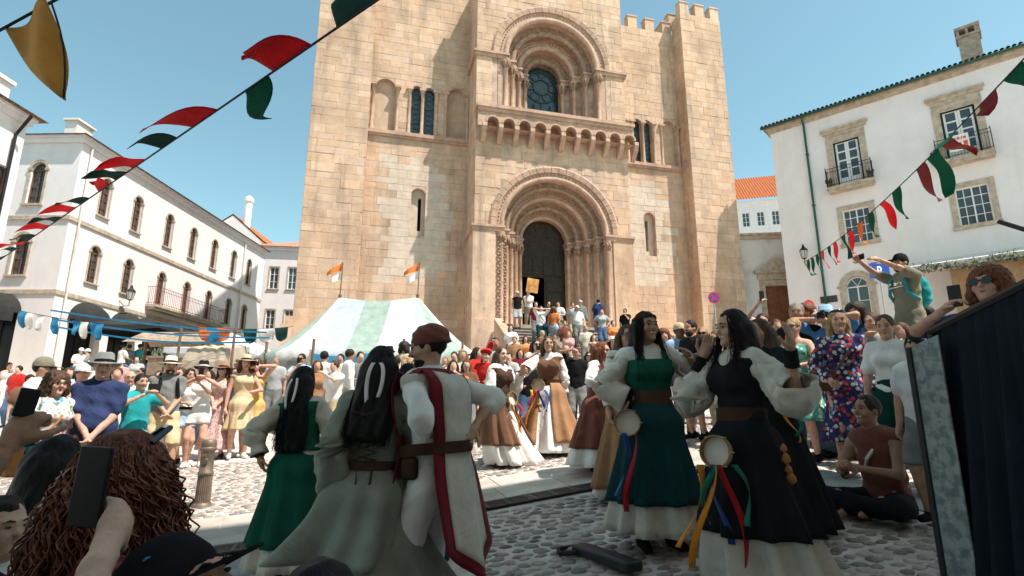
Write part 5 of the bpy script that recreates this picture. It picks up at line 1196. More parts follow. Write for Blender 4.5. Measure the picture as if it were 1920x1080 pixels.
    if feet and shoes:
        for sg in (1, -1):
            an_ = LG[sg][2]; F_ = SDF(); F_.cap(an_+v(0, .035, -.035)*s, an_+v(sg*.02, -.13, -.048)*s, .043*s, .035*s, .02); F_.cap(an_+v(0, .03, -.01)*s, an_+v(0, .0, .02)*s, .044*s, .042*s, .02)
            V, Fq = F_.mesh(h*1.25, None, None, None, lambda x, y, z: (an_[2]-.083*s)-z+0*x+0*y if hip is None else z*0+x*0+y*0-1); npmesh('shoe', V, Fq, C(shoes), root)
    # ---------------- hair, hats, face
    if hair and hair[0] != 'bald':
        Hh_ = SDF(); kind, hc = hair; e = .014*s
        Hh_.ell(hl(0, -.014, .035), np.array([.083, .098, .098])*s, HM, .02)
        nz = (lambda x, y, z: .004*np.sin(x*90+z*40)*np.sin(y*80+z*30)) if kind not in ('curly', 'afro') else (lambda x, y, z: .010*np.sin(x*95)*np.sin(y*92)*np.sin(z*88))
        if kind in ('curly', 'afro'): Hh_.ell(hl(0, -.025, .04), np.array([.115, .12, .112])*s, HM, .02); [Hh_.ell(hl(g*.085, -.03, -.05), np.array([.05, .075, .085])*s, HM, .03) for g in (-1, 1)]
        if kind in ('long', 'verylong', 'wavy'):
            ln = {'long': .30, 'wavy': .33, 'verylong': .52}[kind]
            Hh_.ell(hl(0, -.05, -.03), np.array([.085, .07, .1])*s, HM, .03)
            for g, o in ((-1, .055), (0, .075), (1, .055)): a = hl(g*.055, -o, -.02); bdir = nb-sp*ln*s*.75+tors_f*(-.135*s)+tr*g*.075*s; Hh_.cap(a, bdir, .06*s, .048*s, .04)
            if kind != 'verylong':
                for g in (-1, 1): Hh_.cap(hl(g*.078, -.01, .0), hl(g*.088, .0, -.17), .026*s, .03*s, .03); Hh_.cap(hl(g*.088, .0, -.17), che+tr*g*.12*s+tors_f*.05*s+sp*.06*s, .03*s, .016*s, .03)
        if kind == 'bob': Hh_.ell(hl(0, -.03, -.03), np.array([.095, .085, .1])*s, HM, .03)
        if kind in ('pony', 'bun'):
            Hh_.ell(hl(0, -.115, .05 if kind == 'bun' else .03), np.array([.04, .04, .04])*s, HM, .02)
            if kind == 'pony': Hh_.cap(hl(0, -.12, .02), hl(.03, -.13, -.2), .03*s, .015*s, .02)
        Hh_.ell(hl(0, .115, -.045), np.array([.064, .085, .094])*s, HM, .012, True)
        if kind in ('short', 'bun', 'pony'): Hh_.ell(hl(0, .03, -.13), np.array([.12, .15, .085])*s, HM, .012, True)
        V, Fq = Hh_.mesh(h*(.85 if lvl < 2 else .95), None, None, nz); ho_ = npmesh('hair', V, Fq, HAIR[hc], root)
    if beard:
        Bd = SDF(); Bd.ell(hl(0, .026, -.075), np.array([.058, .068, .055])*s, HM, .02); Bd.ell(hl(0, .075, -.03), np.array([.04, .03, .012])*s, HM, .01); Bd.ell(hl(0, .09, -.052), np.array([.022, .02, .008])*s, HM, .004, True); V, Fq = Bd.mesh(h*.6, None, None, None, lambda x, y, z: (z-(HC[2]-.022*s))+0*x+0*y); npmesh('beard', V, Fq, HAIR[beard], root)
    if face and lvl < 2:
        dk_ = mat('eye_dark', (.02, .013, .01), .25, spec=.5); lp = mat('lips', (.36, .13, .10), .5); wt = mat('teeth', (.8, .78, .74), .3)
        for g in (-1, 1):
            q = SDF(); q.ell(hl(g*.031, .0885, .012), np.array([.0135, .007, .0055])*s, HM, .002); V, Fq = q.mesh(.0042*s); npmesh('eye', V, Fq, dk_, root)
            q = SDF(); q.cap(hl(g*.014, .099, .031), hl(g*.033, .096, .037), .0038*s, .004*s, .003); q.cap(hl(g*.033, .096, .037), hl(g*.05, .082, .031), .004*s, .0025*s, .003); V, Fq = q.mesh(.0045*s); npmesh('eyebrow', V, Fq, HAIR[hair[1] if hair else 'dark'], root)
        q = SDF(); wm_ = .026 if smile else .02; q.cap(hl(-wm_, .078, -.05+(.006 if smile else 0)), hl(0, .0885, -.0535), .005*s, .0075*s, .004); q.cap(hl(wm_, .078, -.05+(.006 if smile else 0)), hl(0, .0885, -.0535), .005*s, .0075*s, .004); V, Fq = q.mesh(.0045*s); npmesh('lips', V, Fq, lp, root)
        if smile: q = SDF(); q.cap(hl(-.017, .0855, -.05), hl(.017, .0855, -.05), .0045*s, .0045*s, .002); q.cap(hl(-.01, .0905, -.0515), hl(.01, .0905, -.0515), .0045*s, .0045*s, .002); V, Fq = q.mesh(.003*s); npmesh('teeth', V, Fq, wt, root)
    if glasses:
        m_ = MB(); gm_ = mat('sunglass', (.012, .011, .012), .15, spec=.6) if glasses == 'sun' else mat('spectacles', (.12, .07, .05), .3)
        for g in (-1, 1):
            c = hl(g*.034, .104, .010)
            if glasses == 'sun':
                vs = [c+(hr*.029*math.cos(a)+hu*.022*math.sin(a))*s for a in np.linspace(0, 2*math.pi, 13)[:-1]]; m_.add(vs+[p-hf_*.008*s for p in vs], [tuple(range(12)), tuple(range(23, 11, -1))]+[(i, 12+i, 12+(i+1) % 12, (i+1) % 12) for i in range(12)])
            else: m_.tube([tuple(c+(hr*.027*math.cos(a)+hu*.020*math.sin(a))*s) for a in np.linspace(0, 2*math.pi, 13)], .0028*s, 5, False)
            m_.tube([tuple(hl(g*.062, .098, .014)), tuple(hl(g*.078, .0, .016))], .004*s, 5)
        m_.tube([tuple(hl(-.008, .108, .014)), tuple(hl(.008, .108, .014))], .004*s, 5); m_.build('sunglasses' if glasses == 'sun' else 'glasses', gm_, root, smooth=False)
    if hat: HATS[hat[0]](ctx, C(hat[1]), *hat[2:])
    if extra: extra(ctx)
    return ctx
def headmesh(ctx, m_, name, mt, z=0.0, tilt=0, smooth=True, y=0.0):
    """verts given in head units (x right, y forward, z up)"""
    ct, st = math.cos(R(tilt)), math.sin(R(tilt))
    m_.v = [tuple(ctx['hl'](a, b*ct-c*st+y, b*st+c*ct+z)) for a, b, c in m_.v]; o = m_.build(name, mt, ctx['root'], smooth=smooth); 
    if smooth: autosmooth(o, 50)
    return o
def ringlathe(m_, prof, n=24, ex=1.0, ey=1.2, o=(0, 0, 0), wav=0.0):
    vs = []
    for r_, z in prof:
        for k in range(n): a = 2*math.pi*k/n; vs.append((o[0]+r_*ex*math.cos(a), o[1]+r_*ey*math.sin(a), o[2]+z+wav*r_*math.cos(2*a)))
    m_.add(vs, [(j*n+k, j*n+(k+1) % n, (j+1)*n+(k+1) % n, (j+1)*n+k) for j in range(len(prof)-1) for k in range(n)])
def hat_brim(ctx, mt, w=.17, band='black'):
    m_ = MB(); ringlathe(m_, [(.001, .155), (.05, .15), (.072, .13), (.083, .05), (.088, .04), (w, .028), (w, .022), (.086, .03)], 28, 1, 1.12, wav=.10); headmesh(ctx, m_, 'hat', mt, .0, 6)
    m_ = MB(); ringlathe(m_, [(.087, .042), (.087, .068), (.082, .068)], 24, 1, 1.12); headmesh(ctx, m_, 'hat_band', C(band), .003, 6)
def hat_fedora(ctx, mt, *a): hat_brim(ctx, mt, .145, 'black')
def hat_cap(ctx, mt, *a):
    m_ = MB(); ringlathe(m_, [(.001, .142), (.035, .138), (.065, .118), (.084, .075), (.09, .03), (.088, .022)], 24, .98, 1.15, (0, -.008, 0)); headmesh(ctx, m_, 'cap', mt, .0, 0)
    m_ = MB(); vs = []; n = 10
    for z in (.034, .027):
        for i in range(n+1): t = math.pi*i/n; vs.append((-.083*math.cos(t), .045+.03*math.sin(t), z))
        for i in range(n+1): t = math.pi*i/n; vs.append((-.082*math.cos(t), .06+.125*math.sin(t)**.8, z-.018*math.sin(t)))
    q = 2*(n+1); m_.add(vs, [(i, i+1, n+2+i, n+1+i) for i in range(n)]+[(q+i, q+n+1+i, q+n+2+i, q+i+1) for i in range(n)]+[(n+1+i, n+2+i, q+n+2+i, q+n+1+i) for i in range(n)]); headmesh(ctx, m_, 'cap_peak', mt, .0, 0)
def hat_bandana(ctx, mt, *a):
    S = SDF(); hl, s, HM = ctx['hl'], ctx['s'], ctx['HM']; S.ell(hl(0, -.014, .05), np.array([.089, .105, .095])*s, HM, .02); S.ell(hl(0, -.08, .04), np.array([.07, .05, .07])*s, HM, .04); S.cap(hl(0, -.12, .0), hl(.02, -.15, -.07), .025*s, .012*s, .02)
    hu, HC = ctx['hu'], ctx['HC']; V, F = S.mesh(ctx['h']*.6, None, None, lambda x, y, z: .003*np.sin(z*110+y*60), lambda x, y, z: (.018*s-((x-HC[0])*hu[0]+(y-HC[1])*hu[1]+(z-HC[2])*hu[2]))); npmesh('bandana', V, F, mt, ctx['root'])
def hat_band(ctx, mt, *a):
    m_ = MB(); ringlathe(m_, [(.088, .055), (.090, .06), (.090, .075), (.088, .08)], 28, 1, 1.2, (0, -.012, 0)); headmesh(ctx, m_, 'headband', mt, 0, 8)
def hat_soft(ctx, mt, *a):
    m_ = MB(); ringlathe(m_, [(.001, .14), (.09, .135), (.12, .1), (.115, .07), (.09, .045), (.088, .035)], 24, 1, 1.1); headmesh(ctx, m_, 'soft_hat', mt, 0, 8)
HATS = dict(brim=hat_brim, fedora=hat_fedora, cap=hat_cap, bandana=hat_bandana, band=hat_band, soft=hat_soft)
def skirt(ctx, mt, z0, z1, hem, n=9, rx=None, ry=None, shift=(0, 0), amp=.05, name='skirt', split=None, curve=.8, off=.0, ang=None, zs=None, ref=None):
    """cloth from height z0 to z1 (metres for a 1.7 m figure) with folds deepening to the hem"""
    s = ctx['s']; pel, wst = ctx['pel'], ctx['wst']; K = 72; M = 16; vs = []; rx = rx or .122; ry = ry or .095; ph = ctx.setdefault('ph', random.random()*6); zr0, zr1 = ref or (z0, z1)
    a0, a1 = ang if ang else (0, 2*math.pi); closed = ang is None; KK = K if closed else K+1
    for j in range(M+1):
        z = z0+(z1-z0)*j/M; t = min(max((z-zr0)/(zr1-zr0), 0), 1.2); g = t**curve; hipb = .04*math.exp(-((z-.90)/.09)**2)
        for k in range(KK):
            a = a0+(a1-a0)*k/K; f_ = 1+amp*2.6*g*(math.sin(n*a+ph+.8*math.sin(2*a)+.5*t)+.45*math.sin(2*n*a+1.7*ph+1.1*math.sin(3*a))+.25*math.sin(5*a+ph*2-1.5*t)); rX = rx+off+hipb+(hem-rx)*g; rY = ry+off+hipb*.9+(hem*.92-ry)*g; zz = z
            if zs: zz = z+zs(a, j/M)
            c = wst*(1-t)+np.array([pel[0], pel[1], 0])*t if t < .4 else wst*.6+np.array([pel[0], pel[1], 0])*.4
            x = c[0]+(rX*math.cos(a)*f_+shift[0]*t*t)*s; y = c[1]+(rY*math.sin(a)*f_+shift[1]*t*t)*s; vs.append((x, y, max(zz, .012)*s+.018*s*g*math.sin(n*a+ph)*(0 if z1 > .1 else .2)))
    fs = [(j*KK+k, j*KK+(k+1) % KK, (j+1)*KK+(k+1) % KK, (j+1)*KK+k) for j in range(M) for k in range(K)]
    o = meshobj(name, vs, fs, mt, ctx['root'], smooth=True); sd = o.modifiers.new('thickness', 'SOLIDIFY'); sd.thickness = .006*s; sd.offset = 1; return o
def belt(ctx, mt, z=1.03, w=.06, r=.02, name='belt'):
    s = ctx['s']; m_ = MB(); n = 32; vs = []; wst = ctx['wst']; sp = ctx['sp']; c0 = ctx['pel']+sp*(z-.93)*s
    for (dr_, dz) in ((0, -w/2), (.012, -w/2), (.012, w/2), (0, w/2)):
        for k in range(n): a = 2*math.pi*k/n; p = c0+ctx['tr']*(.118+r+dr_)*math.cos(a)*s+ctx['tf']*-1*(.092+r+dr_)*math.sin(a)*s+sp*dz*s; vs.append(p)
    m_.add(vs, [(j*n+k, j*n+(k+1) % n, ((j+1) % 4)*n+(k+1) % n, ((j+1) % 4)*n+k) for j in range(4) for k in range(n)]); return m_.build(name, mt, ctx['root'])
def phone(ctx, sg=1, w=.075, hgt=.15, d=(0, -.02, .05), rot=0,  label='dark smartphone held up in raised hands'):
    a, el, wr = ctx['arms'][sg]; s = ctx['s']; loc = ctx['root'].matrix_basis @ Vector(wr+(wr-el)/np.linalg.norm(wr-el)*.09*s+np.array(d)*s)
    m_ = MB(); m_.box(-w/2, w/2, -.005, .005, -hgt/2, hgt/2); o = m_.build('phone', mat('phone_black', (.012, .012, .013), .4, spec=.25)); bevel(o, .004, 2)
    g = MB(); g.box(-w/2+.004, w/2-.004, .0052, .006, -hgt/2+.004, hgt/2-.004); g.build('screen', mat('phone_screen', (.02, .025, .03), .2), o)
    o.location = loc; o.rotation_euler = (0, R(rot), ctx['root'].rotation_euler.z); tagit(o, label, 'phone'); return o
def camera_prop(ctx, label):
    s = ctx['s']; p = ctx['root'].matrix_basis @ Vector(ctx['hl'](0, .17, .0)); m_ = MB(); m_.box(-.065, .065, -.03, .03, -.045, .045); m_.box(-.025, .025, -.03, .02, .045, .07); o = m_.build('photo_camera', mat('camera_black', (.015, .015, .016), .45)); bevel(o, .008, 2)
    m_ = MB(); m_.lathe([(.04, -.03), (.042, -.07), (.038, -.12), (.03, -.12), (.028, -.1), (.001, -.1)], 16, (0, 0, 0), axis='y'); m_.build('lens', mat('camera_black', (.015, .015, .016), .45), o, smooth=False); o.location = p; o.rotation_euler = (0, 0, ctx['root'].rotation_euler.z+math.atan2(ctx['hf'][0], -ctx['hf'][1])); tagit(o, label, 'camera'); return o
# ================================================================== COSTUME PIECES AND PROPS
def W(px, py, Y): return atY(px, py, Y)
def overlay(ctx, mt, e, zlo, zhi, name='bodice', arms=False, neck=.0):
    s = ctx['s']; T = SDF(); ctx['torso'](T, e, -.12); pel, sp = ctx['pel'], ctx['sp']
    for sg in (1, -1): T.cap(ctx['SH'][sg]*.85+ctx['che']*.15, ctx['SH'][sg]*.97+ctx['nb']*.03, .05*s, .05*s+e*.8, .03)
    f = lambda x, y, z: (x-pel[0])*sp[0]+(y-pel[1])*sp[1]+(z-pel[2])*sp[2]
    tf = ctx['tf']; nb = ctx['nb']
    cut = lambda x, y, z: np.maximum(np.maximum((zlo-.93)*s-f(x, y, z), f(x, y, z)-(zhi-.93)*s), (.085*s-np.sqrt((x-nb[0])**2+((z-nb[2]-.03*s)*.8)**2+0*y) if neck else z*0-1))
    V, F = T.mesh(ctx['h']*1.1, None, None, lambda x, y, z: .004*np.sin(z*60+x*25)*np.sin(x*30+y*22), cut); return npmesh(name, V, F, mt, ctx['root'])
def sleeve(ctx, sg, mt, prof, end=.9, droop=1.0, name='sleeve'):
    """open cloth tube round an arm; prof lists (fraction along the arm, radius)"""
    a, el, wr = ctx['arms'][sg]; s = ctx['s']; n = 22; M = 22; vs = []; l1 = np.linalg.norm(el-a); l2 = np.linalg.norm(wr-el); tot = l1+l2; ph = random.random()*6
    for j in range(M+1):
        t = end*j/M; q = t*tot
        c = a+(el-a)*q/l1 if q < l1 else el+(wr-el)*(q-l1)/l2
        w_ = min(max((q-l1*.85)/(l1*.3), 0), 1); d = (el-a)/l1*(1-w_)+(wr-el)/l2*w_; d /= np.linalg.norm(d)
        r_ = np.interp(t/end, [p[0] for p in prof], [p[1] for p in prof])*s; u = np.cross(d, [0, 0, 1.0]); u = u if np.linalg.norm(u) > .2 else np.cross(d, [1.0, 0, 0]); u /= np.linalg.norm(u); v_ = np.cross(u, d)
        c = c+np.array([0, 0, -1])*max(0, r_-.05*s)*.75*droop
        for k in range(n):
            an = 2*math.pi*k/n; f_ = 1+.12*math.sin(5*an+ph+j*.35)*min(1, r_/(.07*s)-.4)+.05*math.sin(3*an-j*.9)+.045*math.sin(4*an+j*1.9+ph); vs.append(c+(u*math.cos(an)+v_*math.sin(an))*r_*f_)
    o = meshobj(name, vs, [(j*n+k, j*n+(k+1) % n, (j+1)*n+(k+1) % n, (j+1)*n+k) for j in range(M) for k in range(n)], mt, ctx['root'], smooth=True); sd = o.modifiers.new('thickness', 'SOLIDIFY'); sd.thickness = .005; return o
PUFF = [(0, .056), (.15, .072), (.5, .082), (.68, .088), (.8, .068), (.86, .05), (1, .068)]
BELL = [(0, .056), (.25, .06), (.5, .072), (.75, .10), (1, .12)]
SLIM = [(0, .062), (.4, .066), (.8, .06), (1, .052)]
def cuff(ctx, sg, mt, f0=.62, f1=.95, name='wristband'):
    a, el, wr = ctx['arms'][sg]; s = ctx['s']; m_ = MB(); p = el+(wr-el)*f0; q = el+(wr-el)*f1; m_.tube([tuple(p), tuple(q)], [.042*s, .035*s], 16); m_.build(name, mt, ctx['root'], smooth=False)
def ribbon_strip(ctx, p0, p1, w, mt, name='ribbon', sway=.05):
    s = ctx['s']; n = 14; vs = []; p0, p1 = np.array(p0)*s, np.array(p1)*s; ph = random.random()*6; d = np.array([math.cos(ph), math.sin(ph), 0])
    for i in range(n+1): t = i/n; c = p0*(1-t)+p1*t+np.array([math.sin(t*5+ph), math.cos(t*4+ph), 0])*sway*t*s; tw = d*math.cos(t*2.2)+np.array([-d[1], d[0], 0])*math.sin(t*2.2); vs += [c-tw*w*s/2, c+tw*w*s/2]
    o = meshobj(name, vs, [(2*i, 2*i+1, 2*i+3, 2*i+2) for i in range(n)], mt, ctx['root'], smooth=True); sd = o.modifiers.new('thickness', 'SOLIDIFY'); sd.thickness = .002
def tambourine(ctx, p, nrm, label, r_=.115, rib=None):
    r_ *= .8
    """a thing of its own: hoop, skin, jingles and coloured ribbons"""
    s = ctx['s']; wp = ctx['root'].matrix_basis @ Vector(np.array(p)*s); e = empty('tambourine', tuple(wp), 0, label, 'tambourine', 'tambourines of the dancers'); n_ = ctx['root'].matrix_basis.to_3x3() @ Vector(nrm); e.rotation_euler = n_.to_track_quat('Y', 'Z').to_euler()
    m_ = MB(); m_.lathe([(r_, -.02), (r_+.007, -.02), (r_+.007, .02), (r_, .02), (r_, -.02)], 28, axis='y'); m_.build('hoop', mat('hoop_wood', (.33, .19, .09), .5, .2), e)
    m_ = MB(); m_.lathe([(.001, -.021), (r_+.003, -.021), (r_+.003, -.012)], 28, axis='y'); m_.build('drum_skin', mat('drum_skin', (.68, .62, .52), .6, .06), e)
    for k in range(6): a = k*math.pi/3; m_ = MB(); m_.lathe([(.001, -.002), (.017, -.003), (.017, .003), (.001, .002)], 10, ((r_+.006)*math.cos(a), 0, (r_+.006)*math.sin(a)), axis='z'); m_.build('jingle', mat('brass', (.5, .36, .12), .3, metal=.9), e)
    inv = e.rotation_euler.to_matrix().inverted()
    for k, c in enumerate(rib or []):
        n = 12; vs = []; ph = k*1.3; L = .42+.12*math.sin(k*2.1)
        for i in range(n+1):
            t = i/n; x = (k-len(rib)/2)*.035; cpt = Vector((x+.05*math.sin(t*4+ph)+x*t*1.2, -.03-.02*k % .03+.04*math.cos(t*3+ph)*t, -r_*.8-L*t))
            for g in (-1, 1): vs.append(inv @ (cpt+Vector((g*.019*math.cos(t*2+ph), g*.019*math.sin(t*2+ph), 0))))
        o = meshobj('ribbon', vs, [(2*i, 2*i+1, 2*i+3, 2*i+2) for i in range(n)], c, e, smooth=True); sd = o.modifiers.new('thickness', 'SOLIDIFY'); sd.thickness = .002
    return e
RBC = {k: cloth('silk_'+k, c, rough=.45) for k, c in dict(orange=(.62, .22, .02), blue=(.02, .07, .30), red=(.42, .015, .02), yellow=(.70, .45, .05), green=(.01, .16, .10), white=(.75, .73, .7)).items()}
def bag(ctx, p, size, mt, name='shoulder_bag', strap=True):
    s = ctx['s']; m_ = MB(); a, b, c = size; x, y, z = p; m_.box(x-a/2, x+a/2, y-b/2, y+b/2, z-c, z); m_.v = [tuple(np.array(v)*s) for v in m_.v]; o = m_.build(name, mt, ctx['root']); bevel(o, .03*s, 3)
    if strap: m_ = MB(); sgx = 1 if x > 0 else -1; pts = [np.array((x, y, z))*s, ctx['wst']+ctx['tr']*.1*sgx*s+ctx['tf']*.15*s, ctx['che']-ctx['tr']*.03*sgx*s+ctx['tf']*.165*s, ctx['SH'][-sgx]*.75+ctx['nb']*.25+np.array([0, -.02, .055])*s, ctx['che']+ctx['tf']*-.15*s, np.array((x, y+b*.3, z))*s]; m_.tube([tuple(q) for q in pts], .013*s, 6); m_.build('bag_strap', mt, o)
def backpack(ctx, mt, wd=.27):
    s = ctx['s']; S = SDF(); c = ctx['che']-ctx['tf']*.22*s; S.ell(c-ctx['sp']*.04*s, np.array([wd/2, .1, .22])*s, None, .03); S.ell(c-ctx['sp']*.12*s-ctx['tf']*.06*s, np.array([wd*.4, .06, .1])*s, None, .02); V, F = S.mesh(.016, None, None, lambda x, y, z: .006*np.sin(x*60)*np.sin(z*50)); o = npmesh('backpack', V, F, mt, ctx['root'])
    for g in (-1, 1): m_ = MB(); sh = ctx['SH'][g]*.62+ctx['nb']*.38; m_.tube([tuple(sh-ctx['tf']*.13*s), tuple(sh+ctx['sp']*.075*s), tuple(sh+ctx['tf']*.13*s-ctx['sp']*.06*s), tuple(ctx['che']+ctx['tr']*g*.13*s+ctx['tf']*.13*s-ctx['sp']*.08*s), tuple(ctx['wst']+ctx['tr']*g*.17*s)], .022*s, 6); m_.build('pack_strap', mt, o)
def dancer(ctx, vest, over, under='white', oz=.32, uz=.06, hem=.42, uhem=.46, shift=(0, 0), osplit=None, slv='white', prof=PUFF, beltm='leather', vz=(1.0, 1.36), send=.93, bib=False):
    skirt(ctx, C(under), 1.0, uz, uhem, 10, shift=shift, amp=.05, name='underskirt')
    if over: skirt(ctx, C(over), 1.03, oz, uhem, 10, shift=shift, amp=.05, name='overskirt', off=.03, ang=osplit, ref=(1.0, uz))
    if vest: overlay(ctx, C(vest), .028, vz[0], vz[1], 'bodice', neck=0 if bib else 1)
    for sg in (1, -1): sleeve(ctx, sg, C(slv), prof, send)
    if beltm: belt(ctx, C(beltm), 1.03, .065, .035)
def hair_ribbon(ctx, mt=None):
    mt = mt or RBC['white']; s = ctx['s']; h = ctx['hl']
    for g, L in ((-1, .2), (1, .3)):
        n = 12; vs = []; b = np.array(h(0.01*g, -.128, .0)); 
        for i in range(n+1): t = i/n; c = np.array(h(.02*g+.025*g*math.sin(t*3), -.132-.03*math.sin(t*2.2)+(-.02*t), .02+.05*math.sin(t*3.1)*(1-t)-L*t)); vs += [c-ctx['hr']*.011*s, c+ctx['hr']*.011*s]
        o = meshobj('hair_ribbon', vs, [(2*i, 2*i+1, 2*i+3, 2*i+2) for i in range(n)], mt, ctx['root'], smooth=True); sd = o.modifiers.new('thickness', 'SOLIDIFY'); sd.thickness = .003
def strands(ctx, n, hc, ln=.3, wave=.0, r_=.0028, front=True):
    s = ctx['s']; hl = ctx['hl']; m_ = MB(); nb, sp, tf, tr = ctx['nb'], ctx['sp'], ctx['tf'], ctx['tr']
    for k in range(n):
        th = random.uniform(-2.5, 2.5); ph_ = random.uniform(-.1, 1.35); x, y, z = math.sin(th)*math.cos(ph_), -math.cos(th)*math.cos(ph_), math.sin(ph_)
        p0 = np.array(hl(x*.082, y*.1-.014, .035+z*.1)); fr = abs(th) > 1.7 and front; p1 = np.array(hl(math.sin(th)*.12, -math.cos(th)*.12-.03, -.05))
        L = ln*random.uniform(.75, 1.08)
        if fr: p2 = ctx['che']+tr*math.copysign(.10+random.uniform(-.03, .04), -x if (tr@ctx['hr']) < 0 else x)*s+tf*(.12+random.uniform(-.02, .04))*s+sp*random.uniform(-.08, .1)*s
        else: p2 = nb-sp*L*.78*s-tf*(.165+random.uniform(-.02, .03))*s+tr*((math.sin(th) if (tr@ctx['hr']) > 0 else -math.sin(th))*.12+random.uniform(-.025, .025))*s
        pts = []; q = random.random()*6
        for i in range(11): t = i/10; c_ = p0*(1-t)**2+p1*2*t*(1-t)+p2*t*t; pts.append(tuple(c_+np.array([math.sin(q+t*11), math.cos(q+t*9), 0])*(.004+wave)*t))
        m_.tube(pts, [r_*s*(1-.6*i/10) for i in range(11)], 3)
    o = m_.build('hair_strands', HAIR[hc], ctx['root'], smooth=True); o['kind'] = 'stuff'
# ================================================================== MAIN DANCERS
# woman in green seen from behind
c = person('woman dancer in green dress seen from behind with white hair ribbon', 572, 688, 4.45, 172, lvl=0, fem=True, fat=1.12, skin='brown', lean=(4, 3), head=(-8, 0), L=W(488, 858, 4.35), Rr=(-.28, -.25, .98), top=('tee', 'linen'), bottom=None, hair=('verylong', 'black'), shoes='leather', face=False)
dancer(c, 'green', 'green', 'linen', oz=.30, uz=.12, hem=.37, uhem=.33, slv='linen', prof=PUFF, vz=(1.0, 1.40)); hair_ribbon(c); strands(c, 420, 'black', .52, front=False); cuff(c, 1, C('leather'), .9, .98, 'bracelet'); bag(c, (.18, -.02, 1.0), (.05, .1, .12), C('leather'), 'belt_pouch', False)
# woman in sage gown seen from behind
c = person('woman dancer in sage laced gown with bell sleeves seen from behind', 706, 652, 3.2, 176, lvl=0, fem=True, skin='tan', lean=(2, -2), head=(6, 0), L={'t': (.17, .0, .95), 'hint': (.2, 1, -.4)}, Rr=W(778, 782, 3.3), top=('tee', 'sage'), bottom=None, hair=('long', 'black'), shoes='leather', face=False)
skirt(c, C('sage'), 1.04, .03, .43, 7, shift=(-.38, -.05), amp=.055, name='gown_skirt')
skirt(c, C('sage'), 1.02, .55, .34, 5, shift=(.12, .0), amp=.07, name='gathered_overskirt', off=.02, ang=(.2, 2.6))
overlay(c, C('sage'), .022, 1.0, 1.42, 'bodice')
sleeve(c, 1, C('sage'), BELL, .97); sleeve(c, -1, C('sage'), BELL, .9); belt(c, C('dbrown'), 1.03, .05, .035); hair_ribbon(c); strands(c, 420, 'black', .36, front=False)
m_ = MB()
for k in range(6):
    z = 1.06+k*.045; yb = .155
    for g in (-1, 1): m_.tube([(g*.075*c['s'], (yb-.02)*c['s'], z*c['s']), (0, yb*c['s'], (z+.022)*c['s']), (-g*.075*c['s'], (yb-.02)*c['s'], (z+.045)*c['s'])], .005, 5)
m_.build('back_lacing', C('dbrown'), c['root'])
for x in (.03, -.06): ribbon_strip(c, (x, .165, 1.02), (x-.05, .2, .72), .012, C('dbrown'), 'lace_end')
# man in the tabard
c = person('man dancer in cream and maroon tabard with red headscarf', 826, 614, 3.2, -116, lvl=0, fat=.9, skin='tan', lean=(5, 0), head=(26, -10), L=W(797, 788, 3.12), Rr={'t': W(890, 802, 3.28), 'hint': (-.5, .88, -.5)}, top=('roll', 'white'), bottom=('trousers', 'white', 1.8), hair=('short', 'black'), hat=('bandana', 'rust'), beard='black', shoes='leather', curl=.5, palm=((0, 0, -1), (0, .8, .5)))
HATm = C('rust')
def tabard(ctx):
    s = ctx['s']
    for sgn, nm in ((1, 'back'), (-1, 'front')):
        for (xa, xb, e, mt, nm2, zl) in ((-.215, .215, .0, C('maroon'), 'tabard_panel', 0), (-.145, .145, .006, C('linen'), 'tabard_stripe', .07)):
            n, M = 14, 26; vs = []
            for j in range(M+1):
                t = j/M
                for i in range(n+1):
                    x = xa+(xb-xa)*i/n; hem = .36+.16*abs(x)/.225+zl; z = 1.455+(hem-1.455)*t; sh = -.10*max(0, (z-1.36)/.1)
                    if z > 1.03: y = (.155+.02*math.sin((z-1.0)*6)-.10*max(0, (z-1.33)/.13)**1.5)*math.sqrt(max(.05, 1-(x/.30)**2))
                    else: y = .15*math.sqrt(max(.05, 1-(x/.30)**2))+.16*(1.03-z)**1.1+.018*math.sin(x*26+1)*(1.03-z)*2
                    z2 = z+.02*abs(x)/.2-(.06*abs(x)/.225 if t < .02 else 0)
                    wv = 1-.16*math.exp(-((z-1.03)/.12)**2); vs.append(ctx['pel']+ctx['tr']*x*wv*s-ctx['tf']*(y+e)*sgn*s+ctx['sp']*(z2-.93)*s)
            o = meshobj(nm2, vs, [(j*(n+1)+i, j*(n+1)+i+1, (j+1)*(n+1)+i+1, (j+1)*(n+1)+i) for j in range(M) for i in range(n)], mt, ctx['root'], smooth=True); sd = o.modifiers.new('thickness', 'SOLIDIFY'); sd.thickness = .005
    belt(ctx, C('leather'), 1.03, .06, .088)
tabard(c); overlay(c, C('maroon'), .03, 1.30, 1.46, 'tabard_yoke'); overlay(c, C('linen'), .036, 1.345, 1.425, 'tabard_collar', neck=1); bag(c, (.19, -.04, 1.0), (.05, .1, .12), C('leather'), 'belt_pouch', False); cuff(c, 1, C('leather'), .9, .98, 'bracelet')
# woman in dark teal between them
c = person('woman dancer in dark teal gown with very long hair seen from behind', 765, 684, 4.5, 178, lvl=1, fem=True, skin='tan', Rr='half', L='half', top=('long', 'dteal'), bottom=None, hair=('verylong', 'black'), face=False, shoes='leather')
skirt(c, C('dteal'), 1.03, .03, .36, 9, name='gown_skirt'); belt(c, C('leather'), 1.03, .05, .03); strands(c, 260, 'black', .52, front=False)
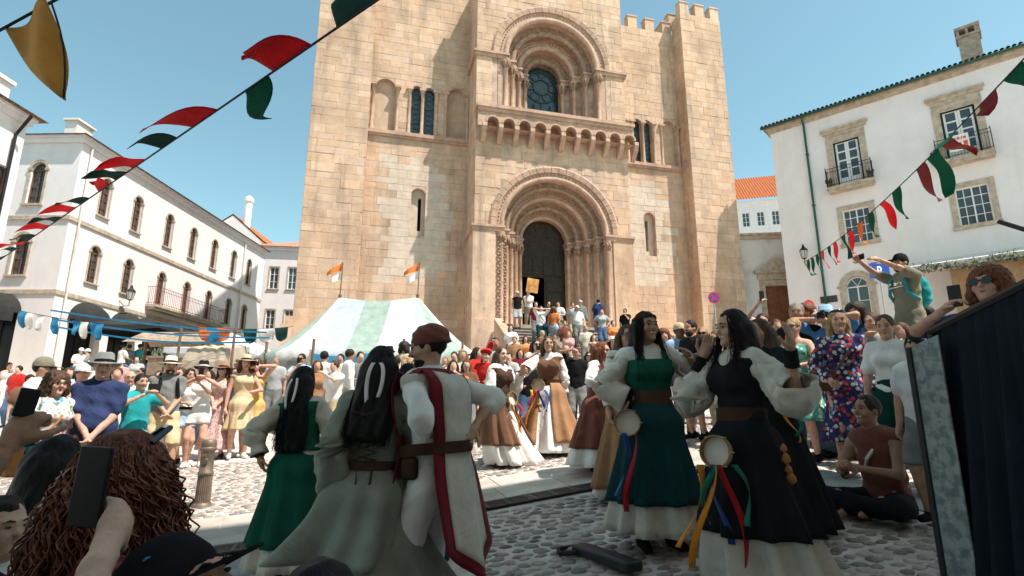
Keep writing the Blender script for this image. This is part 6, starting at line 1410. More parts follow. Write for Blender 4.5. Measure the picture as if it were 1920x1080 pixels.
# green apron dancer facing us
c = person('smiling woman dancer in green apron dress with headband and tambourine', 1212, 588, 4.35, 8, lvl=0, fem=True, skin='brown', head=(12, 2), lean=(0, -2), L=W(1292, 668, 4.2), Rr={'t': W(1188, 745, 4.3), 'hint': (-1, .4, -.3)}, top=('tee', 'white'), bottom=None, hair=('wavy', 'black'), hat=('band', 'leather'), smile=True, shoes='black', curl=(.15, .8))
dancer(c, 'green', None, 'linen', uz=.13, uhem=.33, slv='linen', prof=[(0, .06), (.4, .072), (.7, .08), (1, .10)], vz=(.98, 1.34), send=.9, beltm=None, bib=True)
strands(c, 420, 'black', .34, .006); skirt(c, C('dteal'), 1.03, .33, .33, 10, name='apron_skirt', off=.03, amp=.05, ref=(1.0, .13)); belt(c, C('dbrown'), 1.05, .12, .032, 'sash')
for g in (-1, 1): m_ = MB(); m_.tube([tuple(c['che']+c['tr']*g*.085*c['s']+c['tf']*.14*c['s']+c['sp']*.09*c['s']), tuple(c['nb']+c['tr']*g*.095*c['s']+c['tf']*.05*c['s']+c['sp']*.012*c['s']), tuple(c['che']+c['tr']*g*.08*c['s']-c['tf']*.13*c['s']+c['sp']*.1*c['s'])], .018, 6); m_.build('apron_strap', C('green'), c['root'])
tambourine(c, (-.25, -.16, .88), (-.45, -1, .1), 'pale tambourine held against the green apron dress', .11, [RBC['blue'], RBC['red']]); cuff(c, -1, C('black'), .85, .98, 'bracelet')
# dancer in black bodice, arms raised
c = person('woman dancer in black bodice and linen skirt with raised arms', 1372, 584, 3.5, -72, lvl=0, fem=True, skin='tan', head=(-6, -4), lean=(-2, 0), L={'t': W(1482, 652, 3.08), 'hint': (.3, .4, -1)}, Rr={'t': W(1318, 668, 3.65), 'hint': (-.3, -.2, -1)}, top=('tee', 'linen'), bottom=None, hair=('wavy', 'black'), smile=True, shoes='black', curl=(.12, .2), palm=((-.9, -.6, .2), (.8, -.5, .2)))
dancer(c, 'black', None, 'linen', uz=.05, uhem=.40, slv='linen', prof=[(0, .065), (.3, .08), (.6, .115), (.85, .125), (1, .11)], vz=(.98, 1.38), send=.72, beltm=None, shift=(.0, .12))
skirt(c, C('black'), 1.03, .36, .40, 10, name='black_overskirt', off=.03, amp=.05, shift=(.0, .12), ref=(1.0, .05)); belt(c, C('leather'), 1.04, .08, .035)
strands(c, 460, 'black', .36, .006)
for g in (-1, 1): cuff(c, g, C('black'), .55, .97)
tambourine(c, (.12, -.30, .83), (.45, -.9, .1), 'tambourine with orange and green ribbons hanging from leather belt', .105, [RBC['orange'], RBC['orange'], RBC['green'], RBC['blue'], RBC['red'], RBC['green']])
for k, (dz, r_) in enumerate(((0, .02), (-.06, .026), (-.12, .022), (-.17, .03))): m_ = MB(); m_.lathe([(.001, -r_*1.2), (r_, -r_*.4), (r_*.8, r_*.5), (.3*r_, r_*1.2), (.001, r_*1.4)], 10, (.26*c['s'], .06+.01*k, (.85+dz)*c['s'])); m_.build('gourd', C('ltan'), c['root'], smooth=True)
# second black-clad dancer behind her
c = person('dancer in black gown clapping behind the black bodice dancer', 1425, 600, 4.5, -60, lvl=1, fem=True, skin='tan', L='clap', Rr=W(1330, 655, 4.4), top=('long', 'black'), bottom=None, hair=('long', 'brown'), shoes='black')
skirt(c, C('black'), 1.03, .06, .40, 8, name='gown_skirt'); sleeve(c, 1, C('black'), PUFF, .9); sleeve(c, -1, C('black'), PUFF, .7); ribbon_strip(c, (.2, -.1, .98), (.3, -.15, .7), .03, RBC['orange']); ribbon_strip(c, (.22, -.08, .98), (.34, -.1, .75), .03, RBC['green'])
# tan-vest dancer half hidden
c = person('dancer with glasses in tan vest and white blouse', 1172, 612, 5.7, 20, lvl=0, fem=True, skin='tan', head=(-12, 0), Rr='down', L='half', top=('tee', 'white'), bottom=None, hair=('long', 'brown'), glasses='clear', shoes='leather')
dancer(c, 'tan', 'tan', 'white', oz=.12, uz=.05, hem=.33, uhem=.36, vz=(.95, 1.38), prof=SLIM)
# auburn dancer
c = person('auburn haired dancer with glasses in rust vest and white skirt', 1118, 643, 7.0, 48, lvl=0, fem=True, fat=1.05, skin='red', head=(10, -6), lean=(6, 0), L='half', Rr={'t': (-.16, -.26, 1.1), 'hint': (-1, .3, -.3)}, top=('tee', 'white'), bottom=None, hair=('long', 'auburn'), glasses='clear', shoes='leather', smile=True)
dancer(c, 'rust', 'rust', 'white', oz=.32, uz=.10, hem=.50, uhem=.44, vz=(.96, 1.39), prof=SLIM, osplit=(-.9, 4.6))
strands(c, 260, 'auburn', .3, .005)
tambourine(c, (-.06, -.24, .93), (-.2, -1, .1), 'tambourine with orange ribbons worn on rust overskirt', .1, [RBC['orange'], RBC['yellow'], RBC['red'], RBC['blue'], RBC['blue']])
# brown dancer facing us, skirts swinging
c = person('smiling curly haired dancer in brown vest with swinging skirt', 1028, 632, 8.5, -8, lvl=0, fem=True, skin='tan', head=(14, 0), Rr={'t': W(985, 693, 8.1), 'hint': (-1, .3, -.4)}, L='back', top=('tee', 'white'), bottom=None, hair=('wavy', 'brown'), smile=True, shoes='leather')
dancer(c, 'brown', 'tan', 'white', oz=.18, uz=.05, hem=.50, uhem=.44, shift=(.04, 0), vz=(.96, 1.40), osplit=(-1.4, 4.2)); tambourine(c, (-.14, -.20, .98), (-.2, -1, .1), 'tambourine with yellow red and blue ribbons on brown dancer', .11, [RBC['yellow'], RBC['orange'], RBC['red'], RBC['red'], RBC['blue'], RBC['blue']])
# dark brown dancer at her hand
c = person('long haired dancer in dark brown vest holding her neighbour\'s hand', 938, 652, 8.0, 48, lvl=0, fem=True, skin='fair', head=(-10, 0), L={'t': W(978, 697, 8.1), 'hint': (.3, .3, -1)}, Rr='down', top=('tee', 'white'), bottom=None, hair=('long', 'brown'), smile=True, shoes='leather')
dancer(c, 'dbrown', 'brown', 'white', oz=.30, uz=.04, hem=.46, uhem=.42, shift=(.22, -.1), vz=(.96, 1.39), osplit=(-1.0, 4.5)); tambourine(c, (.02, -.22, .95), (0, -1, .1), 'tambourine trailing red blue and yellow ribbons on dark brown skirt', .11, [RBC['blue'], RBC['white'], RBC['yellow'], RBC['red'], RBC['orange'], RBC['red']])
# seated man
c = person('barefoot man in rust tunic sitting cross legged on cobbles', 1642, 757, 4.75, -68, H=1.76, lvl=0, skin='brown', hip=(0, 0, .135), lean=(8, 0), head=(-8, 6), legs=((-.10, -.36, .07, (1, -.5, .1)), (.10, -.30, .09, (-1, -.5, .1))), L=(.06, -.36, .36), Rr=(-.06, -.38, .38), top=('tank', 'rust', .02), bottom=('trousers', 'black', 1.85), hair=('short', 'dark'), shoes=None, smile=True)
m_ = MB(); S_ = c['s']; m_.tube([tuple(c['SH'][1]*.7+c['nb']*.3+np.array([0, -.02, .06])), tuple(c['che']+c['tf']*.155), tuple(c['wst']-c['tr']*.13+c['tf']*.06), tuple(c['wst']-c['tf']*.14), tuple(c['che']-c['tf']*.14+c['tr']*.08), tuple(c['SH'][1]*.7+c['nb']*.3+np.array([0, .02, .06]))], .014, 6); m_.build('white_strap', C('white'), c['root'])
# ================================================================== CROWD
def stair_z(x, y):
    dx, dy = x-CX, y-CY; u = dx*.966+dy*.259; o = dx*.259-dy*.966
    if o < 2.9: return 4.69
    return max(4.69-.17*math.ceil((o-2.9)/.31), gz(x, y))
def stairs_Y(hx, hy, H):
    best = None
    for Y in np.arange(18.5, 25.2, .05):
        p = atY(hx, hy, Y); e = abs(p[2]-H-stair_z(p[0], Y))
        if best is None or e < best[0]: best = (e, Y, p[2]-H)
    return best[1], stair_z(atY(hx, hy, best[1])[0], best[1])
def on_stairs(label, hx, hy, yaw, H=1.72, **k):
    Y, b = stairs_Y(hx, hy, H); return person(label, hx, hy, Y, yaw, H=H, base=b, lvl=2, **k)
on_stairs('man in black vest and grey shorts standing at stair top', 970, 547, 5, top=('tank', 'black'), bottom=('shorts', 'lgrey'), hat=('cap', 'lgrey'), skin='tan')
on_stairs('man in white cap with folded arms at stair top', 991, 545, 5, L='crossed', Rr='crossed', top=('tee', 'white'), bottom=('trousers', 'khaki'), hat=('cap', 'white'), skin='fair')
c = on_stairs('person in white shirt photographing from the stairs', 1014, 573, 10, L='camera', Rr='camera', top=('tee', 'white'), bottom=('trousers', 'dteal'), hair=('short', 'black')); bag(c, (.15, -.15, .98), (.2, .06, .15), C('navy'), 'shoulder_bag')
on_stairs('curly woman in orange shirt with back turned on stairs', 1038, 576, 160, fem=True, top=('tee', 'orange'), bottom=('trousers', 'ldenim'), hair=('curly', 'auburn'))
on_stairs('man in white shirt beside the dark doorway', 1047, 565, -20, top=('tee', 'white'), bottom=('trousers', 'khaki'), hair=('short', 'dark'), L='half')
on_stairs('woman in pale top near the portal columns', 1073, 567, 10, fem=True, top=('tee', 'lgrey'), bottom=('trousers', 'beige'), hair=('short', 'dark'), skin='tan')
on_stairs('man in dark jacket under the portal arch', 1088, 564, 0, top=('long', 'grey'), bottom=('trousers', 'beige'), hat=('cap', 'lgrey'))
on_stairs('man in white cap and tee raising hand on stairs', 1082, 574, 5, fat=1.15, Rr='brow', top=('tee', 'white'), bottom=('trousers', 'grey'), hat=('cap', 'white'), skin='tan')
c = on_stairs('hiker with dark blue backpack turning away on stairs', 1119, 560, 150, top=('tee', 'navy'), bottom=('trousers', 'grey'), hair=('short', 'black'), lean=(15, 0)); backpack(c, C('navy'))
on_stairs('woman in grey tee with hands on hips on stairs', 1128, 580, -5, fem=True, L='hips', Rr='hips', top=('tee', 'lgrey'), bottom=('trousers', 'denim'), hair=('pony', 'brown'))
on_stairs('person in bright orange top near the stair end', 1148, 600, 30, fem=True, top=('tee', 'orange'), bottom=('trousers', 'denim'), hair=('short', 'auburn'))
on_stairs('man in black tee with hand at chin beside wall', 1172, 579, -30, L='chin', top=('tee', 'black'), bottom=('trousers', 'black'), hair=('short', 'black'), skin='tan')
on_stairs('dark dressed visitor inside the church doorway', 1028, 566, 20, H=1.66, top=('tee', 'black'), bottom=('trousers', 'black'), hair=('short', 'black'))
on_stairs('visitor in maroon shirt beside the placard', 1005, 566, 0, H=1.66, top=('tee', 'maroon'), bottom=('trousers', 'grey'), hair=('short', 'dark'))
on_stairs('woman in white blouse on the middle stairs', 958, 610, 0, H=1.64, fem=True, top=('tee', 'white'), bottom=('trousers', 'denim'), hair=('long', 'dark'), skin='fair', L='half')
on_stairs('man in rust tee on the middle stairs', 1058, 600, 10, H=1.74, fem=False, top=('tee', 'rust'), bottom=('trousers', 'khaki'), hair=('short', 'brown'), skin='tan', L='down')
on_stairs('woman in pink tee seated level on stairs', 1066, 622, -10, H=1.62, fem=True, top=('tee', 'pink'), bottom=('trousers', 'beige'), hair=('long', 'blond'), skin='red', L='clasped')
on_stairs('man in cream shirt near the lower stairs', 1098, 612, 0, H=1.75, fem=False, top=('polo', 'cream'), bottom=('trousers', 'grey'), hair=('short', 'grey'), skin='tan', L='half')
on_stairs('woman in brown dress top on lower stairs', 1112, 628, 15, H=1.63, fem=True, top=('tank', 'brown'), bottom=('trousers', 'brown'), hair=('long', 'brown'), skin='fair', L='half')
on_stairs('man in khaki tee on lower stairs', 1040, 626, -5, H=1.72, fem=False, top=('tee', 'khaki'), bottom=('trousers', 'denim'), hair=('short', 'dark'), skin='brown', L='chin')
on_stairs('woman in orange vest on lower stairs', 985, 628, 5, H=1.62, fem=True, top=('tank', 'orange'), bottom=('trousers', 'white'), hair=('long', 'dark'), skin='tan', L='down')
on_stairs('boy in white tee low on stairs', 1158, 632, -20, H=1.60, fem=False, top=('tee', 'white'), bottom=('trousers', 'denim'), hair=('short', 'brown'), skin='fair', L='half')
on_stairs('man in tan shirt beside the stair wall', 965, 640, 0, H=1.74, fem=False, top=('long', 'tan'), bottom=('trousers', 'brown'), hair=('short', 'dark'), skin='tan', L='down')
on_stairs('woman in white top shading under the wall', 1180, 612, -20, H=1.62, fem=True, top=('tee', 'white'), bottom=('trousers', 'grey'), hair=('pony', 'dark'), skin='tan', L='half')
# ---- behind the far dancers
on_stairs('bald man in brown shirt low on the stairs', 1015, 618, 70, top=('tee', 'brown'), bottom=('trousers', 'denim'), hair=('bald', 'dark'), skin='tan')
c = person('woman in sunglasses holding up a dark phone', 1004, 637, 11.5, 20, lvl=1, fem=True, glasses='sun', L='phone', Rr='phone', top=('tee', 'lgrey'), bottom=('trousers', 'denim'), hair=('long', 'dark')); phone(c, 1, label='dark phone held up by woman in sunglasses', w=.16, hgt=.09, d=(-.07, -.02, .03))
tee_print = person('bearded bald man in black tee with white print', 1061, 648, 10.8, 0, lvl=1, beard='dark', skin='tan', top=('tee', 'black'), bottom=('trousers', 'black'), hair=('bald', 'dark'))
m_ = MB(); s_ = tee_print['s']; q = tee_print['che']+tee_print['tf']*.150*s_
for (x, z, a, b_) in ((-.08, .07, .05, .1), (-.01, .08, .06, .08), (.05, .06, .04, .11), (-.06, -.06, .05, .1), (.02, -.05, .07, .09), (-.03, .01, .04, .04)): m_.box(q[0]+x*s_, q[0]+(x+a)*s_, q[1]-.022, q[1]-.012, q[2]+(z-b_/2)*s_, q[2]+(z+b_/2)*s_)
m_.box(q[0]-.1*s_, q[0]+.1*s_, q[1]-.02, q[1]-.01, q[2]-.16*s_, q[2]-.14*s_); m_.build('shirt_print', C('white'), tee_print['root'])
person('man in black tee shading his eyes with one hand', 1080, 652, 10.2, -10, lvl=1, Rr='brow', top=('tee', 'black'), bottom=('trousers', 'grey'), hair=('short', 'dark'), skin='tan')
person('woman with sunglasses behind the auburn dancer', 1103, 660, 12, 0, lvl=2, fem=True, glasses='sun', top=('tee', 'dgreen'), bottom=('trousers', 'denim'), hair=('long', 'dark'))
person('woman in wide pale sunhat behind the dancers', 1148, 634, 11.5, 10, lvl=2, fem=True, hat=('brim', 'cream'), top=('tee', 'black'), bottom=('trousers', 'black'), hair=('long', 'dark'))
person('brown haired woman between the sunhat and auburn dancer', 1125, 655, 12.5, 0, lvl=2, fem=True, top=('tee', 'brown'), bottom=('trousers', 'denim'), hair=('long', 'brown'))
person('man with shaved head beside the stair wall', 928, 634, 12.0, 20, lvl=2, top=('tee', 'lgrey'), bottom=('trousers', 'denim'), hair=('short', 'dark'), skin='brown')
person('musician in floppy red hat and red tunic', 912, 657, 10.5, -10, lvl=1, hat=('soft', 'red'), top=('long', 'red'), bottom=('trousers', 'brown'), hair=('short', 'dark'), L='half', Rr='half')
person('woman in scarlet gown with arm raised behind red hat', 893, 652, 11.5, 60, lvl=2, fem=True, top=('long', 'red'), bottom=('skirt', 'red', .95, .2), hair=('long', 'dark'), L='high', Rr='half')
person('girl wearing flower crown with long fair hair', 868, 655, 11.5, 0, lvl=2, fem=True, hat=('band', 'pink'), top=('tee', 'cream'), bottom=('skirt', 'cream', .8, .15), hair=('long', 'blond'))
person('dark haired woman next to the flower crown girl', 852, 660, 12.5, 0, lvl=2, fem=True, top=('tee', 'maroon'), bottom=('trousers', 'denim'), hair=('short', 'dark'))
# ---- in front of the pavilion
person('tall man in white shirt inside the pavilion edge', 577, 645, 15.4, -40, lvl=2, top=('tee', 'white'), bottom=('trousers', 'grey'), hair=('short', 'black'))
c = person('man in light blue shirt filming with phone', 567, 664, 12.5, 0, lvl=1, top=('tee', 'lblue'), bottom=('trousers', 'denim'), hair=('short', 'black'), skin='tan', Rr='chin', glasses='sun'); phone(c, -1, label='phone held to the face by man in blue'); backpack(c, C('navy'))
person('man in white tee and jeans walking away to pavilion', 608, 659, 12.2, 170, lvl=1, top=('tee', 'white'), bottom=('trousers', 'ldenim'), hair=('short', 'black'), skin='tan', face=False)
person('man in pale jacket beside the pavilion pole', 655, 655, 12.0, 120, lvl=2, top=('long', 'white'), bottom=('trousers', 'beige'), hair=('short', 'dark'), skin='brown')
person('man with dark round hat behind the sage gown dancer', 731, 652, 13.0, 10, lvl=2, hat=('brim', 'black', .12), top=('tee', 'white'), bottom=('trousers', 'denim'), hair=('short', 'dark'))
person('young man with dark curly hair near the pavilion', 758, 642, 13.2, 150, lvl=2, top=('tee', 'beige'), bottom=('trousers', 'denim'), hair=('curly', 'dark'), face=False)
person('boy in pale blue shirt before the pavilion', 744, 669, 11.5, 170, lvl=2, top=('tee', 'lblue'), bottom=('trousers', 'denim'), hair=('short', 'dark'), face=False)
person('woman in scarlet dress and flower crown near pavilion', 762, 668, 11.0, -20, lvl=2, fem=True, hat=('band', 'pink'), top=('dresstee', 'red'), bottom=('skirt', 'red', .9, .2), hair=('long', 'blond'))
person('blond woman in patterned blouse behind the tabard man', 782, 670, 10.5, 160, lvl=2, fem=True, top=('tee', floral('blouse_gold', (.5, .36, .16), [(.2, .12, .05), (.6, .5, .3), (.35, .2, .08)], 30)), bottom=('trousers', 'denim'), hair=('long', 'blond'), face=False)
person('woman in teal top facing the pavilion', 800, 672, 9.6, 170, lvl=2, fem=True, top=('tee', 'teal'), bottom=('trousers', 'denim'), hair=('short', 'auburn'), face=False)
# ---- left group watching
c = person('woman in yellow dress taking a photograph', 483, 672, 10.2, 15, lvl=1, fem=True, L='camera', Rr='camera', top=('dress', 'yellow'), bottom=('skirt', 'yellow', .55, .08, 5), hair=('long', 'brown'), skin='red', shoes='white'); camera_prop(c, 'black camera with long lens held by woman in yellow')
person('woman in sunhat and yellow sundress beside photographer', 462, 668, 10.0, 35, lvl=1, fem=True, hat=('brim', 'beige'), top=('dress', 'sand'), bottom=('skirt', 'sand', .55, .08, 5), hair=('long', 'brown'), skin='red', shoes='white', L='half')
person('woman in straw hat and pink printed sundress', 421, 682, 10.0, 5, lvl=1, fem=True, hat=('brim', 'tan'), glasses='sun', top=('dress', floral('pink_print', (.60, .42, .38), [(.66, .55, .5), (.45, .18, .18), (.6, .4, .36)], 45)), bottom=('skirt', MC['pink_print'], .85, .14, 7), hair=('long', 'brown'), L='clasped', Rr='clasped', skin='red', shoes='leather', smile=True)
c = person('woman in spotted dark sunhat filming with phone', 383, 680, 9.3, 25, lvl=1, fem=True, hat=('brim', 'black', .15, 'white'), L='phone', Rr='phone', top=('tank', 'white'), bottom=('shorts', 'white', .45), hair=('short', 'dark'), skin='red', shoes='white'); phone(c, 1, label='white phone held by woman in spotted hat')
c = person('dark haired woman in denim shorts holding phone', 357, 692, 9.2, 50, lvl=1, fem=True, L='phone', Rr='half', top=('tank', 'white'), bottom=('shorts', 'ldenim', .45), hair=('long', 'dark'), skin='tan', shoes='white'); belt(c, C('black'), 1.02, .05, .03)
person('woman in beige dress behind bearded man', 342, 690, 9.6, 0, lvl=1, fem=True, top=('dress', 'cream'), bottom=('skirt', 'cream', .7, .1, 6), hair=('short', 'brown'), skin='red')
c = person('bearded man in grey tee and khaki shorts with straw hat', 322, 668, 8.4, 38, lvl=0, hat=('brim', 'cream'), beard='dark', hatH=.03, L='clasped', Rr='clasped', top=('tee', 'grey'), bottom=('shorts', 'sand'), hair=('short', 'dark'), skin='tan', shoes='grey', legs=((.14, -.12, .085), (-.14, .06, .085)), fat=1.05); backpack(c, C('black'))
c = person('person in turquoise tee filming with a phone', 265, 702, 7.3, 60, lvl=1, L='phone', Rr='phone', top=('tee', 'teal'), bottom=('trousers', 'lgrey'), hair=('short', 'black'), skin='tan'); phone(c, 1, w=.15, hgt=.075, label='black phone held sideways by person in turquoise')
person('balding man in spectacles behind the navy shirt man', 245, 696, 8.0, 40, lvl=1, glasses='clear', top=('tee', 'white'), bottom=('trousers', 'grey'), hair=('bald', 'grey'), skin='red')
c = person('moustached man in navy shirt and grey hat', 200, 662, 5.8, 28, lvl=0, hatH=.03, fat=1.1, hat=('brim', 'grey', .14), L='clasped', Rr='clasped', top=('polo', 'navy'), bottom=('trousers', 'khaki'), hair=('short', 'grey'), skin='red', head=(6, 0))
q = SDF(); q.cap(c['hl'](-.03, .088, -.036), c['hl'](0, .103, -.03), .006, .008, .004); q.cap(c['hl'](.03, .088, -.036), c['hl'](0, .103, -.03), .006, .008, .004); V, F_ = q.mesh(.004); npmesh('moustache', V, F_, HAIR['white'], c['root'])
person('person in red tee bending behind the navy shirt man', 168, 700, 6.8, 100, lvl=1, top=('tee', 'red'), bottom=('trousers', 'denim'), hair=('short', 'dark'), lean=(12, 0))
person('woman in white sun cap among the left crowd', 155, 684, 7.6, 70, lvl=1, fem=True, hat=('cap', 'white'), top=('tee', 'pink'), bottom=('trousers', 'denim'), hair=('pony', 'brown'), skin='red')
c = person('woman in spectacles with floral blouse and tan bag', 108, 700, 5.5, 62, lvl=0, fem=True, fat=1.15, glasses='clear', L='bag', Rr='half', top=('polo', floral('blouse_floral', (.66, .62, .56), [(.7, .68, .62), (.10, .35, .45), (.6, .25, .2), (.7, .66, .6), (.2, .3, .15)], 30)), bottom=('trousers', 'dteal'), hair=('curly', 'brown'), skin='red'); bag(c, (-.26, .06, .98), (.12, .36, .28), C('ltan'))
person('man in khaki cap and white tee turned away', 80, 672, 6.6, 110, lvl=1, hat=('cap', 'khaki'), top=('tee', 'white'), bottom=('trousers', 'grey'), hair=('short', 'black'), skin='tan', glasses='sun')
person('boy half hidden behind the khaki cap man', 57, 703, 9.5, 60, lvl=2, top=('tee', 'brown'), bottom=('trousers', 'denim'), hair=('short', 'dark'))
# ---- far left and café
person('woman in pale sundress drinking near the café', 18, 680, 15.5, 70, lvl=2, fem=True, top=('dress', 'white'), bottom=('skirt', floral('pale_print', (.68, .62, .58), [(.7, .66, .62), (.6, .45, .42)], 40), .75, .12, 7), hair=('bun', 'dark'), L='chin', skin='red')
person('person in red shirt far back by the wall', 38, 686, 13.5, 0, lvl=2, top=('tee', 'red'), bottom=('trousers', 'denim'), hair=('short', 'dark'))
def at_cafe(label, px, py, Y, yaw, **k): return person(label, px, py, Y, yaw, lvl=2, base=2.15, **k)
for i, (px, py, Y, yaw, cl, hc, lab) in enumerate(((152, 658, 21.8, 60, 'white', 'white', 'seated guest in white cap at the terrace edge'), (166, 659, 22.1, -50, 'grey', 'white', 'seated guest in grey top and white cap'), (232, 645, 22.6, 150, 'white', None, 'dark haired guest in white seated under parasol'), (244, 646, 22.9, -120, 'grey', None, 'guest in grey seated under the parasol'), (263, 645, 23.2, 160, 'teal', None, 'guest in teal shirt seated under parasol'), (278, 648, 23.4, -30, 'black', None, 'guest in black seated beside the planter'))):
    p_ = atY(px, py, Y); hz = (p_[2]-2.15)-.775; s_ = 1.0
    at_cafe(lab, px, py, Y, yaw, H=1.70, hip=(0, 0, max(.45, min(.95, hz))), legs=((.12, -.42, .085), (-.12, -.42, .085)), top=('tee', cl), bottom=('trousers', 'denim'), hair=('short', 'dark'), hat=('cap', hc) if hc else None, L='half', Rr='half')
person('woman in grey dress standing near the planter', 259, 668, 17, 10, lvl=2, fem=True, top=('tee', 'lgrey'), bottom=('skirt', 'lgrey', .6, .1), hair=('short', 'dark'))
person('woman in sunglasses and pale top behind the crowd', 268, 690, 13.5, -20, lvl=2, fem=True, glasses='sun', top=('tank', 'pink'), bottom=('trousers', 'beige'), hair=('bun', 'dark'), skin='red')
person('child in white sun hat far behind the left crowd', 230, 675, 16.0, 0, lvl=2, hat=('cap', 'white'), top=('tee', 'pink'), bottom=('trousers', 'denim'), hair=('short', 'brown'))
# ---- right side crowd
person('man in cap and blue mask behind the dancers', 1271, 608, 9.2, 20, lvl=1, hat=('cap', 'beige'), top=('tee', 'lblue'), bottom=('trousers', 'grey'), skin='dark', L='chin')
person('man in black tee with trimmed beard behind dancers', 1296, 602, 8.8, -60, lvl=1, beard='dark', top=('tee', 'black'), bottom=('shorts', 'khaki'), hair=('short', 'black'), skin='tan')
person('blond woman in sunglasses and white shorts behind dancers', 1318, 614, 8.8, -30, lvl=1, fem=True, glasses='sun', top=('tank', 'white'), bottom=('shorts', 'white', .5), hair=('long', 'blond'), skin='red', shoes='black')
person('red haired person glimpsed behind the green dancer', 1243, 618, 9.8, 0, lvl=2, fem=True, top=('tee', 'orange'), bottom=('trousers', 'denim'), hair=('curly', 'auburn'))
c = person('brown haired woman holding a phone overhead', 1404, 592, 8.2, 10, lvl=1, fem=True, L='down', Rr='high', top=('tee', 'white'), bottom=('trousers', 'denim'), hair=('long', 'brown')); phone(c, -1, label='pale phone held overhead behind the dancers')
person('man with thinning dark hair in pale blue shirt', 1428, 590, 7.8, -20, lvl=1, top=('tee', 'lblue'), bottom=('trousers', 'denim'), hair=('short', 'dark'), skin='tan')
person('man with grey hair watching from the right', 1492, 570, 7.2, -30, lvl=1, top=('polo', 'black'), bottom=('trousers', 'denim'), hair=('short', 'grey'), skin='brown')
person('auburn haired visitor behind the grey haired man', 1508, 560, 7.8, 40, lvl=1, fem=True, top=('tee', 'rust'), bottom=('trousers', 'denim'), hair=('curly', 'auburn'), face=False)
person('blond woman in green patterned dress and sunglasses', 1488, 598, 6.9, -55, lvl=1, fem=True, glasses='sun', top=('dress', floral('green_print', (.10, .32, .25), [(.45, .6, .5), (.03, .2, .15), (.2, .45, .35), (.6, .66, .6)], 16)), bottom=('skirt', MC['green_print'], .55, .1, 6), hair=('bun', 'blond'), skin='red', L='half', Rr='half')
c = person('photographer in light blue sun hat and blue tee', 1548, 578, 7.0, -40, lvl=1, hat=('brim', 'lblue', .15, 'lblue'), L='camera', Rr='camera', top=('tee', 'blue'), bottom=('trousers', 'denim'), hair=('short', 'dark'), skin='tan'); camera_prop(c, 'small silver camera held by photographer in blue hat')
c = person('blond woman in red and navy floral shirt dress', 1568, 584, 6.0, -22, lvl=0, fem=True, fat=1.1, top=('long', floral('bold_floral', (.03, .035, .10), [(.5, .05, .05), (.62, .58, .54), (.03, .04, .14), (.55, .10, .06), (.2, .25, .4), (.6, .55, .5)], 24)), bottom=('skirt', MC['bold_floral'], .66, .10, 6), hair=('long', 'blond'), skin='red', shoes='leather', Rr='bag'); bag(c, (-.22, -.08, 1.08), (.24, .09, .22), C('brown'))
m_ = MB(); ringlathe(m_, [(.086, .068), (.09, .085), (.086, .098)], 24, 1, 1.15, (0, .0, 0)); headmesh(c, m_, 'raised_sunglasses', mat('sunglass', (.012, .011, .012), .15), .0, 20)
person('dark curly haired woman in navy top', 1604, 570, 6.9, -50, lvl=1, fem=True, top=('tee', 'navy'), bottom=('trousers', 'denim'), hair=('curly', 'dark'), skin='tan')
person('woman in striped top with raised hand', 1636, 588, 6.4, -60, lvl=1, fem=True, top=('long', 'lgrey'), bottom=('trousers', 'denim'), hair=('bun', 'brown'), skin='tan', Rr='chin')
person('woman in white top with hair tied back', 1658, 593, 5.3, -45, lvl=0, fem=True, fat=1.08, top=('polo', 'white'), bottom=('trousers', 'dgreen'), hair=('pony', 'brown'), skin='red', head=(0, -8))
person('dark haired child in white tee beside the drape', 1716, 630, 4.3, -58, lvl=0, top=('tee', 'white'), bottom=('shorts', 'grey'), hair=('bob', 'black'), skin='tan', head=(0, -22), H=1.36, base=float(atY(1716, 630, 4.3)[2]-1.36))
# raised plinth that carries the man with the backpack
pk = atY(1688, 476, 7.4); pb = pk[2]-1.76; m_ = MB(); g_ = gz(pk[0], 7.4); m_.box(-.45, .45, -.4, .4, g_-pb-.05, -.08); m_.box(-.5, .5, -.45, .45, -.08, 0); o = m_.build('stone_plinth', tm); o.location = (pk[0]+.05, 7.4, pb); tagit(o, 'low stone plinth under the man filming overhead', 'plinth')
c = person('man in cap with blue backpack filming overhead', 1688, 476, 7.4, -75, lvl=0, base=pb, H=1.74, hat=('cap', 'black'), beard='dark', L=W(1640, 484, 7.15), Rr=W(1612, 490, 7.5), top=('tee', 'khaki'), bottom=('shorts', 'khaki'), hair=('short', 'dark'), skin='tan', head=(0, 6)); backpack(c, C('teal'), .3); phone(c, -1, w=.16, hgt=.08, d=(.02, .05, .0), label='phone held overhead by man with blue backpack')
m_ = MB(); s_ = c['s']; q = c['che']+c['tf']*.150*s_
for k in range(7): m_.box(q[0]+(-.11+.03*k)*s_, q[0]+(-.09+.03*k)*s_, q[1]-.024, q[1]-.012, q[2]+(.03+.015*(k % 3))*s_, q[2]+(.06+.01*(k % 2))*s_)
m_.box(q[0]-.1*s_, q[0]+.1*s_, q[1]-.022, q[1]-.012, q[2]-.0*s_, q[2]+.012*s_); m_.build('shirt_lettering', C('white'), c['root'])
c = person('woman in dark sunglasses holding up phone beside drape', 1850, 505, 3.8, -55, lvl=0, fem=True, glasses='sun', hair=('curly', 'auburn'), skin='red', Rr=W(1772, 580, 3.8), top=('polo', 'navy'), bottom=('trousers', 'denim'), head=(-8, 8)); phone(c, -1, d=(0, -.01, .03), label='phone held upright by woman in sunglasses beside drape')
person('seated visitor with grey hair beyond the drape', 1905, 540, 5.2, -80, lvl=1, top=('tee', 'lgrey'), bottom=('trousers', 'denim'), hair=('short', 'grey'))
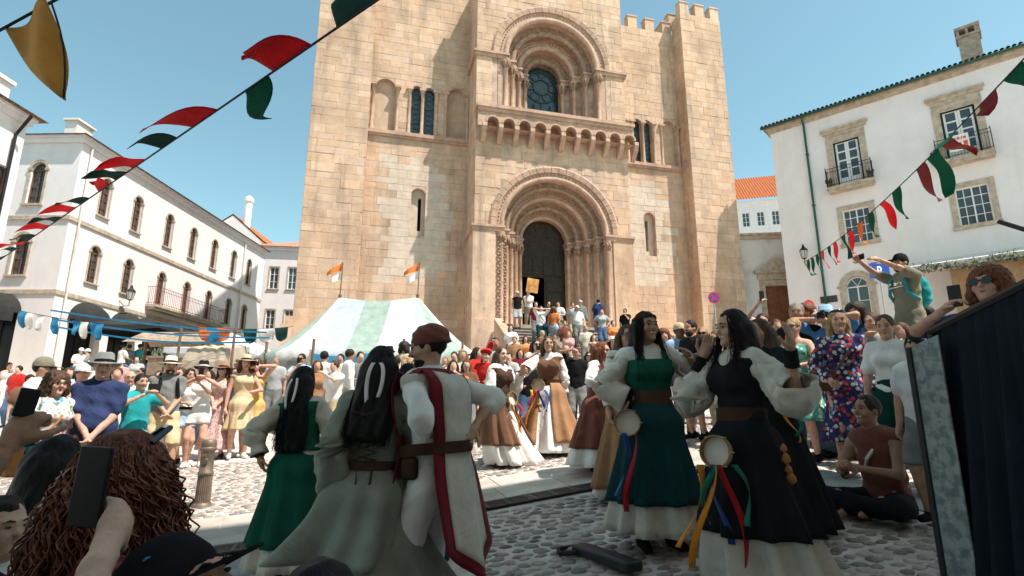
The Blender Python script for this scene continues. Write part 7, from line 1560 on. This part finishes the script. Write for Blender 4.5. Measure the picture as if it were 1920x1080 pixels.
person('person in blue floral shirt behind the backpack man', 1738, 575, 7.8, 160, lvl=2, top=('tee', 'denim'), bottom=('trousers', 'denim'), hair=('short', 'dark'), face=False)
# ---- more of the crowd
FILL = [(596, 676, 11.0, 20, 'tee', 'tan', 'long', 'brown', 1, 'woman in tan tee behind green back dancer'), (630, 676, 10.6, -30, 'tee', 'white', 'short', 'brown', 0, 'man in white tee between the back turned dancers'), (850, 676, 9.4, 10, 'tee', 'orange', 'long', 'dark', 1, 'woman in orange tee behind tabard man'), (875, 674, 9.8, 0, 'long', 'brown', 'long', 'auburn', 1, 'woman in brown blouse beside red hat'), (990, 672, 10.2, 0, 'tee', 'black', 'short', 'dark', 0, 'man in black tee between brown dancers'), (1150, 660, 9.2, 10, 'long', 'white', 'long', 'brown', 1, 'woman in white blouse behind auburn dancer'), (1230, 634, 8.2, 0, 'tee', 'lgrey', 'long', 'dark', 1, 'woman in light grey tee behind green dancer'), (1345, 632, 8.0, -10, 'tee', 'rust', 'short', 'dark', 0, 'man in rust tee behind black bodice dancer'), (1470, 612, 8.6, -30, 'tee', 'teal', 'long', 'brown', 1, 'woman in teal tee beside green dress'), (1535, 606, 8.2, -30, 'tee', 'beige', 'short', 'grey', 0, 'grey haired man in beige tee'), (1620, 604, 7.4, -50, 'tee', 'maroon', 'long', 'dark', 1, 'woman in maroon tee beside floral dress'), (1690, 606, 6.6, -60, 'tee', 'lblue', 'long', 'brown', 1, 'woman in pale blue tee behind the child'), (1418, 612, 10.0, 0, 'tank', 'orange', 'long', 'blond', 1, 'fair woman in orange vest top'), (222, 690, 9.2, 30, 'tee', 'grey', 'short', 'brown', 0, 'man in grey tee behind navy shirt man'), (395, 694, 11.5, 0, 'tank', 'beige', 'long', 'dark', 1, 'woman in beige vest top behind the phones'), (640, 664, 13.4, 0, 'tee', 'cream', 'short', 'dark', 0, 'man in cream tee at the pavilion opening'), (676, 660, 12.6, 30, 'tee', 'grey', 'short', 'dark', 0, 'man in grey tee behind the sage gown'), (703, 663, 13.6, -20, 'tee', 'lblue', 'long', 'brown', 1, 'woman in pale blue tee by the pavilion'), (715, 668, 12.0, 0, 'tank', 'white', 'pony', 'brown', 1, 'woman in white vest top near pavilion'), (820, 665, 12.8, 10, 'tee', 'navy', 'short', 'dark', 0, 'man in navy tee behind the tabard'), (838, 668, 11.8, -30, 'long', 'cream', 'long', 'blond', 1, 'fair haired woman in cream blouse'), (880, 664, 13.2, 0, 'tee', 'green', 'short', 'dark', 0, 'man in green tee behind red hat'), (905, 668, 14.0, 20, 'tee', 'white', 'short', 'grey', 0, 'grey haired man in white tee near stairs'), (955, 662, 13.0, -10, 'tee', 'lgrey', 'short', 'black', 0, 'man in light grey tee between dancers'), (975, 655, 14.5, 10, 'tee', 'maroon', 'long', 'dark', 1, 'woman in maroon tee at the stair foot'), (1044, 660, 13.5, 0, 'tank', 'black', 'long', 'brown', 1, 'woman in black vest top behind brown dancer'), (1138, 650, 14.0, 0, 'tee', 'navy', 'short', 'brown', 0, 'man in navy tee near the stair end'), (1195, 625, 10.5, 20, 'tee', 'white', 'short', 'dark', 0, 'man in white tee behind the green dancer'), (1255, 628, 12.0, -15, 'tee', 'khaki', 'short', 'brown', 0, 'man in khaki tee behind capped man'), (1340, 622, 10.5, -40, 'tee', 'pink', 'long', 'brown', 1, 'woman in pink tee beyond blond woman'), (1362, 618, 11.5, 0, 'tee', 'white', 'short', 'grey', 0, 'grey haired man in white near road sign'), (1455, 600, 10.5, -20, 'tee', 'navy', 'short', 'brown', 0, 'man in navy tee beyond the black gown'), (1525, 592, 9.2, -35, 'tee', 'white', 'long', 'dark', 1, 'dark haired woman in white tee at right'), (1585, 590, 9.5, -60, 'tee', 'khaki', 'short', 'grey', 0, 'grey haired man in khaki at the right'), (1715, 590, 9.0, -70, 'tee', 'red', 'short', 'dark', 0, 'man in red tee near the plinth'), (1762, 598, 7.5, -60, 'polo', 'black', 'short', 'dark', 0, 'man in black polo beyond the drape'), (130, 690, 10.5, 50, 'tee', 'lblue', 'short', 'brown', 0, 'man in pale blue tee behind white cap'), (300, 695, 11.5, 20, 'tee', 'white', 'long', 'brown', 1, 'woman in white tee behind turquoise person'), (520, 668, 13.0, 0, 'tee', 'lgrey', 'short', 'grey', 0, 'grey haired man beside the pavilion wall'), (442, 690, 12.5, 20, 'tee', 'navy', 'long', 'dark', 1, 'woman in navy tee behind the sunhats')]
for (hx, hy, Y, yaw, tk, tc_, hk, hc, fm, lab) in FILL:
    person(lab, hx, hy, Y, yaw, lvl=2, fem=bool(fm), top=(tk, tc_), bottom=('trousers', random.choice(['denim', 'khaki', 'grey', 'beige'])), hair=(hk, hc), skin=random.choice(['fair', 'tan', 'red']), L=random.choice(['down', 'half', 'clasped', 'phone']), Rr=random.choice(['down', 'half', 'chin']))
# ================================================================== FOREGROUND SPECTATORS
wristm = C('black')
c = person('spectator at far left raising a fist with camera', 0, 0, 1.17, 172, X=-1.60, H=1.66, lvl=0, Rr={'t': W(18, 832, 1.5), 'hint': (-.3, -.7, -1)}, L='down', top=('tee', 'black'), bottom=('trousers', 'denim'), hair=('short', 'black'), skin='brown', curl=1.1, palm=((0, 1, 0), (.3, -1, .2)), face=False)
cam_ = phone(c, -1, w=.045, hgt=.075, d=(0, 0, 0), label='small dark camera gripped in raised fist'); cam_.location = W(50, 755, 1.52); cam_.rotation_euler = (0, R(8), R(40))
c = person('spectator holding up a phone in one hand', 0, 0, .76, 175, X=-.97, H=1.62, lvl=0, fem=True, Rr={'t': W(206, 1010, 1.12), 'hint': (-1, -.1, -1)}, L='down', top=('tee', 'black'), bottom=('trousers', 'denim'), hair=('long', 'brown'), skin='fair', curl=.75, palm=((0, 1, 0), (1, -.25, 0)), face=False)
ph = phone(c, -1, w=.072, hgt=.150, d=(.0, .0, .0), label='large black phone held upright before the curly hair'); ph.location = W(170, 912, 1.15); ph.rotation_euler = (0, R(2), R(-8))
fl = floral('dark_red_floral', (.12, .03, .035), [(.35, .28, .24), (.14, .02, .03), (.25, .06, .06), (.1, .02, .03)], 45)
c = person('woman with long curly red hair crouching in front', 228, 812, 1.42, 128, H=1.66, lvl=0, fem=True, hip=(0, 0, .66), legs=((.11, .30, .08), (-.11, .30, .08)), top=('polo', fl), bottom=('trousers', 'denim'), hair=('short', 'auburn'), skin='fair', L='half', Rr='half')
def curls(ctx, n, mt, L=.5):
    s = ctx['s']; m_ = MB()
    for k in range(n):
        th = random.uniform(.25, 2*math.pi-.25)+math.pi/2; ph_ = random.uniform(-.2, 1.25)
        d = np.array([math.cos(th)*math.cos(ph_), math.sin(th)*math.cos(ph_), math.sin(ph_)]); st = np.array(ctx['hl'](d[0]*.085, d[1]*.1-.015, .035+d[2]*.095)); out = ctx['hr']*d[0]+ctx['hf']*d[1]
        ln = L*random.uniform(.5, 1.0); sp_ = random.uniform(.0, .09); pts = []; rad = random.uniform(.007, .013); fr = random.uniform(22, 34); p0 = random.random()*6; N_ = 24
        for i in range(N_+1):
            t = i/N_; c_ = st+out*(.035*math.sin(min(t*2.2, 1.57))+random.uniform(.0, .0)+sp_*t)*s+np.array([0, 0, .02*math.sin(t*3)-ln*t**1.1])*s; a = fr*t+p0; e1 = out; e2 = np.array([-out[1], out[0], 0]); r_ = rad*min(1, t*5); pts.append(tuple(c_+e1*math.cos(a)*r_+e2*math.sin(a)*r_+np.array([0, 0, math.sin(a)*r_*.5])))
        m_.tube(pts, [.0036*(1-.5*i/N_) for i in range(N_+1)], 3)
    o = m_.build('hair_curls', mt, ctx['root'], smooth=True); o['kind'] = 'stuff'
curlm = mat('hair_copper', (.26, .072, .026), .4, .5, 45, spec=.5, col2=(.085, .022, .009)); curls(c, 1100, curlm, .56)
m_ = MB(); m_.tube([tuple(c['hl'](x, y, z)) for x, y, z in ((-.085, .03, .10), (-.05, .07, .135), (.05, .07, .135), (.085, .03, .10))], .007, 6); m_.build('raised_sunglasses', mat('sunglass', (.012, .011, .012), .15), c['root'])
c = person('spectator in dark navy peaked cap crouching low', 335, 966, 1.16, 84, H=1.66, lvl=0, hip=(0, 0, .465), legs=((.11, .30, .08), (-.11, .30, .08)), hat=('cap', 'black'), top=('tee', 'black'), bottom=('trousers', 'denim'), hair=('short', 'black'), skin='tan', head=(0, 34), L='half', Rr='half')
for (x, y, z) in ((-.07, .03, .10), (.04, -.05, .13), (-.03, -.08, .11)): m_ = MB(); m_.lathe([(.001, .004), (.006, .002), (.007, 0)], 8, (x, y, z)); headmesh(c, m_, 'cap_stud', C('blue'))
person('spectator with dark hair crouching at the front edge', 600, 1026, 1.28, 178, H=1.66, lvl=0, fem=True, hip=(0, 0, .35), legs=((.11, .28, .08), (-.11, .28, .08)), top=('tee', 'black'), bottom=('trousers', 'denim'), hair=('bob', 'black'), skin='tan', face=False)
person('child in white shirt at the far left edge', 2, 935, 1.75, 75, H=1.18, lvl=0, top=('tee', 'white'), bottom=('shorts', 'navy'), hair=('short', 'dark'), skin='fair', base=float(atY(2, 935, 1.75)[2]-1.18))
person('girl with long black hair beside the curly haired woman', 105, 822, 2.1, 150, lvl=0, fem=True, H=1.36, top=('tee', 'white'), bottom=('trousers', 'grey'), hair=('long', 'black'), skin='tan', face=False, base=float(atY(105, 822, 2.1)[2]-1.36))
for q in PEOPLE:
    if q[1] > 1.88 or q[1] < 1.5: print('H?', q)
